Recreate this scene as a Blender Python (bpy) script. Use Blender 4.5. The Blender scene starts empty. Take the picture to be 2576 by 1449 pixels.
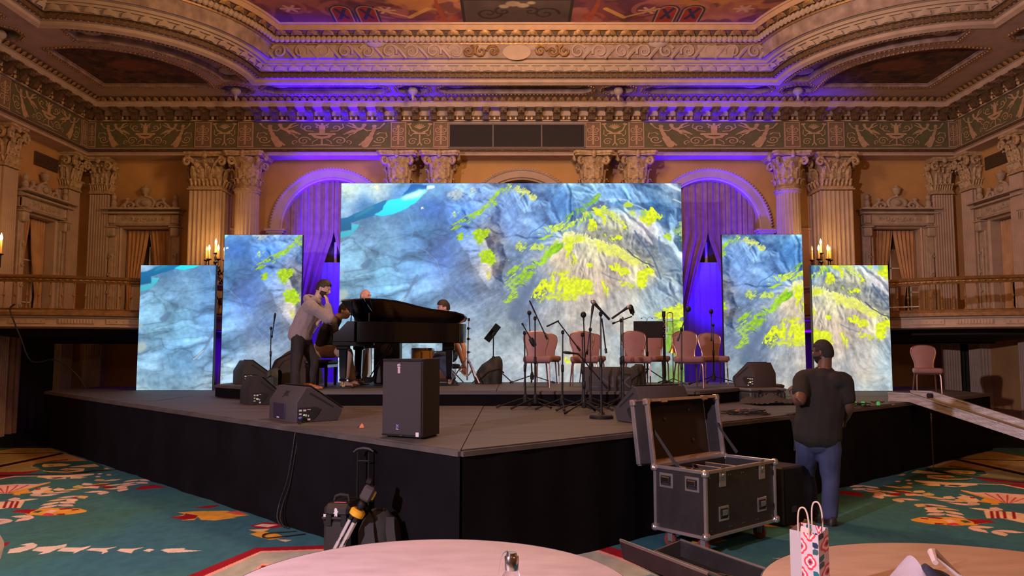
import bpy, bmesh, math, random
import numpy as np
from mathutils import Vector, Matrix, Euler
random.seed(7); RNG = np.random.RandomState(5)
sc = bpy.context.scene
COL = sc.collection
PI = math.pi
# ------------------------------------------------------------------ camera
FPX = 1935.0; CAMZ = 1.70; TILT = math.atan(159 / FPX)
cam = bpy.data.cameras.new('camera'); cam_o = bpy.data.objects.new('camera', cam); COL.objects.link(cam_o)
cam.sensor_width = 36; cam.lens = 36 * FPX / 2576; cam.clip_start = .05; cam.clip_end = 200
cam_o.location = (0, 0, CAMZ); cam_o.rotation_euler = (PI / 2 + TILT, 0, 0)
sc.camera = cam_o
# ------------------------------------------------------------------ world, exposure, lamps
vs = sc.view_settings
vs.view_transform = 'Standard'; vs.look = 'None'; vs.exposure = 0.0; vs.gamma = 1.0; vs.use_curve_mapping = False
world = bpy.data.worlds.new('world'); sc.world = world; world.use_nodes = True
world.node_tree.nodes['Background'].inputs[0].default_value = (1, .62, .38, 1)
world.node_tree.nodes['Background'].inputs[1].default_value = .012
def lamp(name, kind, loc, col, power, target=None, **kw):
    l = bpy.data.lights.new(name, kind); l.color = col; l.energy = power
    for k, v in kw.items(): setattr(l, k, v)
    o = bpy.data.objects.new(name, l); COL.objects.link(o); o.location = loc
    if target is not None:
        o.rotation_euler = (Vector(target) - Vector(loc)).to_track_quat('-Z', 'Y').to_euler()
    return o
# stage wash from the lighting tower behind the camera on the left, a weaker warm one on the right
lamp('stage_wash_light', 'SPOT', (-5.6, -1.2, 3.9), (1, .78, .95), 3600, (0.6, 8.0, .9), spot_size=1.45, spot_blend=.35, shadow_soft_size=.10)
lamp('stage_wash_light', 'SPOT', (5.8, -3.0, 5.4), (1, .64, .42), 300, (-1.5, 13, 1.6), spot_size=1.3, spot_blend=.5, shadow_soft_size=.15)
# warm fill lamps added out of view, standing for house lights
for (x, y, e) in ((-4.6, 4.5, 220), (5.0, 4.5, 170), (0.2, -1.0, 90)):
    lamp('house_fill_light', 'POINT', (x, y, 5.9), (1, .60 if x < 3 else .50, .33 if x < 3 else .24), e, shadow_soft_size=.5)
# cove light washing the painted ceiling
lamp('cove_light', 'POINT', (0.2, 11.0, 7.1), (1, .60, .30), 760, shadow_soft_size=.6)
# blue up-lights on the floor behind the screens
for (x, y, tx, ty, tz, p, sz) in ((-3.6, 17.1, -3.4, 18.6, 7.5, 5200, .95), (-6.0, 16.8, -4.9, 18.1, 7.5, 9500, .82), (4.75, 17.1, 5.1, 18.6, 7.5, 4200, .95), (6.5, 16.8, 6.0, 18.1, 7.5, 3600, .80)):
    lamp('uplight', 'SPOT', (x, y, .25), (.035, .0, 1), p, (tx, ty, tz), spot_size=sz, spot_blend=.9, shadow_soft_size=.08)
for (x, y, tx, tz, p) in ((-3.3, 16.4, -3.9, 2.0, 260), (4.0, 16.2, 4.6, 2.0, 300), (-5.75, 16.4, -5.75, 2.5, 150), (5.85, 16.2, 5.9, 2.5, 150)):
    lamp('floor_wash', 'SPOT', (x, y, .2), (.035, .0, 1), p, (tx, 18.4, tz), spot_size=1.5, spot_blend=.8, shadow_soft_size=.08)
# ------------------------------------------------------------------ where things stand
def ray(px, py):
    x = (px - 1288) / FPX; v = -(py - 724.5) / FPX
    return Vector((x, math.cos(TILT) - v * math.sin(TILT), math.sin(TILT) + v * math.cos(TILT)))
def PY(px, py, Y):
    r = ray(px, py); s = Y / r.y; return Vector((r.x * s, Y, CAMZ + r.z * s))
def PZ(px, py, z):
    r = ray(px, py); s = (z - CAMZ) / r.z; return Vector((r.x * s, r.y * s, z))
# ------------------------------------------------------------------ materials
MATS = {}
def mat(name, col, rough=.6, metal=0, var=.0, vscale=6, bump=0, bscale=40, emit=0, spec=.5, alpha=None, trans=0, coat=0, stretch=(1, 1, 1), sheen=0, col2=None):
    if name in MATS: return MATS[name]
    m = bpy.data.materials.new(name); m.use_nodes = True; MATS[name] = m
    nt = m.node_tree; b = nt.nodes['Principled BSDF']
    c = (*col, 1)
    b.inputs['Base Color'].default_value = c; b.inputs['Roughness'].default_value = rough; b.inputs['Metallic'].default_value = metal
    b.inputs['Specular IOR Level'].default_value = spec
    if trans: b.inputs['Transmission Weight'].default_value = trans
    if coat: b.inputs['Coat Weight'].default_value = coat
    if sheen: b.inputs['Sheen Weight'].default_value = sheen
    if emit:
        b.inputs['Emission Color'].default_value = c; b.inputs['Emission Strength'].default_value = emit
    if alpha is not None: b.inputs['Alpha'].default_value = alpha
    if var or bump or col2:
        tc = nt.nodes.new('ShaderNodeTexCoord'); mp = nt.nodes.new('ShaderNodeMapping'); mp.inputs['Scale'].default_value = stretch
        nt.links.new(tc.outputs['Object'], mp.inputs['Vector'])
    if var or col2:
        n = nt.nodes.new('ShaderNodeTexNoise'); n.inputs['Scale'].default_value = vscale; n.inputs['Detail'].default_value = 5
        nt.links.new(mp.outputs[0], n.inputs['Vector'])
        r = nt.nodes.new('ShaderNodeValToRGB'); r.color_ramp.elements[0].position = .3; r.color_ramp.elements[1].position = .7
        if col2:
            r.color_ramp.elements[0].color = c; r.color_ramp.elements[1].color = (*col2, 1)
        else:
            r.color_ramp.elements[0].color = tuple(max(0, x * (1 - var)) for x in col) + (1,)
            r.color_ramp.elements[1].color = tuple(min(1, x * (1 + var)) for x in col) + (1,)
        nt.links.new(n.outputs['Fac'], r.inputs[0]); nt.links.new(r.outputs[0], b.inputs['Base Color'])
    if bump:
        n2 = nt.nodes.new('ShaderNodeTexNoise'); n2.inputs['Scale'].default_value = bscale; n2.inputs['Detail'].default_value = 4
        nt.links.new(mp.outputs[0], n2.inputs['Vector'])
        bp = nt.nodes.new('ShaderNodeBump'); bp.inputs['Strength'].default_value = bump; bp.inputs['Distance'].default_value = .02
        nt.links.new(n2.outputs['Fac'], bp.inputs['Height']); nt.links.new(bp.outputs[0], b.inputs['Normal'])
    return m
def image_mat(name, arr, emit=0, rough=.7, bump=0, spec=.3):
    """arr: (h, w, 3) sRGB 0..1, row 0 at the top; the object's UV map places it"""
    h, w, _ = arr.shape
    im = bpy.data.images.new(name, w, h)
    px = np.ones((h, w, 4), np.float32); px[:, :, :3] = np.clip(arr[::-1], 0, 1)
    im.pixels.foreach_set(px.ravel()); im.update(); im.pack()
    m = bpy.data.materials.new(name); m.use_nodes = True; nt = m.node_tree; b = nt.nodes['Principled BSDF']
    t = nt.nodes.new('ShaderNodeTexImage'); t.image = im; t.extension = 'EXTEND'
    uv = nt.nodes.new('ShaderNodeUVMap'); nt.links.new(uv.outputs[0], t.inputs[0])
    b.inputs['Roughness'].default_value = rough; b.inputs['Specular IOR Level'].default_value = spec
    if emit:
        b.inputs['Base Color'].default_value = (.01, .01, .01, 1)
        nt.links.new(t.outputs[0], b.inputs['Emission Color']); b.inputs['Emission Strength'].default_value = emit
    else:
        nt.links.new(t.outputs[0], b.inputs['Base Color'])
        if bump:
            bp = nt.nodes.new('ShaderNodeBump'); bp.inputs['Strength'].default_value = bump; bp.inputs['Distance'].default_value = .02
            nt.links.new(t.outputs[0], bp.inputs['Height']); nt.links.new(bp.outputs[0], b.inputs['Normal'])
    MATS[name] = m
    return m
# ------------------------------------------------------------------ mesh builder
ID = Matrix.Identity(4)
def frame(p, q):
    """matrix whose z axis runs from p to q, origin at p"""
    d = (Vector(q) - Vector(p))
    if d.length < 1e-9: d = Vector((0, 0, 1))
    return Matrix.Translation(p) @ d.to_track_quat('Z', 'Y').to_matrix().to_4x4()
def TR(loc=(0, 0, 0), rz=0, rx=0, ry=0):
    return Matrix.Translation(loc) @ Euler((rx, ry, rz)).to_matrix().to_4x4()
class MB:
    def __init__(s): s.v = []; s.f = []; s.m = []; s.uv = None
    def add(s, vs_, fs, mat=0, mx=None):
        b = len(s.v)
        s.v += [tuple(mx @ Vector(p)) for p in vs_] if mx is not None else [tuple(p) for p in vs_]
        s.f += [tuple(i + b for i in f) for f in fs]; s.m += [mat] * len(fs); return s
    def box(s, c, d, mat=0, bev=0, mx=None):
        x, y, z = d[0] / 2, d[1] / 2, d[2] / 2; C = Vector(c)
        if bev <= 0:
            vs_ = [C + Vector((a * x, b * y, e * z)) for a in (-1, 1) for b in (-1, 1) for e in (-1, 1)]
            return s.add(vs_, [(0, 1, 3, 2), (4, 6, 7, 5), (0, 4, 5, 1), (2, 3, 7, 6), (0, 2, 6, 4), (1, 5, 7, 3)], mat, mx)
        b = min(bev, x * .98, y * .98, z * .98)
        vs_ = []; idx = {}
        for a in (-1, 1):
            for e in (-1, 1):
                for g in (-1, 1):
                    for k in range(3):
                        p = [a * (x - b), e * (y - b), g * (z - b)]
                        p[k] = (a * x, e * y, g * z)[k]
                        idx[(a, e, g, k)] = len(vs_); vs_.append(C + Vector(p))
        I = lambda a, e, g, k: idx[(a, e, g, k)]
        fs = []
        for a in (-1, 1):
            q = [I(a, -1, -1, 0), I(a, 1, -1, 0), I(a, 1, 1, 0), I(a, -1, 1, 0)]; fs.append(tuple(q if a > 0 else q[::-1]))
            q = [I(-1, a, -1, 1), I(-1, a, 1, 1), I(1, a, 1, 1), I(1, a, -1, 1)]; fs.append(tuple(q if a > 0 else q[::-1]))
            q = [I(-1, -1, a, 2), I(1, -1, a, 2), I(1, 1, a, 2), I(-1, 1, a, 2)]; fs.append(tuple(q if a > 0 else q[::-1]))
        for a in (-1, 1):
            for e in (-1, 1):
                for (k0, k1, mk) in ((0, 1, lambda a, e, g: (a, e, g)), (0, 2, lambda a, e, g: (a, g, e)), (1, 2, lambda a, e, g: (g, a, e))):
                    q = [I(*mk(a, e, -1), k0), I(*mk(a, e, -1), k1), I(*mk(a, e, 1), k1), I(*mk(a, e, 1), k0)]
                    n = (vs_[q[1]] - vs_[q[0]]).cross(vs_[q[2]] - vs_[q[1]])
                    ce = sum((vs_[i] for i in q), Vector()) / 4 - C
                    fs.append(tuple(q if n.dot(ce) > 0 else q[::-1]))
        for a in (-1, 1):
            for e in (-1, 1):
                for g in (-1, 1):
                    t = (I(a, e, g, 0), I(a, e, g, 1), I(a, e, g, 2)); fs.append(t if a * e * g > 0 else t[::-1])
        return s.add(vs_, fs, mat, mx)
    def lathe(s, prof, n=16, mat=0, mx=None, a0=0, a1=2 * PI, caps=True, flute=None):
        full = abs(a1 - a0 - 2 * PI) < 1e-6; k = n if full else n + 1
        vs_ = []
        for (r, z) in prof:
            for i in range(k):
                a = a0 + (a1 - a0) * i / n
                rr = r * (flute(i) if flute else 1)
                vs_.append((rr * math.cos(a), rr * math.sin(a), z))
        fs = []
        for j in range(len(prof) - 1):
            for i in range(n):
                i2 = (i + 1) % k
                fs.append((j * k + i, j * k + i2, (j + 1) * k + i2, (j + 1) * k + i))
        if caps and full:
            if prof[0][0] > 1e-4: fs.append(tuple(range(k))[::-1])
            if prof[-1][0] > 1e-4: fs.append(tuple((len(prof) - 1) * k + i for i in range(k)))
        return s.add(vs_, fs, mat, mx)
    def bar(s, p, q, r, r2=None, n=8, mat=0):
        L = (Vector(q) - Vector(p)).length
        return s.lathe([(r, 0), (r if r2 is None else r2, L)], n, mat, frame(p, q))
    def tube(s, pts, r, n=6, mat=0, closed=False, mx=None):
        P = [Vector(p) for p in pts]; N = len(P); up = Vector((0, 0, 1)); vs_ = []
        prev = None
        for i in range(N):
            a = P[(i - 1) % N] if (i > 0 or closed) else P[i]; b = P[(i + 1) % N] if (i < N - 1 or closed) else P[i]
            t = (b - a).normalized() if (b - a).length > 1e-9 else Vector((0, 0, 1))
            if prev is None:
                x = t.cross(up)
                if x.length < .1: x = t.cross(Vector((1, 0, 0)))
            else: x = prev - t * prev.dot(t)
            x.normalize(); prev = x; y = t.cross(x)
            rr = r[i] if isinstance(r, (list, tuple)) else r
            for k in range(n):
                a_ = 2 * PI * k / n; vs_.append(P[i] + (x * math.cos(a_) + y * math.sin(a_)) * rr)
        fs = []
        for i in range(N if closed else N - 1):
            i2 = (i + 1) % N
            for k in range(n):
                k2 = (k + 1) % n; fs.append((i * n + k, i2 * n + k, i2 * n + k2, i * n + k2)[::-1])
        if not closed:
            fs.append(tuple(range(n))); fs.append(tuple((N - 1) * n + k for k in range(n))[::-1])
        return s.add(vs_, [f[::-1] for f in fs], mat, mx)
    def prism(s, poly, z0, z1, mat=0, mx=None):
        n = len(poly)
        A = sum(poly[i][0] * poly[(i + 1) % n][1] - poly[(i + 1) % n][0] * poly[i][1] for i in range(n))
        if A < 0: poly = poly[::-1]
        vs_ = [(x, y, z0) for x, y in poly] + [(x, y, z1) for x, y in poly]
        fs = [tuple(range(n))[::-1], tuple(range(n, 2 * n))] + [(i, (i + 1) % n, n + (i + 1) % n, n + i) for i in range(n)]
        return s.add(vs_, fs, mat, mx)
    def ell(s, c, r, nu=14, nv=8, mat=0, mx=None):
        prof = [(math.sin(PI * j / nv), -math.cos(PI * j / nv)) for j in range(nv + 1)]
        S = Matrix.Translation(c) @ Matrix.Diagonal((*(r if hasattr(r, '__len__') else (r, r, r)), 1))
        return s.lathe([(max(a, 1e-5), b) for a, b in prof], nu, mat, (mx @ S) if mx is not None else S, caps=False)
    def grid(s, fn, nu, nv, mat=0, mx=None, flip=False, uv=False):
        vs_ = [fn(i / nu, j / nv) for j in range(nv + 1) for i in range(nu + 1)]
        fs = []
        for j in range(nv):
            for i in range(nu):
                q = (j * (nu + 1) + i, j * (nu + 1) + i + 1, (j + 1) * (nu + 1) + i + 1, (j + 1) * (nu + 1) + i)
                fs.append(q[::-1] if flip else q)
        return s.add(vs_, fs, mat, mx)
    def loft(s, rows, mat=0, closed=False, flip=False, mx=None):
        n = len(rows[0]); vs_ = [p for r in rows for p in r]; fs = []
        for j in range(len(rows) - 1):
            for i in range(n if closed else n - 1):
                q = (j * n + i, j * n + (i + 1) % n, (j + 1) * n + (i + 1) % n, (j + 1) * n + i)
                fs.append(q[::-1] if flip else q)
        return s.add(vs_, fs, mat, mx)
    def xf(s, mx):
        s.v = [tuple(mx @ Vector(p)) for p in s.v]; return s
    def mesh(s, name, mats, smooth=35):
        me = bpy.data.meshes.new(name); me.from_pydata(s.v, [], s.f)
        for m in (mats if isinstance(mats, (list, tuple)) else [mats]): me.materials.append(m)
        if any(s.m): me.polygons.foreach_set('material_index', s.m)
        if smooth:
            me.polygons.foreach_set('use_smooth', [True] * len(me.polygons)); me.update()
            me.set_sharp_from_angle(angle=math.radians(smooth))
        me.update(); return me
    def obj(s, name, mats, parent=None, smooth=35, loc=None):
        o = bpy.data.objects.new(name, s.mesh(name, mats, smooth)); COL.objects.link(o)
        if parent is not None: o.parent = parent
        if loc is not None: o.location = loc
        return o
def uv_by(o, fn):
    me = o.data; l = me.uv_layers.new(name='UVMap')
    for lp in me.loops:
        l.data[lp.index].uv = fn(me.vertices[lp.vertex_index].co)
def thing(name, label, cat, loc=(0, 0, 0), rz=0, group=None):
    o = bpy.data.objects.new(name, None); COL.objects.link(o); o.empty_display_size = .1
    o.location = loc; o.rotation_euler = (0, 0, rz); return tag(o, label, cat, group)
def tag(o, label=None, cat=None, group=None, kind=None):
    if label: o['label'] = label
    if cat: o['category'] = cat
    if group: o['group'] = group
    if kind: o['kind'] = kind
    return o
def struct(o, **k):
    o['kind'] = 'structure'; return o
def link(name, me, parent=None, mx=None):
    o = bpy.data.objects.new(name, me); COL.objects.link(o)
    if parent is not None: o.parent = parent
    if mx is not None: o.matrix_local = mx
    return o
KIDS = {}
def dup(root, loc, rz, label, group=None):
    kids = {}
    for o in COL.objects:
        if o.parent: kids.setdefault(o.parent.name, []).append(o)
    def rec(o, par):
        c = o.copy(); COL.objects.link(c)
        if par is not None: c.parent = par
        for k in kids.get(o.name, []): rec(k, c)
        return c
    r = rec(root, None); r.location = loc; r.rotation_euler = (0, 0, rz); r['label'] = label
    if group: r['group'] = group
    return r
def lerp(a, b, t): return a + (b - a) * t
# ------------------------------------------------------------------ painted patterns (computed here, used as flat print)
def nz(h, w, cells, oct=4, seed=0, asp=1.0):
    """smooth value noise 0..1"""
    r = np.random.RandomState(seed); out = np.zeros((h, w)); a = 1; t = 0
    for o in range(oct):
        ny = max(2, int(cells * h / w * asp * 2 ** o)) + 3; nx = int(cells * 2 ** o) + 3
        g = r.rand(ny, nx)
        yy = np.linspace(0, ny - 2.001, h); xx = np.linspace(0, nx - 2.001, w)
        y0 = yy.astype(int); x0 = xx.astype(int); fy = (yy - y0)[:, None]; fx = (xx - x0)[None]
        fy = fy * fy * (3 - 2 * fy); fx = fx * fx * (3 - 2 * fx)
        v = g[y0][:, x0] * (1 - fy) * (1 - fx) + g[y0][:, x0 + 1] * (1 - fy) * fx + g[y0 + 1][:, x0] * fy * (1 - fx) + g[y0 + 1][:, x0 + 1] * fy * fx
        out += v * a; t += a; a *= .55
    return out / t
def polymask(h, w, poly, soft=0.0):
    P = np.array(poly, float); x0, y0 = np.floor(P.min(0) - 2).astype(int); x1, y1 = np.ceil(P.max(0) + 2).astype(int)
    x0, y0, x1, y1 = max(0, x0), max(0, y0), min(w, x1), min(h, y1)
    m = np.zeros((h, w), np.float32)
    if x1 <= x0 or y1 <= y0: return m
    X, Y = np.meshgrid(np.arange(x0, x1) + .5, np.arange(y0, y1) + .5)
    ins = np.zeros(X.shape, bool); n = len(P)
    for i in range(n):
        ax, ay = P[i]; bx, by = P[(i + 1) % n]
        if ay == by: continue
        c = (ay > Y) != (by > Y)
        ins ^= c & (X < (bx - ax) * (Y - ay) / (by - ay) + ax)
    m[y0:y1, x0:x1] = ins
    return blur(m, soft) if soft else m
def paint(img, poly, col, a=1):
    h, w, _ = img.shape; P = np.array(poly, float); x0, y0 = np.floor(P.min(0) - 2).astype(int); x1, y1 = np.ceil(P.max(0) + 2).astype(int)
    x0, y0, x1, y1 = max(0, x0), max(0, y0), min(w, x1), min(h, y1)
    if x1 <= x0 or y1 <= y0: return
    m = polymask(y1 - y0, x1 - x0, P - (x0, y0)) * a
    sub = img[y0:y1, x0:x1]; mix(sub, m, col)
def blur(a, r):
    r = int(max(1, r))
    for ax in (0, 1):
        for _ in range(2):
            c = np.cumsum(np.pad(a, [(r + 1, r) if k == ax else (0, 0) for k in range(2)], mode='edge'), axis=ax)
            n = a.shape[ax]
            a = (np.take(c, np.arange(2 * r + 1, 2 * r + 1 + n), axis=ax) - np.take(c, np.arange(0, n), axis=ax)) / (2 * r + 1)
    return a
def stroke(m, pts, w0, w1=None):
    """tapered line drawn into mask m by max()"""
    h, w = m.shape; P = np.array(pts, float); w1 = w0 if w1 is None else w1
    n = len(P) - 1
    for i in range(n):
        a, b = P[i], P[i + 1]; r = lerp(w0, w1, (i + .5) / n) / 2
        x0 = int(max(0, min(a[0], b[0]) - r - 2)); x1 = int(min(w, max(a[0], b[0]) + r + 3)); y0 = int(max(0, min(a[1], b[1]) - r - 2)); y1 = int(min(h, max(a[1], b[1]) + r + 3))
        if x1 <= x0 or y1 <= y0: continue
        X, Y = np.meshgrid(np.arange(x0, x1) + .5, np.arange(y0, y1) + .5)
        d = b - a; L = max(1e-6, d @ d); t = np.clip(((X - a[0]) * d[0] + (Y - a[1]) * d[1]) / L, 0, 1)
        D = np.hypot(X - a[0] - t * d[0], Y - a[1] - t * d[1])
        m[y0:y1, x0:x1] = np.maximum(m[y0:y1, x0:x1], np.clip(r + .5 - D, 0, 1))
def spiral(cx, cy, r, turns, a0, sgn=1, n=40, r1=.08):
    return [(cx + lerp(r, r * r1, t) * math.cos(a0 + sgn * 2 * PI * turns * t), cy + lerp(r, r * r1, t) * math.sin(a0 + sgn * 2 * PI * turns * t)) for t in np.linspace(0, 1, n)]
def mix(img, m, c):
    m = m[..., None]; c = np.array(c, float)
    img[:] = img * (1 - m) + c * m
def hexc(r, g, b): return np.array([r, g, b]) / 255.
# ---- landscape shown on the LED screens (854 x 505 units, drawn 1.6 times as large)
def led_landscape():
    S = 1.6; w, h = int(854 * S), int(505 * S)
    X, Y = np.meshgrid(np.arange(w) / S, np.arange(h) / S)
    cp = [(20,20,185,215,222),(90,15,175,205,215),(150,40,95,155,215),(60,60,85,145,205),(0,60,140,185,220),(230,15,110,165,215),(230,60,75,125,200),(300,25,125,165,215),(300,70,80,130,205),(300,120,88,132,200),(200,120,95,150,205),(110,140,125,175,218),(50,205,130,185,220),(100,225,120,180,218),(180,200,105,155,205),(250,180,92,128,195),(330,150,120,150,195),(375,140,180,175,180),(420,70,105,145,205),(480,60,110,155,210),(500,110,95,140,200),(430,110,100,135,190),(560,50,85,145,210),(600,20,120,175,220),(700,30,110,165,220),(780,60,95,155,210),(840,20,195,222,245),(820,75,125,172,215),(845,180,150,175,195),(760,110,190,185,190),(690,110,185,185,165),(640,150,205,200,165),(560,190,190,175,155),(590,240,188,170,150),(640,250,188,170,155),(600,330,182,176,170),(700,330,180,176,172),(520,340,165,168,172),(480,275,98,118,148),(455,322,110,125,150),(420,360,140,155,165),(400,240,105,125,155),(300,260,112,142,188),(300,330,155,178,202),(200,300,118,162,205),(100,300,112,166,210),(50,350,135,182,215),(20,410,180,215,225),(200,380,165,195,212),(350,420,188,202,212),(450,430,180,190,198),(600,420,192,188,182),(700,400,172,182,186),(770,330,165,182,190),(800,280,150,172,190),(810,420,150,168,178),(750,470,150,160,165),(840,480,110,150,85),(300,490,182,198,208),(600,490,172,180,186),(100,450,165,195,210),(745,215,190,185,160),(700,215,180,165,155),(430,180,95,120,155),(380,210,190,180,175)]
    num = np.zeros((h, w, 3)); den = np.zeros((h, w))
    ys = np.linspace(0, 504, 80); xs = np.linspace(0, 853, 130); GX, GY = np.meshgrid(xs, ys)
    n_ = np.zeros((80, 130, 3)); d_ = np.zeros((80, 130))
    for (x, y, r, g, b) in cp:
        k = 1 / ((GX - x) ** 2 + (GY - y) ** 2 + 90) ** 1.7
        n_ += k[..., None] * hexc(r, g, b); d_ += k
    low = n_ / d_[..., None]
    iy = Y / 505 * 79; ix = X / 854 * 129; y0 = np.minimum(iy.astype(int), 78); x0 = np.minimum(ix.astype(int), 128); fy = (iy - y0)[..., None]; fx = (ix - x0)[..., None]
    wob = (nz(h, w, 14, 3, 3) - .5)
    img = low[y0, x0] * (1 - fy) * (1 - fx) + low[y0, x0 + 1] * (1 - fy) * fx + low[y0 + 1, x0] * fy * (1 - fx) + low[y0 + 1, x0 + 1] * fy * fx
    # flow: radial below the two peaks, sweeping diagonals on the left
    ang = np.full((h, w), -.12)
    def blend(a, m): ang[:] = ang * (1 - m) + a * m
    sm = lambda v: np.clip(v, 0, 1) ** 2 * (3 - 2 * np.clip(v, 0, 1))
    blend(-.62, sm((X - 170) / 130)); blend(-.95 + (X - 430) / 600, sm((X - 330) / 100) * sm((330 - Y) / 200))
    rad = np.arctan2(Y - 55, X - 625); rad = np.where(rad < 0, rad + PI, rad)
    blend(rad, sm((X - 455 + (Y - 200) * .35) / 60) * sm((Y - 40) / 60))
    blend(1.15, sm((X - 700 - (Y - 100) * .45) / 40) * sm((260 - Y) / 100))
    blend(-.55, sm((X - 640) / 120) * sm((Y - 300) / 60)); blend(-.55, sm((Y - 380) / 60) * sm((X - 150) / 100) * (1 - sm((X - 440) / 100)))
    ang += (nz(h, w, 6, 2, 11) - .5) * (.9 - .5 * sm((X - 430) / 120))
    cx, sx = np.cos(ang), np.sin(ang)
    def lic(noise, L):
        acc = noise.copy(); k = 1
        for sgn in (-1, 1):
            px, py = np.meshgrid(np.arange(w, dtype=np.float32), np.arange(h, dtype=np.float32))
            for i in range(L):
                ii = np.clip(py, 0, h - 1).astype(int); jj = np.clip(px, 0, w - 1).astype(int)
                px = px + sgn * 1.5 * cx[ii, jj]; py = py + sgn * 1.5 * sx[ii, jj]
                acc += noise[np.clip(py, 0, h - 1).astype(int), np.clip(px, 0, w - 1).astype(int)]; k += 1
        acc /= k; return (acc - acc.mean()) / acc.std()
    f1 = lic(blur(np.random.RandomState(1).rand(h, w), 1), 6); f2 = lic(blur(np.random.RandomState(2).rand(h, w), 5), 16); f3 = lic(blur(np.random.RandomState(4).rand(h, w), 16), 26)
    rough = (.3 + .7 * sm((X - 230) / 120)) * (1 - .45 * sm((Y - 300) / 90)); grit = nz(h, w, 110, 2, 6) - .5; cl = nz(h, w, 22, 4, 8) - .5
    img *= 1 + ((f1 * .030 + f2 * .040 + f3 * .055) * rough + wob * .10 + cl * .20 + grit * .20)[..., None]
    tint = np.clip(f3 * .35 + cl * 2, -1, 1)[..., None] * sm((X - 380) / 150)[..., None]; img += tint * np.array([.035, .012, -.03])
    C = lambda pts, sc_=(5.574, 0, 0): [((x / sc_[0] + sc_[1]) * S, (y / sc_[0] + sc_[2]) * S) for x, y in pts]
    A1 = (5.574, -19, -21); A2 = (5.574, 421, -21); A3 = (5.574, -19, 179); A4 = (5.574, 421, 179); Q = (1, 0, 0)
    gr2 = nz(h, w, 150, 2, 43) - .5; brk = np.clip((f1 * .6 + f2 * .8 + .55) * 1.3, 0, 1)
    wx = (nz(h, w, 40, 3, 21) - .5) * 14 * S; wy = (nz(h, w, 40, 3, 22) - .5) * 14 * S
    def warp(m, k=1.0):
        ii = np.clip(np.arange(h)[:, None] + wy * k, 0, h - 1).astype(int); jj = np.clip(np.arange(w)[None] + wx * k, 0, w - 1).astype(int)
        return m[ii, jj]
    def area(pts, sys, col, a=1, soft=2, k=.6, tex=None):
        if tex is not None or k >= .7:
            m = warp(polymask(h, w, C(pts, sys), 5 * S), k); g = (tex if tex is not None else np.clip(brk + .25, 0, 1))
            m = np.clip((m * (1.15 + .25 * (tex is None)) + (g - .62) * .85 + gr2 * .55 - .42) * 4.5, 0, 1) * np.clip(m * 5, 0, 1) * a
            mix(img, m, hexc(*col) * (1 - .12)); mix(img, np.clip(m * (.5 + gr2 * 2.2), 0, 1), np.minimum(1, hexc(*col) * 1.06)); return
        m = warp(polymask(h, w, C(pts, sys), soft * S), k) * a
        mix(img, np.clip(m, 0, 1), hexc(*col))
    # terrain: ridge lines with falling flanks and gullies, shaded from the upper right
    hf = np.full((h // 2, w // 2), -1.0); hx, hy = np.meshgrid(np.arange(w // 2) * 2 / S, np.arange(h // 2) * 2 / S)
    hx = hx + (nz(h // 2, w // 2, 26, 3, 91) - .5) * 22; hy = hy + (nz(h // 2, w // 2, 26, 3, 92) - .5) * 22
    rr = np.random.RandomState(77)
    for ri, (pl, sl) in enumerate(((([(565, 134, 1.0), (600, 131, 1.05), (640, 150, .95), (708, 173, .8), (744, 191, .7), (778, 225, .5)]), .0052), ([(480, 126, .25), (547, 105, .5), (600, 84, .8), (654, 58, 1.05), (700, 66, .95), (745, 95, .7), (800, 170, .3)], .0075), ([(560, 85, .5), (618, 48, .8), (654, 26, 1.0), (720, -10, 1.1)], .0065), ([(330, 90, .3), (385, 42, .7), (410, 15, .9), (440, 2, .95), (480, 35, .7), (505, 75, .3)], .0070), ([(385, 60, .65), (352, 118, .6), (378, 172, .55), (384, 235, .3)], .011), ([(562, 137, 1.0), (548, 152, .85), (512, 180, .6), (430, 236, .3)], .010), ([(720, 60, .9), (765, 75, .85), (800, 110, .6), (815, 130, .4)], .010), ([(840, 100, .7), (830, 140, .6), (846, 165, .5)], .014), ([(300, 60, .35), (340, 25, .5), (400, 40, .3)], .010), ([(780, 330, .4), (854, 300, .6), (880, 290, .6)], .006))):
        off = 0
        for (x0_, y0_, z0_), (x1_, y1_, z1_) in zip(pl[:-1], pl[1:]):
            dx, dy = x1_ - x0_, y1_ - y0_; L2 = dx * dx + dy * dy; t = np.clip(((hx - x0_) * dx + (hy - y0_) * dy) / L2, 0, 1)
            ex, ey = hx - x0_ - t * dx, hy - y0_ - t * dy; d = np.hypot(ex, ey); th = np.arctan2(ey, ex)
            q = off + t * math.sqrt(L2); off += math.sqrt(L2)
            gul = np.interp((q * .11 + th * 3.0 + ri * 37) % 200, np.arange(200), rr.rand(200)) + .6 * np.interp((q * .3 + th * 8 + ri * 11) % 200, np.arange(200), rr.rand(200))
            hf = np.maximum(hf, z0_ + (z1_ - z0_) * t - sl * d + (gul - .8) * .0032 * np.minimum(d, 45))
    hf = np.maximum(hf, -.08 + .10 * nz(h // 2, w // 2, 12, 4, 95)); gy, gx = np.gradient(blur(hf, 1)); sh = np.clip((-gx * .75 + gy * .62) * 95, -1.3, 1.3) * -1
    sh = np.repeat(np.repeat(sh, 2, 0), 2, 1); sh = np.pad(sh, ((0, h - sh.shape[0]), (0, w - sh.shape[1])), mode='edge'); sh = sh * sm((X - 215 - (Y - 120) * .25) / 110) * (.45 + .55 * sm((330 - Y) / 110))
    hz_ = np.repeat(np.repeat(blur(hf, 7), 2, 0), 2, 1); hz_ = np.pad(hz_, ((0, h - hz_.shape[0]), (0, w - hz_.shape[1])), mode='edge')
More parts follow.
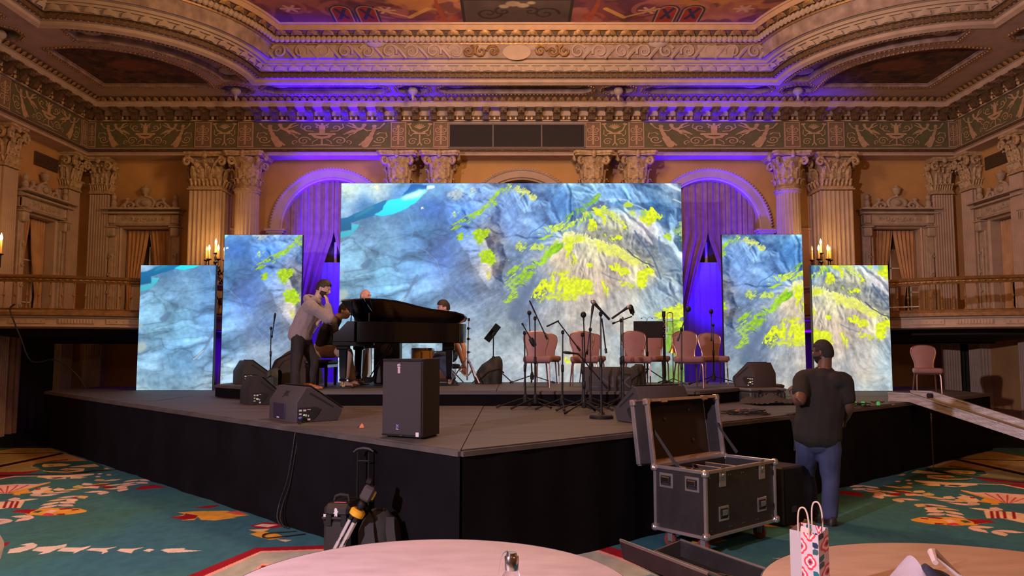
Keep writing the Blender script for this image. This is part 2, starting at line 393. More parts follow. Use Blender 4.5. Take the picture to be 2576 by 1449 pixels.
    img *= (1 + .20 * sh)[..., None]; img += (np.clip(sh, 0, 1.2) * np.clip(hz_ + .1, 0, 1))[..., None] * np.array([.09, .075, .02]); img -= np.clip(-sh, 0, 1.3)[..., None] * np.array([.09, .06, .015])
    # mud flats with darker rims on the left
    lm = np.clip((330 - X - Y * .1) / 80, 0, 1) * np.clip((Y - 95 - (X - 80) * -.12) / 40, 0, 1)
    jj_ = np.clip(np.arange(w)[None] + (nz(h, w, 8, 3, 35) - .5) * 160, 0, w - 1).astype(int); ii_ = np.clip(np.arange(h)[:, None] + (np.arange(w)[None] - 200) * .12 + (nz(h, w, 10, 3, 36) - .5) * 90, 0, h - 1).astype(int)
    for sd_, thr, am in ((31, .50, .24), (32, .56, .18), (34, .47, .16)):
        fl = nz(h, w, 5, 3, sd_, 3.2)[ii_, jj_]; st_ = np.clip((fl - thr) * 60, -1, 1)
        img *= (1 + lm * (am * np.clip((fl - thr) * 9, 0, 1) - am * .5 * np.exp(-((fl - thr + .012) / .012) ** 2)))[..., None]
    line = lambda pts, sys, wd, col, a: mix(img, blur(_st(C(pts, sys), wd * S), 1) * a, hexc(*col))
    def _st(pts, wd):
        m = np.zeros((h, w)); stroke(m, pts, wd); return warp(m, .35)
    area([(105, 620), (400, 500), (560, 430), (740, 350), (700, 480), (560, 580), (400, 620), (250, 670), (270, 760), (105, 780)], A1, (28, 128, 190), .95, 1, .5)
    area([(950, 300), (1050, 180), (1080, 130), (1300, 130), (1290, 190), (1130, 240)], A1, (22, 108, 190), .95, 1)
    area([(300, 560), (560, 440), (590, 470), (300, 600)], A1, (60, 165, 185), .6, 2)
    area([(570, 560), (690, 480), (700, 430), (770, 350), (930, 330), (1000, 290), (1200, 200), (1320, 215), (1150, 380), (1000, 480), (820, 550), (690, 575)], A1, (40, 235, 255), 1, 1, .3)
    area([(930, 335), (1000, 290), (1200, 200), (1320, 215), (1200, 310), (1000, 350)], A1, (215, 250, 252), .9, 4, .3)
    area([(105, 800), (250, 770), (270, 690), (360, 690), (340, 750), (240, 840), (105, 890)], A1, (80, 225, 255), 1, 1, .3)
    area([(1300, 150), (1420, 150), (1420, 190), (1310, 205)], A1, (225, 248, 250), .9, 1)
    area([(105, 130), (380, 130), (330, 210), (130, 220)], A1, (205, 232, 215), .5, 5, 1); area([(480, 130), (600, 130), (690, 200), (620, 205)], A1, (225, 228, 185), .8, 3, 1)
    area([(1222, 455), (1250, 445), (1265, 475), (1245, 470), (1230, 488)], A1, (240, 250, 250), 1, 1, 0)
    area([(1580, 260), (1760, 180), (1800, 290), (1700, 340)], A1, (190, 205, 205), .65, 3, 1.2); area([(1900, 190), (2010, 200), (1950, 230)], A1, (200, 215, 190), .7, 2, 1)
    brk = np.clip((f1 * .6 + f2 * .8 + .55) * 1.3, 0, 1); brk2 = np.clip((nz(h, w, 70, 3, 41) - .49) * 9 + f1 * .35, 0, 1)
    YL = (228, 246, 45); GR = (128, 200, 45); YG = (190, 232, 40)
    # strip on the middle-left ridge
    area([(2250, 300), (2380, 170), (2500, 150), (2480, 200), (2340, 240), (2290, 420), (2200, 470), (1990, 560), (1900, 640), (1640, 760), (1640, 720), (1900, 590), (2150, 420)], A1, (165, 212, 70), .9, 1.5, .8, brk)
    area([(1960, 780), (2060, 740), (2180, 800), (2100, 860), (2080, 930), (2010, 940), (1960, 860)], A1, YG, .95, 1.2, .7); area([(2090, 1080), (2190, 1030), (2260, 1110), (2230, 1230), (2060, 1190)], A1, YG, .95, 1.2, .7, np.clip(brk2 + .5, 0, 1))
    area([(1680, 800), (1920, 820), (1820, 890), (1740, 880)], A1, YG, .8, 1, 1, brk2); area([(1620, 560), (1800, 450), (1780, 480), (1650, 590)], A1, (190, 220, 150), .8, 1, 1, brk2)
    area([(2090, 1270), (2180, 1310), (2210, 1400), (2150, 1400)], A1, (230, 225, 130), .8, 2, 1, brk2); area([(2400, 1200), (2480, 1180), (2440, 1240)], A1, YL, .8, 1, 1)
    for pts in ([(0, 170), (180, 190), (380, 320), (390, 360), (250, 290), (120, 210), (0, 190)], [(160, 310), (210, 300), (250, 330), (180, 335)]): area(pts, A2, (235, 240, 120), .8, 1.5, .7)
    # slopes of the main mountain
    area([(690, 690), (870, 560), (1000, 440), (1180, 310), (1300, 260), (1230, 340), (1080, 450), (900, 580)], A2, (120, 185, 75), .95, 1.5, .6, np.clip(brk + .25, 0, 1)); area([(1180, 320), (1300, 262), (1220, 345)], A2, (190, 225, 50), .8, 2)
    area([(1050, 520), (1230, 390), (1360, 370), (1300, 440), (1100, 540), (900, 640)], A2, (85, 100, 150), .8, 2, .4)
    area([(390, 800), (700, 690), (1000, 590), (1300, 440), (1420, 560), (1200, 520), (1000, 650), (720, 770), (480, 830)], A2, (205, 232, 90), .9, 1.5, .7, brk); area([(1080, 600), (1160, 520), (1140, 600)], A2, (120, 205, 50), .8, 2)
    area([(1160, 480), (1260, 470), (1400, 640), (1380, 700), (1290, 610), (1190, 560)], A2, YL, .95, 1, .9, np.clip(brk2 + .35, 0, 1)); area([(1080, 660), (1200, 620), (1250, 760), (1080, 800)], A2, YL, .9, 1, .9, np.clip(brk * .9, 0, 1))
    area([(1330, 450), (1480, 560), (1600, 720), (1660, 790), (1560, 700), (1430, 590)], A2, (215, 232, 110), .8, 1.5, .8, brk)
    area([(1600, 410), (1660, 360), (1740, 400), (1720, 450), (1640, 450)], A2, (205, 230, 60), .85, 1.2); area([(1650, 530), (1760, 520), (1770, 590)], A2, (205, 230, 90), .8, 1.5, 1, brk2)
    area([(1900, 490), (2000, 480), (2130, 590), (2010, 640), (1950, 690), (1820, 600), (1850, 570)], A2, YL, .95, 1, .8); area([(1850, 500), (1930, 500), (1900, 580), (1830, 560)], A2, (150, 200, 120), .8, 1.5)
    area([(1280, 800), (1360, 820), (1360, 870)], A2, YL, .8, 1, 1); area([(1400, 850), (1560, 840), (1580, 890), (1420, 910)], A2, YL, .95, 1, .9); area([(1500, 640), (1560, 660), (1660, 780), (1590, 750)], A2, YL, .85, 1, .8, np.clip(brk2 + .3, 0, 1))
    area([(400, 900), (540, 840), (620, 830), (500, 900)], A2, YG, .9, 1.2, .5); area([(80, 1010), (190, 930), (220, 990), (760, 910), (540, 1010), (200, 1030)], A2, (205, 228, 90), .8, 1, .9, brk)
    # bright crest
    area([(740, 870), (810, 820), (950, 830), (1030, 830), (1100, 880), (1300, 930), (1540, 1020), (1780, 1170), (1980, 1300), (2030, 1440), (1960, 1330), (1760, 1200), (1500, 1090), (1200, 1000), (980, 920), (870, 980), (760, 960)], A2, (250, 250, 175), .95, 2.5, .8)
    area([(760, 900), (860, 900), (1000, 850), (1050, 900), (950, 900), (870, 960), (800, 1040), (770, 960)], A2, YL, .7, 2, 1); area([(1100, 900), (1540, 1030), (1760, 1170), (1960, 1300), (1700, 1220), (1300, 1050)], A2, (235, 240, 90), .55, 4, 1)
    area([(520, 1110), (570, 1020), (660, 960), (750, 945), (740, 1010), (650, 1080)], A2, (100, 175, 30), .95, 1.5, .5)
    area([(750, 940), (560, 1120), (480, 1190), (300, 1260), (60, 1390), (0, 1400), (0, 1330), (250, 1230), (470, 1150), (560, 1030), (680, 950)], A2, (165, 222, 45), .75, 1.5, .5, np.clip(brk + .1, 0, 1))
    area([(750, 960), (860, 960), (860, 1200), (800, 1180), (830, 1080)], A2, YL, .8, 1, .9, brk2); area([(240, 1440), (330, 1340), (345, 1380), (290, 1449)], A2, YG, .9, 1, .6)
    # moss over the lower face
    for pts, a in (([(370, 440), (480, 330), (700, 380), (690, 480), (500, 510), (400, 590), (360, 600)], .95), ([(690, 330), (1000, 300), (1170, 360), (1150, 520), (900, 520), (730, 560), (680, 420)], .9), ([(1270, 400), (1310, 400), (1370, 520), (1350, 560), (1290, 520)], 1), ([(1790, 230), (1900, 150), (2000, 220), (2010, 290), (1930, 300), (1880, 450), (1740, 380), (1820, 330)], .95), ([(1390, 190), (1550, 120), (1700, 230), (1560, 290)], .8), ([(1500, 380), (1800, 370), (1880, 450), (1600, 440)], .7), ([(820, 40), (940, 20), (960, 120), (850, 150), (880, 60)], .85), ([(1090, 130), (1160, 100), (1180, 170), (1110, 170)], .8), ([(560, 250), (840, 200), (840, 300), (560, 310)], .6), ([(380, 560), (700, 500), (940, 540), (920, 600), (400, 620)], .55)):
        area(pts, A4, YL, a, 1.5, 1.2, np.clip((brk * .55 + brk2 * .7), 0, 1) if a < 1 else None)
    # shaded gully and left stripes
    area([(640, 60), (500, 170), (440, 260), (380, 330), (280, 560), (170, 800), (100, 900), (0, 900), (0, 760), (180, 520), (330, 330), (480, 200)], A4, (92, 112, 142), .7, 4, .6)
    area([(0, 360), (200, 250), (350, 230), (320, 320), (200, 390), (0, 470)], A4, (150, 205, 50), .85, 1.5, .8, brk); area([(0, 240), (500, 40), (560, 50), (300, 190), (0, 300)], A4, (165, 220, 60), .85, 1.5, .8, brk); area([(0, 560), (60, 500), (120, 540), (0, 680)], A4, (150, 195, 60), .8, 2, .8, brk)
    area([(2380, 380), (2564, 260), (2564, 480), (2400, 460)], A3, (165, 205, 110), .8, 2, .8, brk); area([(2350, 600), (2560, 480), (2540, 570), (2420, 660)], A3, (175, 215, 70), .85, 2, .8, brk)
    # right edge tufts and bottom right meadow
    area([(2190, 790), (2290, 840), (2280, 880), (2230, 950), (2170, 880)], A2, (190, 225, 60), .9, 1, .8, np.clip(brk2 + .2, 0, 1)); area([(2360, 910), (2430, 890), (2430, 950)], A2, (90, 185, 60), .9, 1); area([(2310, 700), (2430, 670), (2430, 820), (2330, 830)], A2, (160, 195, 130), .8, 1, 1, brk2)
    area([(2030, 800), (2430, 670), (2440, 840), (2300, 870), (2020, 860)], A4, (225, 240, 70), .95, 1.5, 1); area([(2020, 900), (2440, 870), (2440, 1449), (2200, 1300), (2190, 1000)], A4, (135, 185, 60), .9, 2, 1, np.clip(brk + .35, 0, 1)); area([(2230, 980), (2420, 900), (2380, 1010)], A4, (215, 240, 60), .8, 2, 1); area([(790, 1420), (860, 1390), (960, 1449), (780, 1449)], A4, YL, .9, 1.5, 1)
    # creeks and valley lines
    for pts, sys, wd, col, a in (([(250, 890), (330, 790), (450, 720), (560, 620), (520, 560), (440, 380)], A2, 2.2, (70, 95, 140), .7), ([(1750, 780), (1850, 930), (2000, 1160), (2070, 1330), (2100, 1449)], A2, 4, (70, 100, 135), .75), ([(2090, 860), (2100, 950), (2110, 1080)], A2, 4, (90, 125, 165), .7), ([(1640, 1040), (1760, 1150), (1900, 1230), (2010, 1280)], A2, 3, (60, 75, 100), .85), ([(1100, 950), (1300, 1060), (1450, 1200), (1530, 1420)], A1, 1.2, (175, 200, 228), .8), ([(1340, 0), (1450, 160), (1560, 320), (1760, 590), (1900, 860)], A3, 1.5, (150, 175, 205), .7), ([(1060, 560), (1110, 780), (1060, 930)], A1, 2, (160, 195, 225), .5), ([(2330, 1220), (2300, 1449)], A1, 2.2, (75, 90, 120), .7), ([(1600, 430), (1900, 620), (2100, 780), (2250, 600)], A1, 1.6, (80, 100, 150), .4), ([(870, 720), (1000, 610), (1040, 550), (1180, 290)], A3, 7, (125, 155, 195), .6), ([(880, 720), (960, 640), (1010, 600)], A3, 3, (235, 235, 225), .9), ([(1350, 340), (1480, 330), (1650, 355), (1760, 420), (1900, 480)], A2, 2, (215, 232, 250), .8), ([(2200, 110), (2400, 220)], A2, 7, (235, 246, 255), .8), ([(2300, 330), (2420, 400)], A2, 3, (225, 240, 250), .7), ([(2120, 640), (2200, 570), (2420, 470)], A4, 2.4, (110, 130, 150), .6), ([(1300, 250), (1400, 310), (1540, 350)], A4, 4, (105, 120, 145), .55)):
        line(pts, sys, wd, col, a)
    area([(105, 1320), (160, 1340), (150, 1400), (105, 1420)], A1, (185, 225, 240), .8, 1, .5); area([(390, 1260), (500, 1170), (570, 1170), (520, 1270), (430, 1320)], A1, (110, 150, 200), .7, 1.5, .4); area([(90, 490), (200, 480), (220, 560), (110, 640)], A3, (215, 235, 225), .8, 3, .6)
    g_ = img.mean(2, keepdims=True); img = g_ + (img - g_) * (1 - .18 * np.clip(1.2 - X / 300, 0, 1))[..., None]; img *= (1 - .20 * np.clip(1.5 - X / 300, 0, 1) * sm((Y - 40) / 100))[..., None]; img = np.clip(img, 0, 1); img = .5 + (img - .5) * (1 + .18 * np.clip(1.4 - X / 330, 0, 1))[..., None]
    return np.clip(img, 0, 1)
# ---- relief frieze, cast shadows of the carving painted in
def frieze(kind):
    ppm = 260; H = 190; W = {'long': 620, 'short': 150, 'relief': 96}[kind]
    bg = hexc(104, 98, 68); fg = hexc(192, 156, 122)
    img = np.zeros((H, W, 3)) + bg
    m = np.zeros((H, W))
    def both(pts, w0, w1=None):
        stroke(m, pts, w0, w1); stroke(m, [(W - x, y) for x, y in pts], w0, w1)
    if kind == 'long':
        c = W / 2
        both([(c - 55, 90), (c, 90)], 16); both([(c - 42, 92), (c - 30, 110), (c, 118)], 16, 20); both([(c, 118), (c, 168)], 9); both([(c - 24, 170), (c, 170)], 10)
        both(spiral(c - 18, 40, 24, .9, 1.2, -1), 9, 4); both([(c - 8, 82), (c - 10, 30), (c - 30, 14)], 12, 6); both([(c, 80), (c, 14)], 16, 8); both(spiral(c - 62, 44, 20, 1.1, 2.4, 1), 8, 3); both([(c - 40, 70), (c - 70, 66), (c - 98, 40), (c - 92, 16)], 8, 5)
        both(spiral(c - 82, 140, 30, 1.6, -.2, -1), 7, 4); both([(c - 10, 170), (c - 50, 176), (c - 90, 172)], 7, 4); both(spiral(c - 120, 150, 16, 1.1, 2, 1), 6, 3); both([(c - 112, 118), (c - 130, 96), (c - 108, 80)], 6, 4); both([(c - 20, 130), (c - 40, 146), (c - 44, 162)], 7, 4)
        both([(c - 190, 32), (c - 178, 52), (c - 160, 64)], 16, 12); both([(c - 160, 64), (c - 136, 62), (c - 112, 80)], 11, 6); both([(c - 160, 66), (c - 146, 86), (c - 128, 92)], 10, 5); both([(c - 192, 22), (c - 190, 24)], 20); both([(c - 178, 50), (c - 140, 40), (c - 110, 22)], 10, 5); both([(c - 165, 60), (c - 140, 18), (c - 120, 8)], 14, 5); both([(c - 150, 72), (c - 120, 78), (c - 100, 92)], 12, 6)
        both([(c - 238, 30), (c - 236, 32)], 20); both([(c - 238, 44), (c - 234, 66), (c - 226, 86)], 20, 12); both([(c - 228, 84), (c - 216, 120), (c - 196, 172)], 14, 40); both([(c - 214, 120), (c - 186, 150), (c - 170, 172)], 12, 8); both([(c - 236, 56), (c - 262, 44), (c - 276, 22)], 9, 6); both([(c - 232, 60), (c - 205, 66), (c - 188, 48)], 9, 6); both([(c - 282, 12), (c - 276, 22)], 14, 6)
        both(spiral(c - 262, 130, 28, 1.5, .4, 1), 7, 4); both([(c - 290, 80), (c - 296, 110), (c - 280, 128)], 6, 4); both([(c - 250, 92), (c - 262, 80), (c - 284, 84)], 7, 4); both([(c - 268, 172), (c - 232, 178)], 7, 5)
    elif kind == 'short':
        c = W / 2
        for a in np.linspace(-2.6, -.55, 7): both([(c, 52), (c + 34 * math.cos(a), 52 + 34 * math.sin(a))], 4, 9)
        both([(c - 30, 84), (c, 84)], 12); both([(c - 8, 84), (c - 44, 62), (c - 60, 20)], 12, 6); both([(c - 66, 16), (c - 52, 14)], 12); both(spiral(c - 40, 146, 26, 1.5, -.6, -1), 7, 4); both([(c, 96), (c, 150), (c - 12, 172)], 9, 7); both([(c - 60, 60), (c - 62, 90), (c - 48, 104), (c - 38, 86)], 5)
    else:
        img[:] = hexc(128, 104, 82); c = W / 2; fg = hexc(186, 152, 122)
        both([(4, 4), (c, 4)], 7); both([(4, H - 4), (c, H - 4)], 7); both([(4, 4), (4, H - 4)], 7)
        both(spiral(c - 18, 60, 22, 1.3, .3, 1), 8, 4); both(spiral(c - 18, 130, 22, 1.3, -.3, -1), 8, 4); both([(c, 28), (c, 165)], 10, 14); both([(c - 6, 95), (c - 26, 92)], 10, 6); both([(c, 36), (c - 1, 38)], 20)
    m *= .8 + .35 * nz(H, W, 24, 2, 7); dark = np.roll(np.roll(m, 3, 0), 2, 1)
    img *= (1 - .30 * np.clip(dark - m, 0, 1))[..., None]  # shifted copy of the strokes darkens the ground as a painted shadow
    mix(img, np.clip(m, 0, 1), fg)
    return img * (.9 + .2 * nz(H, W, 20, 3, 8))[..., None]
# ---- painted ceiling: x -7.2..7.4 , Y 11..15.6 (top row = far edge)
def ceiling_painting():
    W, H = 1460, 460; f = lambda x, y: ((x + 7.2) * 100, (15.62 - y) * 100)
    img = np.zeros((H, W, 3)) + hexc(206, 138, 84)
    yy, xx = np.mgrid[0:H, 0:W]; n = nz(H, W, 18, 4, 51)
    band = np.clip((95 + 60 * np.sin((xx - 730) / 90.) * np.clip(abs(xx - 730) / 400., 0, 1) + (n - .5) * 120 - yy) / 12., 0, 1); mix(img, band, hexc(140, 78, 84))
    sw = np.clip((nz(H, W, 26, 3, 52) - .52) * 12, 0, 1) * np.clip((200 - yy) / 60., 0, 1); mix(img, sw * .7, hexc(190, 120, 104)); sw = np.clip((nz(H, W, 34, 3, 53) - .56) * 12, 0, 1) * np.clip((200 - yy) / 60., 0, 1); mix(img, sw * .6, hexc(92, 54, 70))
    m = np.zeros((H, W))
    for sx in (-1, 1):
        for k, (cx, cy, r) in enumerate(((265, 62, 44), (360, 60, 40), (455, 70, 40), (590, 40, 46))):
            stroke(m, spiral(730 + sx * cx, cy, r, 1.2, .5 + k, sx * (-1) ** k), 13, 5)
    mix(img, m * .8, hexc(186, 112, 102))
    for sx in (-1, 1):
        mm = np.zeros((H, W))
        for cx, cy in ((265, 62), (455, 70), (590, 40)):
            for a in range(6): stroke(mm, [(730 + sx * cx, cy), (730 + sx * cx + 18 * math.cos(a * 1.05), cy + 14 * math.sin(a * 1.05))], 10, 4)
        mix(img, mm, hexc(226, 176, 150))
        for dx in (305, 356):
            c = 730 + sx * dx
            arch = lambda k: [(c - 24 + k, 6)] + [(c - 24 + k, 62)] + [(c + (24 - k) * math.cos(PI - a), 62 + (24 - k) * math.sin(a)) for a in np.linspace(0, PI, 12)] + [(c + 24 - k, 62), (c + 24 - k, 6)]
            mix(img, polymask(H, W, arch(0)), hexc(70, 66, 84)); mix(img, polymask(H, W, arch(4)), hexc(196, 150, 120)); mix(img, polymask(H, W, arch(7)), hexc(170, 62, 48))
            q = np.zeros((H, W)); stroke(q, [(c - 8, 24), (c + 9, 70)], 10, 5); stroke(q, [(c + 9, 26), (c - 9, 66)], 9, 5); mix(img, q, hexc(62, 58, 92))
        q = np.zeros((H, W)); stroke(q, [(730 + sx * 150, 18), (730 + sx * 160, 90), (730 + sx * 158, 200)], 12, 5); stroke(q, spiral(730 + sx * 152, 30, 26, 1, 0, sx), 9, 5); mix(img, q, hexc(178, 88, 62))
        q = np.zeros((H, W)); stroke(q, [(730 + sx * 178, 70), (730 + sx * 220, 30), (730 + sx * 285, 70)], 14, 4); mix(img, q, hexc(226, 170, 96)); q = np.zeros((H, W)); stroke(q, [(730 + sx * 190, 22), (730 + sx * 232, 18), (730 + sx * 280, 44)], 6, 3); mix(img, q, hexc(110, 78, 60))
    P = lambda k: [(618 + k, 3 + k), (842 - k, 3 + k), (842 - k, 112 - k), (618 + k, 112 - k)]
    mix(img, polymask(H, W, P(0)), hexc(60, 52, 50)); mix(img, polymask(H, W, P(6)), hexc(98, 82, 76))
    q = np.zeros((H, W))
    for s_ in (-1, 1):
        stroke(q, spiral(730 + s_ * 58, 48, 28, 1.4, 0, s_), 7, 4); stroke(q, spiral(730 + s_ * 28, 58, 18, 1.2, 2, -s_), 6, 4)
    mix(img, q, hexc(66, 54, 52))
    for (x, y, r) in ((722, 92, 16), (742, 84, 13), (704, 80, 11), (758, 96, 9)): mix(img, polymask(H, W, [(x + r * math.cos(a), y + r * .8 * math.sin(a)) for a in np.linspace(0, 2 * PI, 9)[:-1]], 1), hexc(190, 168, 140))
    return img * (.86 + .28 * nz(H, W, 40, 3, 55))[..., None]
def fan_painting():
    W = H = 256; img = np.zeros((H, W, 3)) + hexc(92, 66, 48); n = nz(H, W, 9, 4, 61); mix(img, np.clip((n - .5) * 8, 0, 1) * .7, hexc(58, 46, 44)); mix(img, np.clip((nz(H, W, 14, 3, 62) - .56) * 9, 0, 1) * .6, hexc(130, 88, 60))
    yy, xx = np.mgrid[0:H, 0:W]; mix(img, np.clip(1.3 - np.hypot((xx - 128) / 62., (yy - 128) / 40.) ** 3, 0, 1) * .7, hexc(140, 84, 56)); return img
# ---- woven carpet, floor x -10..10, y 4..16 (the design repeats mirrored on the other side of the room)
def carpet():
    k = 110.; W, H = int(20 * k), int(12 * k)
    img = np.zeros((H, W, 3)) + hexc(62, 112, 112)
    n = nz(H, W, 10, 4, 71, .6); mix(img, np.clip((n - .46) * 7, 0, 1) * .55, hexc(56, 104, 126)); mix(img, np.clip((.47 - n) * 7, 0, 1) * .35, hexc(70, 104, 82))
    A = (5.8545, 0, 1110)
    def F(pts, s=None):
        s = s or A; out = []
        for x, y in pts:
            p = PZ(x / s[0] + s[1], y / s[0] + s[2], 0); out.append((p.x, p.y))
        return out
    def put(world, col, mirror=True, a=1):
        for mm in ((False, True) if mirror else (False,)):
            q = [((-.5 - x) if mm else x, y - (.05 * ((-.5 - x) - x) if mm else 0)) for x, y in world]
            paint(img, [((x + 10) * k, (16 - y) * k) for x, y in q], hexc(*col), a)
    CR = (232, 200, 158); PK = (236, 190, 172); RD = (150, 28, 40); YE = (226, 164, 62); OL = (150, 138, 88)
    P = lambda pts, col, s=None: put(F(pts, s), col)
    # far medallion and its bars
    P([(-400, 170), (0, 140), (400, 70), (710, 60), (720, 95), (1300, 290), (1000, 330), (600, 400), (620, 420), (400, 480), (0, 490), (-700, 560), (-900, 300)], (176, 140, 84))
    P([(-400, 190), (0, 155), (500, 90), (700, 85), (900, 165), (0, 180)], OL); P([(-300, 215), (0, 205), (700, 185), (0, 330), (-300, 400)], OL)
    P([(0, 180), (900, 166), (900, 172), (0, 190)], (24, 22, 22)); P([(-400, 440), (0, 352), (900, 170), (960, 182), (0, 384), (-400, 480)], (22, 20, 22))
    P([(-300, 500), (0, 395), (330, 340), (500, 330), (600, 405), (560, 440), (300, 465), (0, 470)], OL)
    P([(470, 370), (520, 330), (760, 300), (1300, 290), (1440, 330), (1560, 390), (1660, 430), (1400, 470), (700, 480), (620, 420)], (44, 84, 76))
    for pts in ([(610, 360), (640, 335), (900, 325), (1050, 340), (960, 365), (700, 378), (640, 380)], [(860, 425), (960, 400), (1250, 400), (1230, 440), (1000, 462), (720, 455), (640, 440), (630, 425), (680, 440), (1000, 448), (1200, 420)], [(1010, 380), (1230, 350), (1400, 335), (1470, 370), (1300, 382)], [(1520, 395), (1580, 390), (1640, 415), (1560, 415)], [(450, 350), (480, 375), (600, 385), (470, 385)]): P(pts, (206, 172, 104))
    P([(700, 352), (790, 348), (790, 366), (720, 370)], OL); P([(930, 412), (1020, 405), (1060, 425), (960, 435)], (190, 110, 50)); P([(900, 270), (1000, 262), (990, 282), (600, 310), (480, 330), (560, 310)], (130, 60, 36))
    P([(-300, 470), (0, 455), (350, 450), (560, 430), (605, 412), (590, 435), (400, 480), (150, 492), (0, 500), (-300, 520)], RD); P([(-400, 560), (0, 505), (200, 508), (400, 500), (200, 525), (0, 555), (-400, 640)], RD)
    P([(-300, 590), (0, 548), (220, 510), (540, 508), (900, 500), (1390, 475), (1380, 492), (1280, 510), (1180, 528), (1290, 530), (1180, 548), (1030, 550), (1040, 525), (960, 535), (980, 552), (850, 560), (700, 555), (650, 540), (540, 530), (560, 515), (240, 520), (100, 542), (-300, 620)], CR); P([(740, 538), (900, 530), (960, 540), (800, 552)], (40, 70, 76))
    for x, y in ((1470, 478), (1440, 520), (1600, 495)): P([(x - 40, y), (x, y - 10), (x + 45, y - 4), (x + 30, y + 8), (x - 20, y + 10)], PK)
    # fan
    P([(-500, 690), (-300, 660), (0, 645), (250, 628), (560, 630), (745, 598), (740, 612), (400, 700), (130, 770), (0, 772), (-300, 772)], PK); P([(740, 598), (745, 612), (380, 715), (120, 775), (90, 770), (400, 690), (620, 635)], YE)
    for (a, b) in (((90, 770), (120, 655)), ((110, 770), (260, 648)), ((130, 765), (420, 640)), ((60, 768), (0, 690)), ((40, 768), (-150, 680))): P([(a[0] - 8, a[1]), (b[0] - 14, b[1]), (b[0] + 14, b[1]), (a[0] + 8, a[1])], (196, 70, 52))
    P([(160, 770), (400, 700), (470, 760), (300, 775), (300, 795), (180, 795), (220, 775)], YE); P([(450, 745), (560, 690), (760, 655), (700, 680), (780, 700), (640, 765), (500, 775)], CR); P([(520, 700), (600, 690), (590, 710), (530, 715)], RD)
    # garlands of leaves
    def leaves(pts, col, wd=26, step=1.0):
        Wd = F(pts); L = []
        for (a, b) in zip(Wd[:-1], Wd[1:]):
            d = math.dist(a, b); nn = max(1, int(d / .17)); L += [(lerp(a[0], b[0], i / nn), lerp(a[1], b[1], i / nn), math.atan2(b[1] - a[1], b[0] - a[0])) for i in range(nn)]
        for i, (x, y, t) in enumerate(L):
            for sg in (-1, 1):
                t2 = t + sg * .75; c = col[(i + (sg > 0)) % len(col)]
                lf = [(0, 0), (.07, .055), (.15, .06), (.25, 0), (.15, -.06), (.07, -.055)]
                put([(x + u * math.cos(t2) - v * math.sin(t2), y + u * math.sin(t2) + v * math.cos(t2)) for u, v in lf], c)
    C2 = [CR, PK, (214, 186, 160), (222, 178, 110)]
    leaves([(200, 880), (520, 810), (880, 730), (1040, 690)], C2); leaves([(1150, 690), (1330, 650), (1500, 590), (1640, 548)], [CR, (206, 178, 96)]); leaves([(1330, 660), (1950, 660)], [PK, RD, CR]); leaves([(1850, 690), (1560, 735), (1180, 800), (880, 890), (830, 975)], C2)
    leaves([(2060, 560), (1960, 640)], C2); leaves([(500, 1110), (150, 1150), (-200, 1210)], C2)
    P([(1050, 825), (1170, 820), (1100, 845)], RD); P([(1980, 710), (2080, 660), (2280, 640), (2460, 680), (2300, 690), (2100, 710)], RD)
    # draped banner, fish-like scroll
    P([(-300, 930), (0, 890), (150, 885), (365, 880), (300, 985), (120, 980), (0, 1000), (-300, 1060)], CR)
    for a in (225, 150, 60, -60): P([(a - 28, 985), (a + 20, 885), (a + 60, 885), (a + 16, 985)], RD)
    P([(160, 1045), (250, 1010), (380, 1000), (560, 1000), (700, 985), (900, 980), (1180, 990), (1280, 1020), (1270, 1040), (1150, 1060), (1000, 1080), (700, 1095), (400, 1085), (360, 1060), (280, 1050)], YE); P([(160, 1045), (250, 1010), (380, 1000), (560, 1005), (450, 1040), (430, 1070), (300, 1050)], RD); P([(850, 990), (1000, 982), (1100, 990), (900, 1010)], RD); P([(600, 1090), (700, 1050), (800, 1075), (780, 1095)], (216, 70, 62)); P([(640, 1050), (760, 1010), (860, 1020), (760, 1060)], PK); P([(820, 1070), (960, 1062), (950, 1082), (850, 1085)], RD); P([(1050, 1005), (1170, 995), (1150, 1012), (1060, 1020)], RD)
    P([(480, 1045), (560, 1020), (640, 1020), (560, 1055)], (60, 92, 80))
    # near motifs (second tracing window)
    B = (3.677, 0, 1055)
    P([(1610, 900), (1720, 880), (1640, 860), (1800, 850), (2100, 845), (2250, 880), (2310, 885), (2150, 905), (2190, 910), (1990, 935), (1860, 930), (1830, 900), (1800, 930), (1680, 935), (1700, 915)], YE, B); P([(1575, 905), (1700, 890), (1720, 870), (1830, 890), (1810, 915), (1700, 930)], RD, B); P([(1780, 815), (2000, 790), (2040, 795), (1930, 825)], RD, B); P([(2090, 858), (2200, 845), (2300, 885), (2180, 880)], (216, 90, 70), B)
    P([(2310, 985), (2450, 950), (2574, 960), (2640, 990), (2500, 1010), (2380, 1005)], RD, B); P([(2350, 985), (2430, 965), (2574, 975), (2480, 998)], PK, B)
    P([(2290, 1020), (2500, 1010), (2450, 1040), (2574, 1060), (2640, 1090), (2500, 1115), (2400, 1090), (2310, 1060), (2380, 1045)], YE, B); P([(2320, 1020), (2480, 1015), (2420, 1040)], CR, B); P([(2560, 1110), (2700, 1115), (2640, 1135)], CR, B)
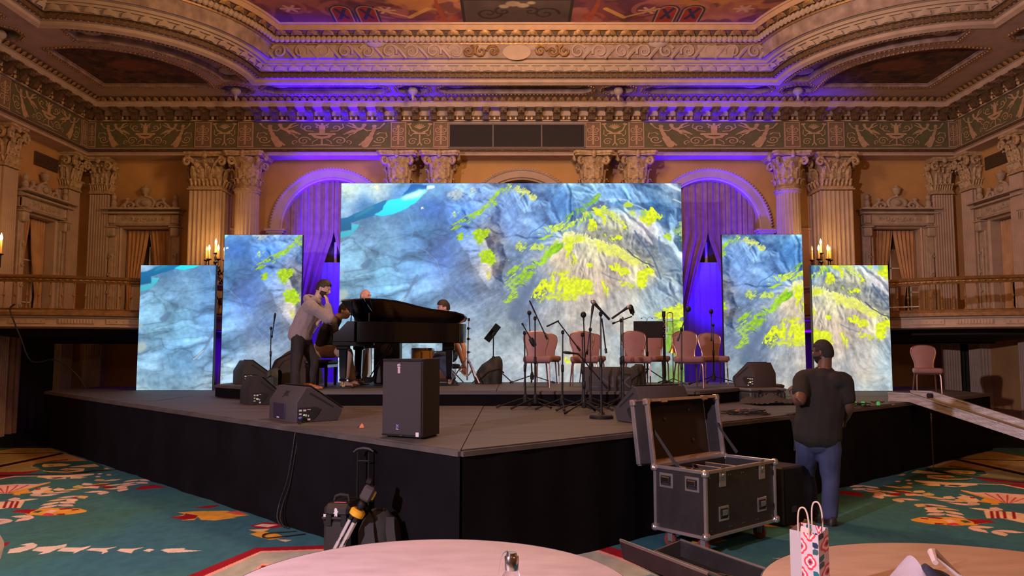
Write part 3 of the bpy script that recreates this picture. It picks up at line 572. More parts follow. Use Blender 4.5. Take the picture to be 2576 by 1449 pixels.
    for pts in ([(70, 1240), (90, 1200), (250, 1170), (185, 1160), (300, 1140), (350, 1160), (320, 1190), (180, 1230)], [(290, 1215), (350, 1180), (520, 1170), (620, 1150), (610, 1175), (520, 1205), (450, 1235), (350, 1250), (400, 1225)], [(525, 1220), (580, 1185), (760, 1185), (855, 1165), (770, 1205), (670, 1245), (690, 1225)], [(795, 1210), (850, 1190), (980, 1190), (1095, 1175), (990, 1205), (1000, 1225), (940, 1245), (950, 1225)], [(1080, 1215), (1120, 1195), (1230, 1195), (1345, 1180), (1240, 1210), (1215, 1240)], [(1320, 1215), (1380, 1195), (1430, 1205), (1380, 1225)], [(1485, 1210), (1540, 1195), (1720, 1190), (1700, 1205), (1880, 1215), (1660, 1230), (1560, 1235)]): P(pts, (226, 204, 182), B)
    P([(-100, 1170), (100, 1130), (60, 1170)], RD, B)
    # border of the middle field
    for col, d in ((RD, 0), ((234, 170, 150), .13), ((176, 178, 160), .19), ((234, 170, 150), .52), (RD, .58), ((190, 190, 172), .9)):
        put([(-2.256 - .35 + d * 1.1, 5.55), (-2.19 + d * .35, 6.86 - d), (.6 - d * .4, 7.2 - d), (1.25 - d * .5, 6.2 - d), (.9, 4), (-3.2, 4)] if d else [(-2.6, 5.5), (-2.226, 6.84), (.62, 7.24), (1.3, 6.2), (1.0, 4), (-3.6, 4)], col, False)
    P2 = lambda pts, col: put(pts, col, False)
    P2([(.55, 5.2), (1.2, 5.4), (1.5, 5.0), (.9, 4.6)], YE); P2([(.3, 4.9), (1.3, 5.0), (1.0, 5.2)], RD)
    yy = np.linspace(16, 4, H)[:, None] + 0 * img[:, :, 0]; xx = np.linspace(-10, 10, W)[None] + 0 * img[:, :, 0]
    edge = ((yy > 13.7 + np.clip((-8.0 - xx) * .55, -9, 0) * -1 * 0 + .05) & (abs(xx) > 7.0)) | (yy > 14.2)
    img[edge] = hexc(26, 38, 44); st = edge & (np.sin(xx * 14 + yy * 9) > .5); img[st] = hexc(20, 27, 32)
    return img * (.92 + .16 * nz(H, W, 300, 2, 73, .6))[..., None]
# ================================================================== the room
XL, XR = -10.40, 10.80; WY = 18.25; FY = 17.80; FXL, FXR = -10.02, 10.45; ZS = 7.55; AX = .25
M_wall = mat('ochre_plaster', (.53, .295, .098), .8, var=.12, vscale=1.2, bump=.05, bscale=60)
M_cream = mat('cream_plaster', (.47, .345, .245), .7, var=.10, vscale=3, bump=.12, bscale=30)
M_stone = mat('carved_plaster', (.45, .345, .24), .75, var=.18, vscale=7, bump=.25, bscale=28)
M_capital = mat('gilded_plaster', (.46, .32, .17), .55, var=.35, vscale=14, bump=.35, bscale=36)
M_gold = mat('old_gilding', (.35, .19, .07), .42, metal=.35, var=.4, vscale=20, bump=.2, bscale=50)
M_bead = mat('gilt_bead', (.62, .40, .18), .4, metal=.2, var=.2, vscale=10)
M_beam = mat('ceiling_plaster', (.50, .36, .27), .75, var=.12, vscale=4, bump=.08, bscale=30)
M_darkgold = mat('dark_carving', (.13, .075, .035), .5, var=.5, vscale=24, bump=.4, bscale=45)
M_scroll = mat('painted_scrolls', (.22, .14, .11), .75, var=.2, vscale=5, col2=(.46, .33, .27))
M_drape = mat('damask_drape', (.33, .20, .115), .75, vscale=7, col2=(.24, .13, .075), bump=.1, bscale=25, sheen=.3)
M_tan = mat('gold_silk_drape', (.52, .29, .12), .6, var=.15, vscale=4, bump=.05)
M_sheer = mat('sheer_curtain', (.34, .28, .42), .85, var=.06, vscale=3)
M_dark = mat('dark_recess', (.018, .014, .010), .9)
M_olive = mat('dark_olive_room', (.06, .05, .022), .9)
M_white = mat('white_paint', (.7, .62, .5), .6)
M_black = mat('black_cloth', (.012, .011, .014), .92, var=.3, vscale=10)
M_void = mat('black_grille', (.022, .016, .016), .8)
# ---- floor
fl = MB().grid(lambda u, v: (lerp(-14, 14, u), lerp(-8, 19, v), 0), 1, 1).obj('floor', image_mat('woven_carpet', carpet(), rough=.95, spec=.1), smooth=0); struct(fl)
uv_by(fl, lambda p: ((p.x + 10) / 20, (p.y - 4) / 12))
def fill(outer, holes, fn, name, m, parent=None, flip=False):
    """flat polygon with holes; fn maps 2-D to 3-D"""
    bm = bmesh.new()
    for lp in [outer] + holes:
        vs_ = [bm.verts.new((x, y, 0)) for x, y in lp]
        for i in range(len(vs_)): bm.edges.new((vs_[i], vs_[(i + 1) % len(vs_)]))
    bmesh.ops.triangle_fill(bm, use_beauty=True, use_dissolve=False, edges=bm.edges[:], normal=(0, 0, 1))
    bm.normal_update()
    for v in bm.verts: v.co = Vector(fn(v.co.x, v.co.y))
    me = bpy.data.meshes.new(name); bm.to_mesh(me); bm.free(); me.materials.append(m)
    o = bpy.data.objects.new(name, me); COL.objects.link(o)
    if parent is not None: o.parent = parent
    return o
# ---- openings of the back wall
ARCH = [(-4.30, 'l'), (AX - .02, 'c'), (4.73, 'r')]; AR = 1.20; AZ = PY(1311, 577, WY).z
DOORX = [PY(364, 700, WY).x, PY(2258, 700, WY).x]; DZ = PY(364, 576, WY).z; DB = 2.42; DW = 1.12
arc = lambda cx, r, n=24: [(cx + r * math.cos(a), AZ + r * math.sin(a)) for a in np.linspace(PI, 0, n)]
holes = [[(cx + AR, .3), (cx - AR, .3)] + arc(cx, AR) for cx, _ in ARCH] + [[(x - DW / 2, DB), (x - DW / 2, DZ), (x + DW / 2, DZ), (x + DW / 2, DB)] for x in DOORX]
wb = struct(fill([(XL, 0), (XR, 0), (XR, 8.2), (XL, 8.2)], holes, lambda x, z: (x, WY, z), 'wall_back', M_wall))
DYL = PX_Y = None
def side_y(px, X):
    r = ray(px, 700); return r.y * X / r.x
DYL = side_y(88, XL); DYR = side_y(2545, XR)
wl = struct(fill([(-9, 0), (WY, 0), (WY, 8.2), (-9, 8.2)], [[(DYL - DW / 2, DB), (DYL - DW / 2, DZ), (DYL + DW / 2, DZ), (DYL + DW / 2, DB)]], lambda y, z: (XL, y, z), 'wall_left', M_wall))
wr = struct(fill([(-9, 0), (WY, 0), (WY, 8.2), (-9, 8.2)], [[(DYR - DW / 2, DB), (DYR - DW / 2, DZ), (DYR + DW / 2, DZ), (DYR + DW / 2, DB)]], lambda y, z: (XR, y, z), 'wall_right', M_wall))
wf = struct(MB().box((.2, -9.1, 4.1), (21.4, .2, 8.2)).obj('wall_front', M_wall, smooth=0))
# ---- entablature swept round the walls
def wallpath(o):
    """line at distance o in front of the frieze plane"""
    return [(FXL + o, -9), (FXL + o, FY - o), (FXR - o, FY - o), (FXR - o, -9)]
def sweep_walls(prof, name, m, parent=None):
    mb = MB(); rows = [[(x, y, z) for x, y in wallpath(o)] for o, z in prof]; mb.loft(rows, 0); return mb.obj(name, m, parent, smooth=0)
zr = lambda py, o: PY(1311, py, FY - o).z
zc = {k: zr(k, o) for k, o in ((373, .0), (384, .04), (391, .05), (306, 0))}
corn = struct(sweep_walls([(.03, zr(306, .03)), (.09, zr(305, .09)), (.10, zr(302, .10)), (.03, zr(301, .03)), (.06, zr(293, .06)), (.12, zr(291, .12)), (.13, zr(281, .13)), (.14, zr(269.5, .42)), (.42, zr(269, .42)), (.43, zr(257, .43)), (.45, zr(256, .45)), (.47, zr(254, .47))], 'trim_1', M_beam)); corn['label'] = 'bracketed cornice under the ceiling'
sweep_walls([(.47, zr(254, .47)), (.44, zr(252, .44)), (.50, zr(244, .50)), (.52, ZS + .02)], 'crown_molding', M_darkgold, corn)
struct(sweep_walls([(-.5, zr(391, .0) - .01), (.05, zr(391, .05)), (.05, zr(385, .05)), (.09, zr(384, .09)), (.09, zr(381, .09)), (.03, zr(379, .03)), (.07, zr(374, .07)), (0, zr(373, 0)), (0, zr(306, 0)), (.03, zr(305.5, .03))], 'trim_2', M_beam))['label'] = 'architrave and frieze band'
gm = MB(); 
gl = sweep_walls([(.094, zr(383, .094)), (.10, zr(381, .10)), (.05, zr(379.5, .05)), (.08, zr(375, .08))], 'gilt_molding', M_darkgold, corn)
# beads, egg rows and leaf rows stay one piece of carving each
def along(path, step, start=0):
    L = [math.dist(a, b) for a, b in zip(path[:-1], path[1:])]; T = sum(L); n = int(T / step); out = []
    for i in range(n):
        d = (i + .5) * T / n + start
        for (a, b), l in zip(zip(path[:-1], path[1:]), L):
            if d <= l: t = d / l; out.append((lerp(a[0], b[0], t), lerp(a[1], b[1], t), math.atan2(b[1] - a[1], b[0] - a[0]))); break
            d -= l
    return out
vis = lambda p: [q for q in p if q[1] > 9.5]
OCT = [(-1, 0), (-.7, .8), (.7, .8), (1, 0), (.7, -.8), (-.7, -.8)]
def beads(path, step, z, r, name, m, parent, rz=1.0, squash=1.0):
    mb = MB()
    for x, y, a in vis(along(path, step)): mb.ell((0, 0, 0), (r * squash, r, r * rz), 6, 4, 0, TR((x, y, z), a))
    o = mb.obj(name, m, parent); o['kind'] = 'stuff'; return o
beads(wallpath(.11), .125, zr(297.0, .11), .038, 'bead_molding', M_bead, corn, 1.2)
sweep_walls([(.032, zr(301.2, .03)), (.064, zr(293, .06))], 'bead_ground', M_darkgold, corn)
def leafrow(path, step, z0, z1, o0, name, m, parent):
    mb = MB()
    for i, (x, y, a) in enumerate(vis(along(path, step))):
        h = z1 - z0
        mb.add([(-.4 * step, 0, 0), (0, -.03, 0), (.4 * step, 0, 0), (.3 * step, -.05, h * .7), (0, -.085, h), (-.3 * step, -.05, h * .7), (0, -.07, h * .45)], [(0, 1, 6), (1, 2, 6), (2, 3, 6), (3, 4, 6), (4, 5, 6), (5, 0, 6)], 0, TR((x, y, z0), a))
    o = mb.obj(name, m, parent); o['kind'] = 'stuff'; return o
leafrow(wallpath(.47), .17, zr(254, .48), zr(245, .5), 0, 'leaf_molding', M_gold, corn)
# brackets under the corona, one by one
mb = MB(); zt = zr(269, .40); dep = .30; hgt = zr(269, .42) - zr(292, .14)
mb.prism([(0, 0), (.27, 0), (.28, -.05), (.25, -.10), (.20, -.08), (.12, -.13), (.09, -.20), (.03, -.22), (0, -.20)], -.075, .075, 0, Matrix(((0, 0, 1, 0), (-1, 0, 0, 0), (0, 1, 0, 0), (0, 0, 0, 1))))
mb.box((0, -.15, .015), (.19, .30, .03)); mb.tube([(0, -.25, -.075), (0, -.285, -.06), (0, -.28, -.02)], .02, 5); mb.box((0, -.285, -.03), (.06, .02, .06))
bme = mb.mesh('bracket', M_darkgold)
for x, y, a in vis(along(wallpath(.14), .41)):
    link('bracket', bme, corn, TR((x, y, zt - .03), a))
# frieze panels (px spans on the back wall), then along the side walls
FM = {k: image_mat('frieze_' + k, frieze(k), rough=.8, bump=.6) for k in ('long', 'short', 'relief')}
def fpanel(a, b, y0, name, kind, th=.015):
    """panel from point a to point b at frieze height"""
    zb, zt_ = zr(373, 0) + .012, zr(306, 0) - .012; L = math.dist(a, b); raise_ = .035 if kind == 'relief' else th
    m = MB().box((L / 2, -raise_ / 2, (zb + zt_) / 2), (L, raise_, zt_ - zb), 0, .008); o = m.obj(name, FM[kind], y0, smooth=0)
    uv_by(o, lambda p: (p.x / L, (p.z - zb) / (zt_ - zb)))
    o.location = (a[0], a[1], 0); o.rotation_euler = (0, 0, math.atan2(b[1] - a[1], b[0] - a[0])); return o
XF = lambda px: PY(px, 340, FY).x
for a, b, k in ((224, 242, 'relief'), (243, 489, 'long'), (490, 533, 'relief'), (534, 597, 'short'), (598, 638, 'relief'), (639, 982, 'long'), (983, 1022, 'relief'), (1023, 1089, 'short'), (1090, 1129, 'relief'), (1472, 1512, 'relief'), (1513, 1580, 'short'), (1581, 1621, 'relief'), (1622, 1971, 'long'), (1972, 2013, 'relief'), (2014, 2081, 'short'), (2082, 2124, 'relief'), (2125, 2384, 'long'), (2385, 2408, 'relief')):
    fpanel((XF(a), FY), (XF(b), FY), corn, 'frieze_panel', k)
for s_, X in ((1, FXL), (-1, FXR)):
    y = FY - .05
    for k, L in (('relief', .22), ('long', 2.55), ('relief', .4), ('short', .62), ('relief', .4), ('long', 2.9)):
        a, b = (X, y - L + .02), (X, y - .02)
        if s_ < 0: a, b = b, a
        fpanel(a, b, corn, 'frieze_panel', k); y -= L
# loudspeaker grille in the middle of the frieze
g = thing('speaker_grille', 'long dark three-panel grille set in the middle of the frieze', 'grille', (0, 0, 0))
x0, x1 = XF(1131), XF(1470); zb, zt_ = zr(372.5, 0), zr(314, 0)
fr = MB()
for xa in (x0, XF(1240.5), XF(1362.5), x1): fr.box((xa, FY - .03, (zb + zt_) / 2), (.035, .06, zt_ - zb), 0, .006)
for z in (zb, zt_): fr.box(((x0 + x1) / 2, FY - .03, z), (x1 - x0, .06, .035), 0, .006)
fr.obj('grille_frame', mat('grey_frame', (.16, .12, .11), .6), g)
for a, b in ((x0, XF(1240.5)), (XF(1240.5), XF(1362.5)), (XF(1362.5), x1)): MB().box(((a + b) / 2, FY - .012, (zb + zt_) / 2), (b - a - .04, .02, zt_ - zb - .03)).obj('grille_cloth', M_void, g, smooth=0)
# ---- ceiling: flat outer part with coffers, raised ring, painted field
CLX, CRX, CYY, RR, YB = -8.46, 8.64, 16.25, 2.85, 16.39
def ring(o, ymin=-9):
    L = []; r = RR + o; xs = CLX - .03 + o; a1 = math.asin(min(1, (YB - o - CYY) / r)); ca = (xs - CLX) / r; a0 = -math.acos(max(-1, min(1, ca)))
    ys = CYY + r * math.sin(a0)
    left = [(xs, ymin), (xs, ys)] + [(CLX + r * math.cos(a), CYY + r * math.sin(a)) for a in np.linspace(a0, a1, 30)][1:]
    right = [(CRX + CLX - x, y) for x, y in left][::-1]
    return left + right
ceil_holes = []; COF = []
def coffer(poly, depth, kind): ceil_holes.append(poly); COF.append((poly, depth, kind))
octo = lambda cx, cy, rx, ry: [(cx + rx * math.cos(PI / 8 + k * PI / 4) / math.cos(PI / 8), cy + ry * math.sin(PI / 8 + k * PI / 4) / math.cos(PI / 8)) for k in range(8)]
LX = [-6.18, -2.22, 2.38, 6.40]; LY = 16.80
for x in LX: coffer(octo(x, LY, .36, .30), .14, 'oct')
def longoct(x0, x1, y0, y1, c=.18): return [(x0 + c, y0), (x1 - c, y0), (x1, y0 + c), (x1, y1 - c), (x1 - c, y1), (x0 + c, y1), (x0, y1 - c), (x0, y0 + c)]
coffer(longoct(-5.6, -2.78, LY - .28, LY + .28), .12, 'long'); coffer(longoct(-1.66, 1.82, LY - .28, LY + .28), .12, 'long'); coffer(longoct(2.94, 5.82, LY - .28, LY + .28), .12, 'long')
for s_, cx in ((1, CLX), (-1, CRX)):
    a = np.linspace(-PI / 2 * .93, .02, 16)
    band = [(cx + s_ * 2.68 * math.cos(t), CYY + 2.68 * math.sin(t)) for t in a] + [(cx + s_ * 2.18 * math.cos(t), CYY + 2.18 * math.sin(t)) for t in a[::-1]]
    coffer(band, .12, 'band')
    A = [(cx + s_ * x, CYY + y) for x, y in [(-.6, -1.78)] + [(1.86 * math.cos(t), 1.86 * math.sin(t)) for t in np.linspace(-1.75, .20, 14)][1:] + [(1.80, .38), (-.6, .38)]]
    coffer(A, .05, 'fan')
    coffer(octo(cx - s_ * .95, CYY - 2.55, .36, .33), .14, 'oct')
    coffer([(cx - s_ * 1.3, CYY - 3.2), (cx - s_ * .45, CYY - 3.2), (cx - s_ * .45, CYY - 6.2), (cx - s_ * 1.3, CYY - 6.2)], .12, 'long')
ro = ring(-.10); outer = [(XL, -9)] + [(XL, WY), (XR, WY), (XR, -9)] + ro[::-1]
ce = struct(fill(outer, ceil_holes, lambda x, y: (x, y, ZS), 'ceiling', M_beam))
def inset(poly, d):
    n = len(poly); A = sum(poly[i][0] * poly[(i + 1) % n][1] - poly[(i + 1) % n][0] * poly[i][1] for i in range(n)); s_ = 1 if A > 0 else -1; out = []
    for i in range(n):
        p0, p1, p2 = Vector(poly[i - 1]), Vector(poly[i]), Vector(poly[(i + 1) % n])
        n1 = Vector((-(p1 - p0).y, (p1 - p0).x)).normalized() * s_; n2 = Vector((-(p2 - p1).y, (p2 - p1).x)).normalized() * s_
        b = (n1 + n2); b = b / max(.35, b.dot(n1)); out.append(tuple(p1 + b * d))
    return out
FANM = image_mat('fan_painting', fan_painting(), rough=.9)
for poly, dp, kind in COF:
    i1 = inset(poly, .035); i2 = inset(poly, .06); r3 = lambda p, z: [(x, y, ZS + z) for x, y in p]
    fr = MB().loft([r3(poly, 0), r3(poly, -.02), r3(i1, -.02), r3(i1, dp * .55), r3(i2, dp * .55), r3(i2, dp)], 0, closed=True).obj('coffer', M_scroll, ce, smooth=0)
    top = fill(i2, [], lambda x, y: (x, y, ZS + dp), 'coffer_panel', {'fan': FANM, 'oct': M_scroll, 'long': M_scroll, 'band': M_scroll}[kind], fr)
    if kind == 'fan':
        xs = [p[0] for p in i2]; ys = [p[1] for p in i2]; uv_by(top, lambda p, a=min(xs), b=max(xs), c=min(ys), d=max(ys): ((p.x - a) / (b - a), (p.y - c) / (d - c)))
    bd = beads(list(inset(poly, -.03)) + [inset(poly, -.03)[0]], .085, ZS - .012, .028, 'bead_molding', M_gold, fr)
# octagon roundels inside the long coffers
for (x, y) in [(-5.2, LY), (-3.2, LY), (-1.25, LY), (1.4, LY), (3.35, LY), (5.4, LY)]:
    MB().lathe([(.20, 0), (.19, -.03), (.14, -.03), (.10, -.06), (.04, -.05), (.0001, -.07)], 20, 0, TR((x, y, ZS + .115))).obj('roundel', M_cream, ce)
for s_, cx in ((1, CLX), (-1, CRX)):
    for t in (-.12, -1.32): MB().lathe([(.20, 0), (.19, -.03), (.14, -.03), (.10, -.06), (.04, -.05), (.0001, -.07)], 20, 0, TR((cx + s_ * 2.43 * math.cos(t), CYY + 2.43 * math.sin(t), ZS + .115))).obj('roundel', M_cream, ce)
# lobed lamps hanging in the octagons
LB = MB().lathe([(.012, .16), (.012, .06), (.05, .05), (.10, .0), (.115, -.05), (.10, -.09), (.06, -.13), (.03, -.15), (.035, -.19), (.012, -.25), (.001, -.28)], 14).mesh('lamp_bowl', mat('milk_glass', (.42, .34, .27), .35))
RS = MB().lathe([(.15, .15), (.14, .11), (.07, .10), (.02, .08)], 16).mesh('ceiling_rose', M_gold)
LAMPS = [(x, LY) for x in LX] + [(CLX - .95, CYY - 2.55), (CRX + .95, CYY - 2.55)]
for i, (x, y) in enumerate(LAMPS):
    pos = ('left of the blue uplight glow', 'above the left centre columns', 'above the right centre columns', 'nearest the right arch', 'at the far left beside the fan panel', 'at the far right beside the fan panel')[i]
    pos = ('leftmost in the row above the back wall', 'second from the left in the row above the back wall', 'third from the left in the row above the back wall', 'rightmost in the row above the back wall', 'on the left side above the left fan painting', 'on the right side above the right fan painting')[i]
    t = thing('ceiling_lamp', 'unlit milk-glass ceiling lamp, ' + pos, 'lamp', (x, y, ZS)); link('lamp_bowl', LB, t); link('ceiling_rose', RS, t)
# raised ring
def sweep_ring(prof, name, m, parent=None):
    return MB().loft([[(x, y, z) for x, y in ring(o)] for o, z in prof], 0, flip=True).obj(name, m, parent, smooth=0)
zq = lambda py, o: PY(1311, py, YB - o).z
R_ = struct(sweep_ring([(-.10, ZS), (-.08, ZS - .03), (0, zq(207, 0)), (.0, zq(200, 0)), (.03, zq(198, .03)), (.05, zq(196.5, .05))], 'trim_3', M_beam)); R_['label'] = 'carved ring around the painted ceiling'
sweep_ring([(.05, zq(196.5, .05)), (.15, zq(194, .15)), (.15, zq(185, .15)), (.08, zq(183.5, .08)), (.10, zq(181, .10))], 'bead_ground', M_darkgold, R_)
sweep_ring([(.10, zq(181, .10)), (.16, zq(180, .16)), (.20, zq(166, .20)), (.26, zq(165, .26)), (.27, zq(160, .27)), (.33, zq(158, .33)), (.34, zq(151, .34)), (.38, zq(149, .38)), (.40, zq(147, .40))], 'ring_molding', M_cream, R_)
sweep_ring([(.40, zq(147, .40)), (.46, zq(146, .46)), (.50, zq(113, .50)), (.54, zq(112, .54))], 'scroll_frieze', M_scroll, R_)
sweep_ring([(.54, zq(112, .54)), (.55, zq(107, .55)), (.60, zq(106, .60))], 'ring_fillet', M_gold, R_)
sweep_ring([(.60, zq(91, .60)), (.64, zq(90, .64)), (.70, zq(78, .70)), (.74, zq(76, .74))], 'leaf_cove', M_darkgold, R_)
sweep_ring([(.74, zq(76, .74)), (.76, zq(75, .76)), (.77, zq(62, .77)), (.80, zq(61, .80)), (.82, zq(56, .82)), (.9, zq(55.5, .84))], 'ring_fascia', mat('warm_plaster', (.55, .34, .20), .7, var=.08), R_)
beads(ring(.09), .125, zq(190.0, .09), .040, 'bead_molding', M_bead, R_, 1.6); beads(ring(.02), .09, zq(196.0, .02) + .0, .022, 'bead_row', M_gold, R_)
leafrow(ring(.20), .30, zq(179, .19), zq(167, .21), 0, 'leaf_molding', M_cream, R_); leafrow(ring(.68), .33, zq(90, .66), zq(77, .70), 0, 'acanthus_molding', M_gold, R_)
mb = MB(); zro = zq(99, .60)
rp = [(x, y, a) for x, y, a in vis(along(ring(.62), .11))]
for x, y, a in rp: mb.ell((0, 0, 0), (.075, .055, .075), 6, 4, 0, TR((x, y, zro), a, 0, .7))
o = mb.obj('rope_molding', M_cream, R_); o['kind'] = 'stuff'
# carved scrolls and shields on the sloped frieze of the ring
mb = MB()
for s_ in (-1, 1):
    for k in range(9):
        x = .1 + s_ * (1.3 + k * .47); zz = zq(130, .48); mb.tube([(x + a * s_, YB - .5, zz + b) for a, b in spiral(0, 0, .17, 1.5, .4 + k * PI, (-1) ** k, 16)], [lerp(.035, .012, t / 15) for t in range(16)], 5)
        mb.tube([(x + s_ * .1, YB - .5, zz - .15), (x + s_ * .24, YB - .5, zz + .02), (x + s_ * .38, YB - .5, zz + .14)], [.03, .045, .015], 5)
    for xx in (3.0,): mb.ell((.1 + s_ * xx, YB - .52, zq(103, .5)), (.26, .09, .16), 10, 6)
    mb.prism([(-.34, -.14), (.34, -.14), (.42, .16), (.2, .12), (-.2, .12), (-.42, .16)], 0, .05, 0, Matrix.Translation((.1 + s_ * 4.25, YB - .46, zq(130, .48))) @ Euler((PI / 2, 0, 0)).to_matrix().to_4x4())
mb.obj('scroll_carving', mat('pinkish_plaster', (.46, .34, .28), .75, var=.1), R_)
for s_ in (-1, 1):
    mb = MB()
    for k in range(3):
        x = .1 + s_ * (.5 + k * .26); mb.tube([(x + a * s_, YB - .54, zq(130, .5) + b) for a, b in spiral(0, 0, .14, 1.3, k, (-1) ** k, 12)], .03, 5)
    mb.obj('scroll_carving', M_gold, R_)
MB().lathe([(.30, 0), (.29, -.03), (.23, -.03), (.20, -.01), (.06, -.05), (.0001, -.06)], 24, 0, Matrix.Translation((.1, YB - .50, zq(131, .5))) @ Matrix.Diagonal((1, 1, .58, 1)) @ Euler((-PI / 2, 0, 0)).to_matrix().to_4x4() @ Matrix.Diagonal((1, 1, -1, 1))).obj('oval_medallion', M_cream, R_)
# painted field
ZP = zq(55.5, .84); pc = MB(); rg = ring(.84)
pf = fill(rg, [], lambda x, y: (x, y, ZP), 'painted_field', image_mat('ceiling_painting', ceiling_painting(), rough=.85), ce)
uv_by(pf, lambda p: ((p.x + 7.2) / 14.6, (p.y - 11.02) / 4.6))
# ---- columns and pilasters (on the back wall and in the corners)
ZCT = PY(1003, 391, FY - .05).z; ZCB = PY(1003, 474, 17.6).z
def capital_round(r):
    mb = MB(); h = ZCT - ZCB
    mb.lathe([(r * 1.16, -.06), (r * 1.18, -.03), (r * 1.05, .0), (r * 1.02, .03), (r * 1.1, .05), (r * 1.02, .07), (r * 1.0, h * .55), (r * 1.12, h * .75), (r * 1.35, h * .86)], 24)
    for row, (n, z0, z1, ro) in enumerate(((12, .08, h * .26, 0), (8, h * .22, h * .55, .2), (8, h * .3, h * .72, .6))):
        for i in range(n):
            a = 2 * PI * (i + (row % 2) * .5) / n; w = .8 * 2 * PI * r / n / 2
            L = [(r * 1.02, z0, w * .7), (r * 1.07, lerp(z0, z1, .5), w), (r * 1.12, lerp(z0, z1, .85), w * .8), (r * 1.28, z1, w * .5), (r * 1.34, z1 - .03, w * .25)]
            T = Matrix.Rotation(a, 4, 'Z')
            mb.loft([[(x, -ww, z), (x + .025, 0, z), (x, ww, z)] for x, z, ww in L], 0, mx=T)
    return mb, h
def volutes(mb, R0, h, wab):
    for k in range(4):
        T = Matrix.Rotation(PI / 4 + k * PI / 2, 4, 'Z')
        pts = [(R0 * .95, 0, h * .45), (R0 * 1.1, 0, h * .66), (R0 * 1.35, 0, h * .82)] + [(R0 * 1.5 + a, 0, h * .74 + b) for a, b in spiral(0, 0, .10, 1.25, PI / 2 + .3, -1, 14)]
        mb.tube(pts, [.03, .04, .045] + [lerp(.045, .02, i / 13) for i in range(14)], 6, 0, mx=T)
    q = []
    for k in range(4):
        a = PI / 4 + k * PI / 2; b = a + PI / 4
        q += [((wab + .02) * math.cos(a - .08), (wab + .02) * math.sin(a - .08)), ((wab + .02) * math.cos(a + .08), (wab + .02) * math.sin(a + .08)), (wab * .68 * math.cos(b), wab * .68 * math.sin(b))]
    mb.prism(q, h * .88, h * .93); mb.prism([(x * 1.06, y * 1.06) for x, y in q], h * .93, h)
    for k in range(4):
        a = k * PI / 2; mb.ell((wab * .72 * math.cos(a), wab * .72 * math.sin(a), h * .92), (.06, .06, .09), 8, 6)
RC = .285
cb, ch = capital_round(RC * .95); volutes(cb, RC * .95, ch, .56)
cap_me = cb.mesh('capital', M_capital)
nf = 20
def flute(i): return (1.0, .985, .93, .93, .985)[i % 5]
sh_me = MB().lathe([(RC * 1.08, .9), (RC * 1.08, 1.0), (RC * 1.02, 1.05), (RC, 1.2), (RC * .99, 3.0), (RC * .93, ZCB - .12), (RC * .93, ZCB - .06)], nf * 5, flute=flute).mesh('column', M_cream, 25)
ring_me = MB().lathe([(RC * .93, -.12), (RC * 1.02, -.10), (RC * 1.04, -.06), (RC * .98, -.04)], 28).mesh('collar', M_cream)
base_me = MB().box((0, 0, .45), (.78, .78, .9), 0, .02).mesh('pedestal', M_cream, 0)
for px in (622, 1003, 1108, 1491, 1600, 1983):
    x = PY(px, 520, 17.72).x; t = link('column', sh_me, wb, Matrix.Translation((x, 17.72, 0)))
    link('capital', cap_me, t, Matrix.Translation((0, 0, ZCB))); link('collar', ring_me, t, Matrix.Translation((0, 0, ZCB))); link('pedestal', base_me, t)
def pier(w, d):
    """square fluted pier, front toward -y, back at y=0"""
    mb = MB(); z0, z1 = 0, ZCB - .06; n = 7; poly = []
    def side(a, b, n):
        a, b = Vector(a), Vector(b); t = (b - a).normalized(); nrm = Vector((t.y, -t.x)); L = (b - a).length; out = [a]; s_ = L / (n + .3)
        for k in range(n):
            c = a + t * (s_ * (.65 + k)); out += [c - t * s_ * .38, c - t * s_ * .22 - nrm * .022, c + t * s_ * .22 - nrm * .022, c + t * s_ * .38]
        return out
    P = side((-w / 2, 0), (-w / 2, -d), 3) + side((-w / 2, -d), (w / 2, -d), n) + side((w / 2, -d), (w / 2, 0), 3) + [Vector((w / 2, 0))]
    mb.loft([[(p.x, p.y, z0) for p in P], [(p.x, p.y, z1) for p in P]], 0, flip=True)
    return mb
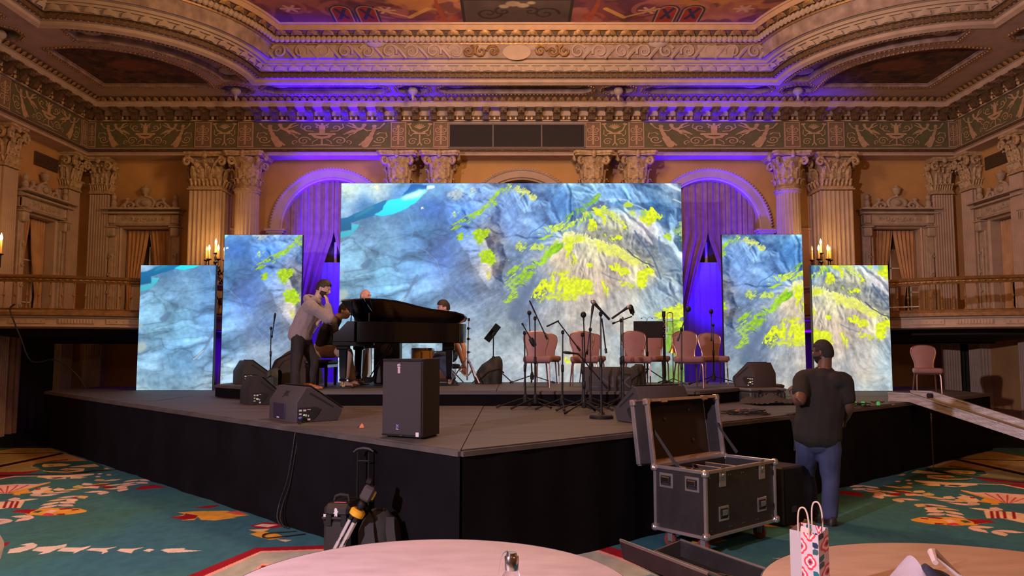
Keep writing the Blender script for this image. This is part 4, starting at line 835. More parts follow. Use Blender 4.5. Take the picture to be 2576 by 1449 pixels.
def pier_cap(w, d):
    mb = MB(); h = ZCT - ZCB; mb.box((0, -d / 2, .01), (w * 1.04, d * 1.04 + .02, .05)); mb.box((0, -d / 2, -.03), (w * 1.12, d * 1.1 + .03, .03))
    mb.box((0, -d / 2, h * .45), (w * .96, d * .96, h * .85))
    def leaf(T, z0, z1, ww, out):
        L = [(0, z0, ww * .7), (.03, lerp(z0, z1, .5), ww), (.05, lerp(z0, z1, .85), ww * .8), (.05 + out, z1, ww * .5), (.06 + out, z1 - .04, ww * .2)]
        mb.loft([[(-u, -y, z), (0, -y - .025, z), (u, -y, z)] for y, z, u in L], 0, mx=T)
    for (n, T0, L) in ((4, Matrix.Translation((0, -d, 0)), w), (2, Matrix.Translation((w / 2, -d / 2, 0)) @ Matrix.Rotation(PI / 2, 4, 'Z'), d), (2, Matrix.Translation((-w / 2, -d / 2, 0)) @ Matrix.Rotation(-PI / 2, 4, 'Z'), d)):
        for i in range(n * 2): leaf(T0 @ Matrix.Translation((L * ((i + .5) / (n * 2) - .5), 0, 0)), .04, h * .24, L / n / 4.6, .03)
        for i in range(n): leaf(T0 @ Matrix.Translation((L * ((i + .5) / n - .5), 0, 0)), h * .22, h * .58, L / n / 2.4, .07)
        for i in range(n - 1): leaf(T0 @ Matrix.Translation((L * ((i + 1) / n - .5), 0, 0)), h * .3, h * .76, L / n / 3, .08)
    for sx in (-1, 1):
        for sy in (0, 1):
            pts = [(sx * w * .2, -d - .05, h * .42), (sx * w * .3, -d - .07, h * .66), (sx * w * .45, -d - .10, h * .80)] + [(sx * (w * .53 + a), -d - .12, h * .72 + b) for a, b in spiral(0, 0, .10, 1.25, PI / 2 + .3, -1, 14)]
            if sy: pts = [(sx * (w / 2 + (-y - d)), -d / 2 - .0 + (abs(x) - w * .35) * -1.0, z) for x, y, z in pts]
            mb.tube(pts, [.03, .04, .045] + [lerp(.045, .02, i / 13) for i in range(14)], 6)
    mb.box((0, -d / 2 - .03, h * .905), (w * 1.2, d + .18, h * .05)); mb.box((0, -d / 2 - .03, h * .965), (w * 1.28, d + .24, h * .07)); mb.ell((0, -d - .12, h * .92), (.06, .05, .09), 8, 6)
    return mb
pw, pd = .74, .72
PIE = pier(pw, pd).mesh('pilaster', M_cream, 0); PCP = pier_cap(pw, pd).mesh('capital', M_capital)
for px, yb_ in ((514, WY), (2107, WY)):
    x = PY(px, 560, WY - pd).x; t = link('pilaster', PIE, wb, Matrix.Translation((x, WY, 0))); link('capital', PCP, t, Matrix.Translation((0, 0, ZCB)))
cw, cd = .44, .24
CPI = pier(cw, cd).mesh('pilaster', M_cream, 0); CPC = pier_cap(cw, cd).mesh('capital', M_capital)
for par, x, y, rz in ((wb, XL + .60, WY, 0), (wb, XR - .56, WY, 0), (wl, XL, WY - .62, PI / 2), (wr, XR, WY - .62, -PI / 2), (wl, XL, side_y(-16, XL), PI / 2), (wr, XR, side_y(2598, XR), -PI / 2)):
    t = link('pilaster', CPI, par, TR((x, y, 0), rz)); link('capital', CPC, t, Matrix.Translation((0, 0, ZCB)))
# ---- arches with their moulding, imposts and hangings
for cx, w_ in ARCH:
    mb = MB(); prof = [(0, .25), (0, -.04), (.03, -.05), (.05, -.10), (.07, -.10), (.20, -.10), (.22, -.13), (.25, -.13), (.27, -.06), (.29, 0)]
    aa = np.linspace(PI, 0, 40); mb.loft([[(cx + (AR + o) * math.cos(a), WY + y, AZ + (AR + o) * math.sin(a)) for a in aa] for o, y in prof], 0)
    t = mb.obj('archivolt', M_cream, wb, 40)
    bm_ = MB()
    for a in np.linspace(PI, 0, 64): bm_.box((0, 0, 0), (.035, .03, .035), 0, 0, Matrix.Translation((cx + (AR + .25) * math.cos(a), WY - .135, AZ + (AR + .25) * math.sin(a))) @ Matrix.Rotation(a - PI / 2, 4, 'Y').inverted())
    o = bm_.obj('dentil_row', M_cream, t); o['kind'] = 'stuff'
    for s_ in (-1, 1):
        xx = cx + s_ * (AR + .15); MB().box((xx, WY + .04, AZ - .03), (.50, .42, .06), 0, .015).box((xx, WY + .06, AZ - .08), (.42, .38, .05), 0, .01).box((xx, WY + .08, (AZ - .1 + .3) / 2), (.34, .34, AZ - .4), 0, .01).obj('impost', M_cream, t)
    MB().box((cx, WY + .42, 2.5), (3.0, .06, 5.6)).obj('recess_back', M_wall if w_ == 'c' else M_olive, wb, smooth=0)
    if w_ == 'c':
        continue
    # window behind the sheer
    wn = MB(); yy = WY + .38
    for dx in (-.42, 0, .42): wn.box((cx + dx, yy, 2.4), (.06, .05, 3.9))
    for z in (1.2, 2.0, 2.75, 3.5): wn.box((cx, yy, z), (.9, .05, .05))
    wo = struct(wn.obj('window_%d' % (1 if w_ == 'l' else 2), M_white, smooth=0))
    MB().box((cx, yy + .02, 2.4), (.9, .01, 3.9)).obj('pane', mat('grey_brown_glass', (.20, .15, .12), .2), wo, smooth=0)  # pane in one even grey-brown colour
    side = 'left' if w_ == 'l' else 'right'
    def pleat(u, k, amp): return amp * math.sin(u * k) + amp * .4 * math.sin(u * k * 2.3 + 1)
    sh = MB().grid(lambda u, v: (cx - .95 + 1.9 * u, WY + .31 + pleat(u, 70, .012), .3 + v * 3.55), 90, 2)
    tag(sh.obj('sheer_curtain', M_sheer, smooth=80), 'pale sheer curtain hanging inside the %s arch' % side, 'curtain')
    for s_ in (-1, 1):
        ztop = lambda x: AZ + math.sqrt(max(0.02, AR * AR - (x - cx) ** 2)) + .02
        zgap = PY(880, 597, WY).z + (.02 if w_ == 'l' else .0)
        def dr(u, v):
            # u 0 = centre edge, 1 = outer jamb; v 0 = top, 1 = bottom (gathered toward the jamb)
            xt = cx + s_ * (AR - .01) * u
            zt_ = ztop(max(cx - AR, min(cx + AR, xt))); z = lerp(zt_, .3, v)
            k = max(0, (zgap - z) / (zgap - 1.55)); k = min(k, 1.0) ** .85
            inner = lerp(.004, .80, k); uu = lerp(inner, AR, u)
            a = .035 + .02 * k
            return (cx + s_ * uu, WY + .10 + pleat(u + v * .03, 46 + 9 * s_, a) + .035 * math.sin(u * 11 + v * 2), z)
        d = MB().grid(dr, 110, 26); o = d.obj('arch_drape', M_drape, smooth=80)
        tag(o, 'brown damask drape pulled to the %s side of the %s arch' % ('left' if s_ < 0 else 'right', side), 'curtain')
# wainscot rail between pier and round column
for a, b in ((556, 592), (2018, 2072)):
    xa, xb = PY(a, 577, WY).x - .2, PY(b, 577, WY).x + .2; z = PY(1311, 577, WY).z
    MB().box(((xa + xb) / 2, WY - .04, z), (xb - xa, .08, .06), 0, .01).box(((xa + xb) / 2, WY - .015, z / 2), (xb - xa, .03, z - .05)).obj('dado_panel', mat('pink_plaster', (.62, .36, .24), .8), wb, smooth=0)
# ---- doors above the balconies
def door(n, T, sd, where):
    d = struct(MB().loft([[(s_ * (DW / 2 + o), y, z) for s_, z in ((-1, DB), (-1, DZ + o), (1, DZ + o), (1, DB))] for o, y in ((0, .30), (0, -.05), (.03, -.08), (.06, -.05), (.09, -.06))], 0, flip=True).obj('door_%d' % n, M_cream, smooth=0))
    d.matrix_world = T
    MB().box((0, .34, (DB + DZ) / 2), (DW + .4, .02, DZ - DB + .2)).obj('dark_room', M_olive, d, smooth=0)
    for s_ in (-1, 1):
        x = s_ * (DW / 2 + .19); j = MB().box((x, -.06, (DB + DZ) / 2 + .03), (.19, .13, DZ - DB + .06), 0, .012).box((x, -.15, (DB + DZ) / 2 - .25), (.11, .05, DZ - DB - .7), 0, .012).box((x, -.13, DZ - .10), (.20, .22, .22), 0, .03).box((x, -.13, DZ + .03), (.25, .26, .05), 0, .012)
        for k in range(4): j.tube([(x + a, -.20, DZ - .7 - k * .42 + b) for a, b in spiral(0, 0, .055, 1.2, k, 1, 9)], .012, 4)
        j.obj('jamb', M_stone, d)
    l = MB().box((0, -.08, DZ + .30), (DW + .56, .18, .34), 0, .012).box((0, -.09, DZ + .10), (DW + .5, .2, .05), 0, .012)
    for s_ in (-1, 1): l.box((s_ * (DW / 2 + .19), -.16, DZ + .30), (.18, .1, .30), 0, .02)
    for k in range(7):
        x = (k - 3) * .145; l.tube([(x + a, -.175, DZ + .30 + b) for a, b in spiral(0, 0, .09 if k == 3 else .07, 1.3, k * 2, (-1) ** k, 10)], [lerp(.03, .012, i / 9) for i in range(10)], 5)
    l.obj('lintel', M_stone, d)
    MB().prism([(0, 0), (-.30, 0), (-.30, .05), (-.24, .07), (-.20, .12), (-.16, .14), (0, .14)][::-1], -(DW / 2 + .33), DW / 2 + .33, 0, Matrix(((0, 0, 1, 0), (1, 0, 0, 0), (0, 1, 0, DZ + .47), (0, 0, 0, 1)))).prism([(0, .14), (-.36, .14), (-.36, .19), (0, .19)][::-1], -(DW / 2 + .38), DW / 2 + .38, 0, Matrix(((0, 0, 1, 0), (1, 0, 0, 0), (0, 1, 0, DZ + .47), (0, 0, 0, 1)))).obj('door_cornice', M_stone, d)
    zt = DZ + .66
    for s_ in (-1, 1):
        MB().lathe([(.085, 0), (.085, .08), (.055, .10), (.075, .18), (.06, .25), (.045, .30), (.07, .33), (.05, .36), (.06, .46), (.03, .50), (.02, .54)], 10, 0, TR((s_ * (DW / 2 + .17), -.15, zt))).obj('finial', M_stone, d)
        f = MB(); f.tube([(s_ * (.36 + a), -.12, zt + .13 + b) for a, b in spiral(0, 0, .14, 1.4, -.6, 1, 16)], [lerp(.05, .02, i / 15) for i in range(16)], 6)
        f.tube([(s_ * .62, -.12, zt + .04), (s_ * .54, -.12, zt + .10), (s_ * .46, -.12, zt + .20), (s_ * .42, -.12, zt + .30)], [.03, .05, .05, .04], 6); f.ell((s_ * .43, -.12, zt + .35), (.06, .05, .07), 8, 6); f.tube([(s_ * .18, -.12, zt + .20), (s_ * .28, -.12, zt + .11), (s_ * .36, -.12, zt + .22)], .02, 5)
        f.obj('scroll_figure', M_stone, d)
    MB().lathe([(.25, 0), (.25, .05), (.20, .07), (.18, .03), (.10, .05), (.0001, .06)], 22, 0, Matrix.Translation((0, -.08, zt + .22)) @ Euler((PI / 2, 0, 0)).to_matrix().to_4x4()).lathe([(.05, .44), (.03, .50), (.07, .54), (.10, .68), (.12, .72), (.07, .74), (.03, .82), (.01, .86)], 12, 0, TR((0, -.12, zt))).ell((0, -.15, zt + .22), (.10, .05, .11), 10, 6).obj('medallion', M_stone, d)
    for o in COL.objects:
        if o.parent == d:
            for v in o.data.vertices:
                if v.co.z > DZ: v.co.z = DZ + (v.co.z - DZ) * .69
    # glazed leaf behind
    g = MB()
    for x in (-DW * .02, DW * .30): g.box((x, .28, (DB + DZ) / 2 - .2), (.035, .03, DZ - DB - .4))
    for z in (DB + .35, DB + .82, DB + 1.28): g.box((DW * .14, .28, z), (DW * .34, .03, .03))
    g.obj('glazing_bars', M_white, d, smooth=0); MB().box((DW * .14, .295, (DB + DZ) / 2 - .2), (DW * .34, .008, DZ - DB - .5)).obj('pane', mat('orange_brown_glass', (.30, .17, .08), .25), d, smooth=0)  # pane in one even orange-brown colour
    for s_ in (-1, 1):
        def dr(u, v):
            z = lerp(DZ - .02, DB + .02, v); tie = .30; k = min(1, v / .78); w0 = lerp(.54, .20, k ** 1.3) if v < .78 else lerp(.20, .30, (v - .78) / .22); x0 = lerp(.0, .30, k ** 1.2) if v < .78 else lerp(.30, .22, (v - .78) / .22)
            x = x0 + w0 * u * (1 if x0 + w0 <= DW / 2 else (DW / 2 - x0) / w0)
            return (s_ * x, .16 + .028 * math.sin(u * 34 + v * 2) * (1 - .4 * k) + .012 * math.sin(u * 71), z)
        dd = MB().grid(dr, 56, 22).obj('door_drape', M_tan, smooth=80); dd.matrix_world = T; tag(dd, 'gold drape on the %s of the doorway %s' % ('left' if s_ < 0 else 'right', where), 'curtain')
    return d
door(1, Matrix.Translation((DOORX[0], WY, 0)), 1, 'above the left balcony, back wall'); door(2, Matrix.Translation((DOORX[1], WY, 0)), 1, 'above the right balcony, back wall')
door(3, TR((XL, DYL, 0), PI / 2), 1, 'in the left side wall'); door(4, TR((XR, DYR, 0), -PI / 2), 1, 'in the right side wall')
# air vents in the side walls
for X, px, rz, sd in ((XL, 100, PI / 2, 'left'), (XR, 2526, -PI / 2, 'right')):
    y = side_y(px, X); r = ray(px, 402 if sd == 'left' else 395); z = CAMZ + r.z * X / r.x
    t = thing('air_vent', 'dark slatted air vent high on the %s side wall' % sd, 'vent', (X, y, z), rz)
    MB().box((0, -.02, 0), (.86, .03, .30), 0, .006).obj('vent_frame', mat('brown_metal', (.07, .04, .02), .6), t, smooth=0)
    for k in range(7): MB().box((0, -.04, -.115 + k * .038), (.80, .02, .012), 0, 0).obj('slat', mat('brown_slat', (.13, .07, .035), .6), t, smooth=0)
# ================================================================== stage, riser, screens
SZ, RZ = .97, 1.17
M_deck = mat('scuffed_black_deck', (.050, .043, .041), .62, vscale=2.2, col2=(.085, .074, .070), stretch=(.35, 2.2, 1), bump=.1, bscale=12)
M_skirt = mat('black_stage_skirt', (.0062, .0052, .0066), .95, var=.25, vscale=2, bump=.05, bscale=6, spec=.06)
def clip(poly, a, b, keep):
    out = []
    for i in range(len(poly)):
        p, q = poly[i], poly[(i + 1) % len(poly)]; dp = a * p[0] + b * p[1] - keep; dq = a * q[0] + b * q[1] - keep
        if dp <= 0: out.append(p)
        if dp * dq < 0: t = dp / (dp - dq); out.append((p[0] + (q[0] - p[0]) * t, p[1] + (q[1] - p[1]) * t))
    return out
def area2(p): return abs(sum(p[i][0] * p[(i + 1) % len(p)][1] - p[(i + 1) % len(p)][0] * p[i][1] for i in range(len(p)))) / 2
def platform(name, label, poly, z0, z1, x0, y0, pw_, pl_):
    t = thing(name, label, 'stage', (0, 0, 0)); xs = [p[0] for p in poly]; ys = [p[1] for p in poly]
    i0 = math.floor((min(xs) - x0) / pl_); i1 = math.ceil((max(xs) - x0) / pl_); j0 = math.floor((min(ys) - y0) / pw_); j1 = math.ceil((max(ys) - y0) / pw_); g = .004
    for i in range(i0, i1):
        for j in range(j0, j1):
            p = poly
            for a, b, k in ((1, 0, x0 + (i + 1) * pl_ - g), (-1, 0, -(x0 + i * pl_ + g)), (0, 1, y0 + (j + 1) * pw_ - g), (0, -1, -(y0 + j * pw_ + g))):
                p = clip(p, a, b, k) if len(p) > 2 else []
            if len(p) > 2 and area2(p) > .02: MB().prism(p, z1 - .045, z1 - random.choice((0, .002, .003))).obj('deck_panel', M_deck, t, smooth=0)
    n = len(poly)
    for i in range(n):
        a, b = Vector(poly[i]), Vector(poly[(i + 1) % n]); L = (b - a).length
        if L < .3: continue
        d = (b - a).normalized(); nr = Vector((d.y, -d.x)); m = max(2, int(L / .25))
        sk = MB().grid(lambda u, v: (*(a + d * L * u + nr * (.012 + .012 * math.sin(u * L * 5.2) * (1 - v * .7) + .006 * math.sin(u * L * 13 + 2))), lerp(z0 + .005, z1 - .05, v)), m * 3, 2)
        sk.obj('skirt', M_skirt, t, smooth=80)
        MB().prism([tuple(a), tuple(b), tuple(b + nr * .03), tuple(a + nr * .03)], z1 - .05, z1 - .012).obj('edge_strip', M_deck, t, smooth=0)
    return t
SV, SL, SR = (-.38, 5.80), (-8.32, 13.98), (7.92, 13.15)
stage = platform('stage', 'large black corner stage with pointed front and black skirt', [SV, SR, (8.3, 13.5), (8.3, 16.2), (-8.6, 16.2), (-8.6, 14.3), SL], 0, SZ, SV[0], .42, 1.22, 2.44)
riser = platform('stage_riser', 'low black riser platform under the piano and chairs', [(-2.65, 10.45), (2.5, 10.45), (4.35, 12.45), (4.35, 13.3), (-4.75, 13.3), (-4.75, 12.45)], SZ, RZ, -2.65, 10.45, 1.3, 2.44)
# ---- LED screens: one picture, each screen shows its own cut of it
LEDM = image_mat('led_picture', led_landscape(), emit=1.05)
M_ledc = mat('led_cabinet', (.02, .02, .022), .5)
def led(label, px0, px1, py, Y, zb, u0, u1, v0, v1, lean=0.0):
    a, b = PY(px0, py, Y), PY(px1, py, Y); w = b.x - a.x; h = a.z - zb; cx = (a.x + b.x) / 2
    t = thing('led_screen', label, 'screen', (cx, Y, zb), 0, None)
    d = MB().add([(-w / 2, 0, 0), (w / 2, 0, 0), (w / 2, 0, h), (-w / 2, 0, h)], [(0, 1, 2, 3)]).obj('display', LEDM, t, smooth=0)
    uv_by(d, lambda p: (lerp(u0, u1, p.x / w + .5), lerp(1 - v1, 1 - v0, p.z / h)))
    MB().box((0, .05, h / 2), (w + .012, .09, h + .012), 0, .004).obj('cabinet', M_ledc, t, smooth=0)
    for s_ in ((-1, 1) if w < 3 else (-1, -.33, .33, 1)):
        x = s_ * (w / 2 - .25); MB().bar((x, .12, h * .9), (x, .80, .04), .022, n=6).bar((x, .12, .035), (x, .80, .035), .025, n=6).bar((x, .14, .03), (x, .14, h * .92), .025, n=6).obj('support', M_ledc, t)
    return t
U = lambda p: p / 854.; V = lambda p: p / 505.
led('huge central video screen showing mossy mountains and a turquoise lake', 859, 1713, 461, 15.25, SZ + .003, 0, 1, 0, 1)
led('low outer left video screen with grey mud flats', 355, 543, 667.5, 14.55, SZ + .003, 0, U(187), V(71), V(384))
led('tall inner left video screen behind the floor monitors', 565.5, 761, 591, 15.35, SZ + .003, U(197), U(392), V(29), V(412))
led('tall inner right video screen beside the right arch', 1816, 2017, 590, 14.95, SZ + .003, U(382), U(584), V(0), V(402))
led('low outer right video screen behind the man in the black shirt', 2040.5, 2233, 667.5, 14.25, SZ + .003, U(584), U(776), V(71), V(391))
# ================================================================== balconies, hangings below them
M_fascia = mat('balcony_plaster', (.52, .40, .29), .75, var=.1, vscale=5); M_rail = mat('brass_rail', (.34, .19, .06), .38, metal=.5, var=.25, vscale=14)
for s_, c, sd in ((1, (-9.7, 17.9), 'left'), (-1, (10.2, 17.9), 'right')):
    def ar(r, a): return (c[0] + s_ * r * math.cos(a), c[1] + r * math.sin(a))
    A = np.linspace(-PI / 2 - .1, .06, 36)
    t = thing('balcony', 'curved %s balcony with brass balustrade over the side of the stage' % sd, 'balcony', (0, 0, 0))
    R0 = 4.0
    prof = [(R0 - .9, 2.13), (R0 - .02, 2.13), (R0 + .02, 2.15), (R0 + .02, 2.18), (R0 - .01, 2.19), (R0 - .01, 2.31), (R0 + .02, 2.32), (R0 + .02, 2.34)]
    MB().loft([[(*ar(r, a), z) for a in A] for r, z in prof], 0, flip=s_ < 0).obj('fascia', M_fascia, t)
    MB().loft([[(*ar(r, a), z) for a in A] for r, z in ((R0 + .02, 2.34), (R0 + .09, 2.36), (R0 + .10, 2.42), (R0 + .03, 2.46), (R0 + .05, 2.48), (R0 - .1, 2.49), (R0 - .14, 2.44), (R0 - 3.9, 2.44))], 0, flip=s_ < 0).obj('gilt_ledge', mat('dull_gilt', (.34, .20, .085), .5, metal=.2, var=.3, vscale=12), t)
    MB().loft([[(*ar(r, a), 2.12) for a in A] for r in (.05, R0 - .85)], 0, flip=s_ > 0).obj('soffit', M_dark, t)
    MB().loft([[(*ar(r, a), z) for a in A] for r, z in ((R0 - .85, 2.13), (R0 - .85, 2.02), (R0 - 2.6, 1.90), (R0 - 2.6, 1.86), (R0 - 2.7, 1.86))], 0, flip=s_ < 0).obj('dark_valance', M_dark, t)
    for k in range(9):
        a0, a1 = A[1 + k * 4 - (k > 7)] if 1 + k * 4 < 35 else A[33], A[min(35, 4 + k * 4)]
        q = np.linspace(a0, a1, 5); pn = MB().loft([[(*ar(R0 + o, a), z) for a in q] for o, z in ((-.012, 2.205), (.012, 2.21), (.012, 2.30), (-.012, 2.305))], 0, flip=s_ < 0)
        am = (a0 + a1) / 2
        for j in range(5 if k % 2 else 12):
            aa = lerp(a0, a1, (j + .5) / (5 if k % 2 else 12)); pn.box((0, 0, 0), (.02, .025, .07 if not k % 2 else .03), 0, .004, TR((*ar(R0 + .014, aa), 2.255), (aa + PI / 2) * s_))
        pn.obj('fascia_panel', M_fascia, t)
    MB().loft([[(*ar(R0 - .02 + o, a), z) for a in A] for o, z in ((-.03, 2.97), (.02, 2.96), (.03, 2.985), (.015, 3.0), (.02, 3.03), (.05, 3.045), (.06, 3.07), (.03, 3.10), (-.04, 3.10), (-.05, 3.06), (-.03, 2.97))], 0, flip=s_ < 0).obj('handrail', M_rail, t)
    sc_ = MB()
    for i in range(64):
        a = lerp(A[0], A[-1], (i + .5) / 64); sc_.ell((0, 0, 0), (.035, .012, .016), 6, 4, 0, TR((*ar(R0 + .012, a), 3.013), (a + PI / 2) * s_))
    o = sc_.obj('rail_scrollwork', M_gold, t); o['kind'] = 'stuff'
    bl = MB().lathe([(.022, 0), (.022, .02), (.009, .04), (.008, .12), (.014, .15), (.008, .18), (.010, .20), (.026, .24), (.010, .28), (.014, .31), (.008, .34), (.007, .45), (.018, .48)], 8).mesh('baluster', M_rail)
    for i in range(36):
        a = lerp(A[0], A[-1], (i + .5) / 36); link('baluster', bl, t, Matrix.Translation((*ar(R0 - .02, a), 2.485)))
    # clear acrylic guard standing behind part of the rail
    g = thing('acrylic_guard', 'clear acrylic guard panel with white edge behind the %s balcony rail' % sd, 'guard', (0, 0, 0)); a0, a1 = -.92, -.62
    q = np.linspace(a0, a1, 8); MB().loft([[(*ar(R0 - .16, a), z) for a in q] for z in (2.49, 3.02)], 0).obj('sheet', mat('clear_acrylic', (.9, .92, .95), .05, trans=1.0, spec=.5), g)
    e = MB().tube([(*ar(R0 - .16, a), 2.955) for a in q], .012, 5).tube([(*ar(R0 - .16, a), 2.56) for a in q], .012, 5)
    for a in (a0, a1): e.bar((*ar(R0 - .16, a), 2.49), (*ar(R0 - .16, a), 2.96), .012, n=5)
    e.obj('white_edge', mat('white_plastic', (.62, .58, .55), .4), g)
    # drape below the balcony at the outer end and the dark panel in the corner
    X = XL + .14 if s_ > 0 else XR - .14; y0, y1 = (14.2, 16.1) if s_ > 0 else (13.6, 15.75)
    dr = MB().grid(lambda u, v: (X + .05 * math.sin(u * 60) + .02 * math.sin(u * 140 + v), lerp(y0, y1, u), lerp(.02, 2.14, v)), 90, 3).obj('lower_drape', M_drape, smooth=80); tag(dr, 'brown damask drape hanging under the %s balcony' % sd, 'curtain')
    if s_ > 0: tag(MB().grid(lambda u, v: (XL + .05 + .02 * math.sin(u * 40), lerp(16.15, 18.0, u), lerp(.02, 2.0, v)), 50, 2).obj('dark_corner_panel', mat('dark_brown_panel', (.022, .012, .007), .9), smooth=80), 'dark brown panel filling the corner under the left balcony', 'curtain')  # dark brown rippled panel along the side wall
    else: tag(MB().grid(lambda u, v: (lerp(10.1, 10.72, u), WY - .12 + .03 * math.sin(u * 44), lerp(.02, 2.0, v)), 50, 2).obj('dark_corner_panel', mat('dark_olive_cloth', (.020, .017, .008), .9), smooth=80), 'dark olive cloth hanging in the corner under the right balcony', 'curtain')
# ---- candle sconces with garlands
M_iron = mat('wrought_iron', (.03, .022, .02), .5, metal=.5); M_wax = mat('candle_wax', (.85, .50, .16), .5); M_flame = mat('candle_bulb', (1, .72, .30), .3, emit=22); M_leaf = mat('dark_garland_leaf', (.035, .022, .028), .6, var=.5, vscale=9)
def sconce(px, sd, Y, lit, rc):
    p = PY(px, 655, Y); t = thing('candle_sconce', 'wrought-iron candle sconce with leafy garland beside the %s pilaster' % sd, 'sconce', tuple(p))
    st = MB().tube([(0, .3, -.9), (0, .05, -.75), (0, 0, -.4), (0, 0, 0), (0, 0, .12)], .018, 6).lathe([(.01, -.1), (.05, -.04), (.02, 0), (.03, .06), (.012, .12)], 8).lathe([(.09, 0), (.09, .02), (.03, .04)], 12, 0, Matrix.Translation((0, .42, -.9)) @ Euler((PI / 2, 0, 0)).to_matrix().to_4x4()).bar((0, .3, -.9), (0, .5, -.9), .02)
    st.obj('stem', M_iron, t)
    for k in range(5):
        x = (-.205, -.10, .0, .105, .205)[k]; z0 = (0, .01, .16, .01, 0)[k]; yy = (0, -.12, 0, -.12, 0)[k]
        arm = MB()
        if k != 2: arm.tube([(0, 0, -.28), (x * .5, yy * .5, -.34), (x * .9, yy * .9, -.24), (x * 1.02, yy, -.1), (x, yy, z0 - .02)], .011, 6)
        arm.lathe([(.012, -.03), (.03, -.02), (.062, .0), (.058, .012), (.02, .01)], 12, 0, TR((x, yy, z0)))
        arm.obj('arm', M_iron, t); cd_ = MB().lathe([(.021, .01), (.020, .20), (.012, .205)], 10, 0, TR((x, yy, z0))).obj('candle', M_wax, t)
        MB().lathe([(.008, .20), (.017, .215), (.024, .24), (.020, .275), (.010, .305), (.001, .33)], 10, 0, TR((x, yy, z0))).obj('bulb', M_flame if k in lit else mat('unlit_bulb', (.8, .6, .4), .3), cd_)
    gl = MB(); r = random.Random(3)
    for i in range(150):
        f = r.random() ** .8; a = r.random() * 6.28; rr = .03 + .10 * math.sin(min(1, f * 1.2) * PI * .8) + .02; c = Vector((rr * math.cos(a) - (.05 if rc > 0 else -.03) * f, rr * math.sin(a) * .6 + .1 * 0, -.12 - f * (1.15 if rc > 0 else .55)))
        d = Vector((r.uniform(-1, 1), r.uniform(-1, 1), r.uniform(-1, .4))).normalized() * .07; s2 = d.cross(Vector((0, 0, 1))).normalized() * .028
        gl.add([c - d, c + s2, c + d, c - s2 + d * .2], [(0, 1, 2, 3)])
    o = gl.obj('garland', M_leaf, t, smooth=0); o['kind'] = 'stuff'
    for k in lit:
        lamp('candle_light', 'POINT', (p.x + (-.205, -.10, 0, .105, .205)[k], p.y + (0, -.12, 0, -.12, 0)[k] - .06, p.z + (0, .01, .16, .01, 0)[k] + .27), (1, .55, .18), 5.5, shadow_soft_size=.03)
sconce(542, 'left', 17.15, (1, 2, 3, 4), -1); sconce(2066, 'right', 17.15, (1, 2, 3), 1)
p = PX_ = Vector((XL + .62, side_y(-4, XL + .62), 0)); r_ = ray(0, 640); zz = CAMZ + r_.z * (XL + .55) / r_.x
t = thing('candle_sconce', 'candle sconce cut off at the left edge, lit on the left wall', 'sconce', (XL + .6, side_y(-2, XL + .6), zz))
MB().tube([(-.5, 0, -.3), (-.2, 0, -.4), (0, 0, -.25), (0, 0, 0)], .015, 6).lathe([(.012, -.03), (.06, 0), (.02, .01)], 10).obj('arm', M_iron, t)
MB().lathe([(.024, .01), (.022, .26)], 10).obj('candle', M_wax, t); MB().lathe([(.01, .26), (.026, .30), (.02, .35), (.001, .41)], 10).obj('bulb', M_flame, t)
lamp('candle_light', 'POINT', (t.location.x + .08, t.location.y - .08, zz + .34), (1, .55, .18), 7, shadow_soft_size=.03)
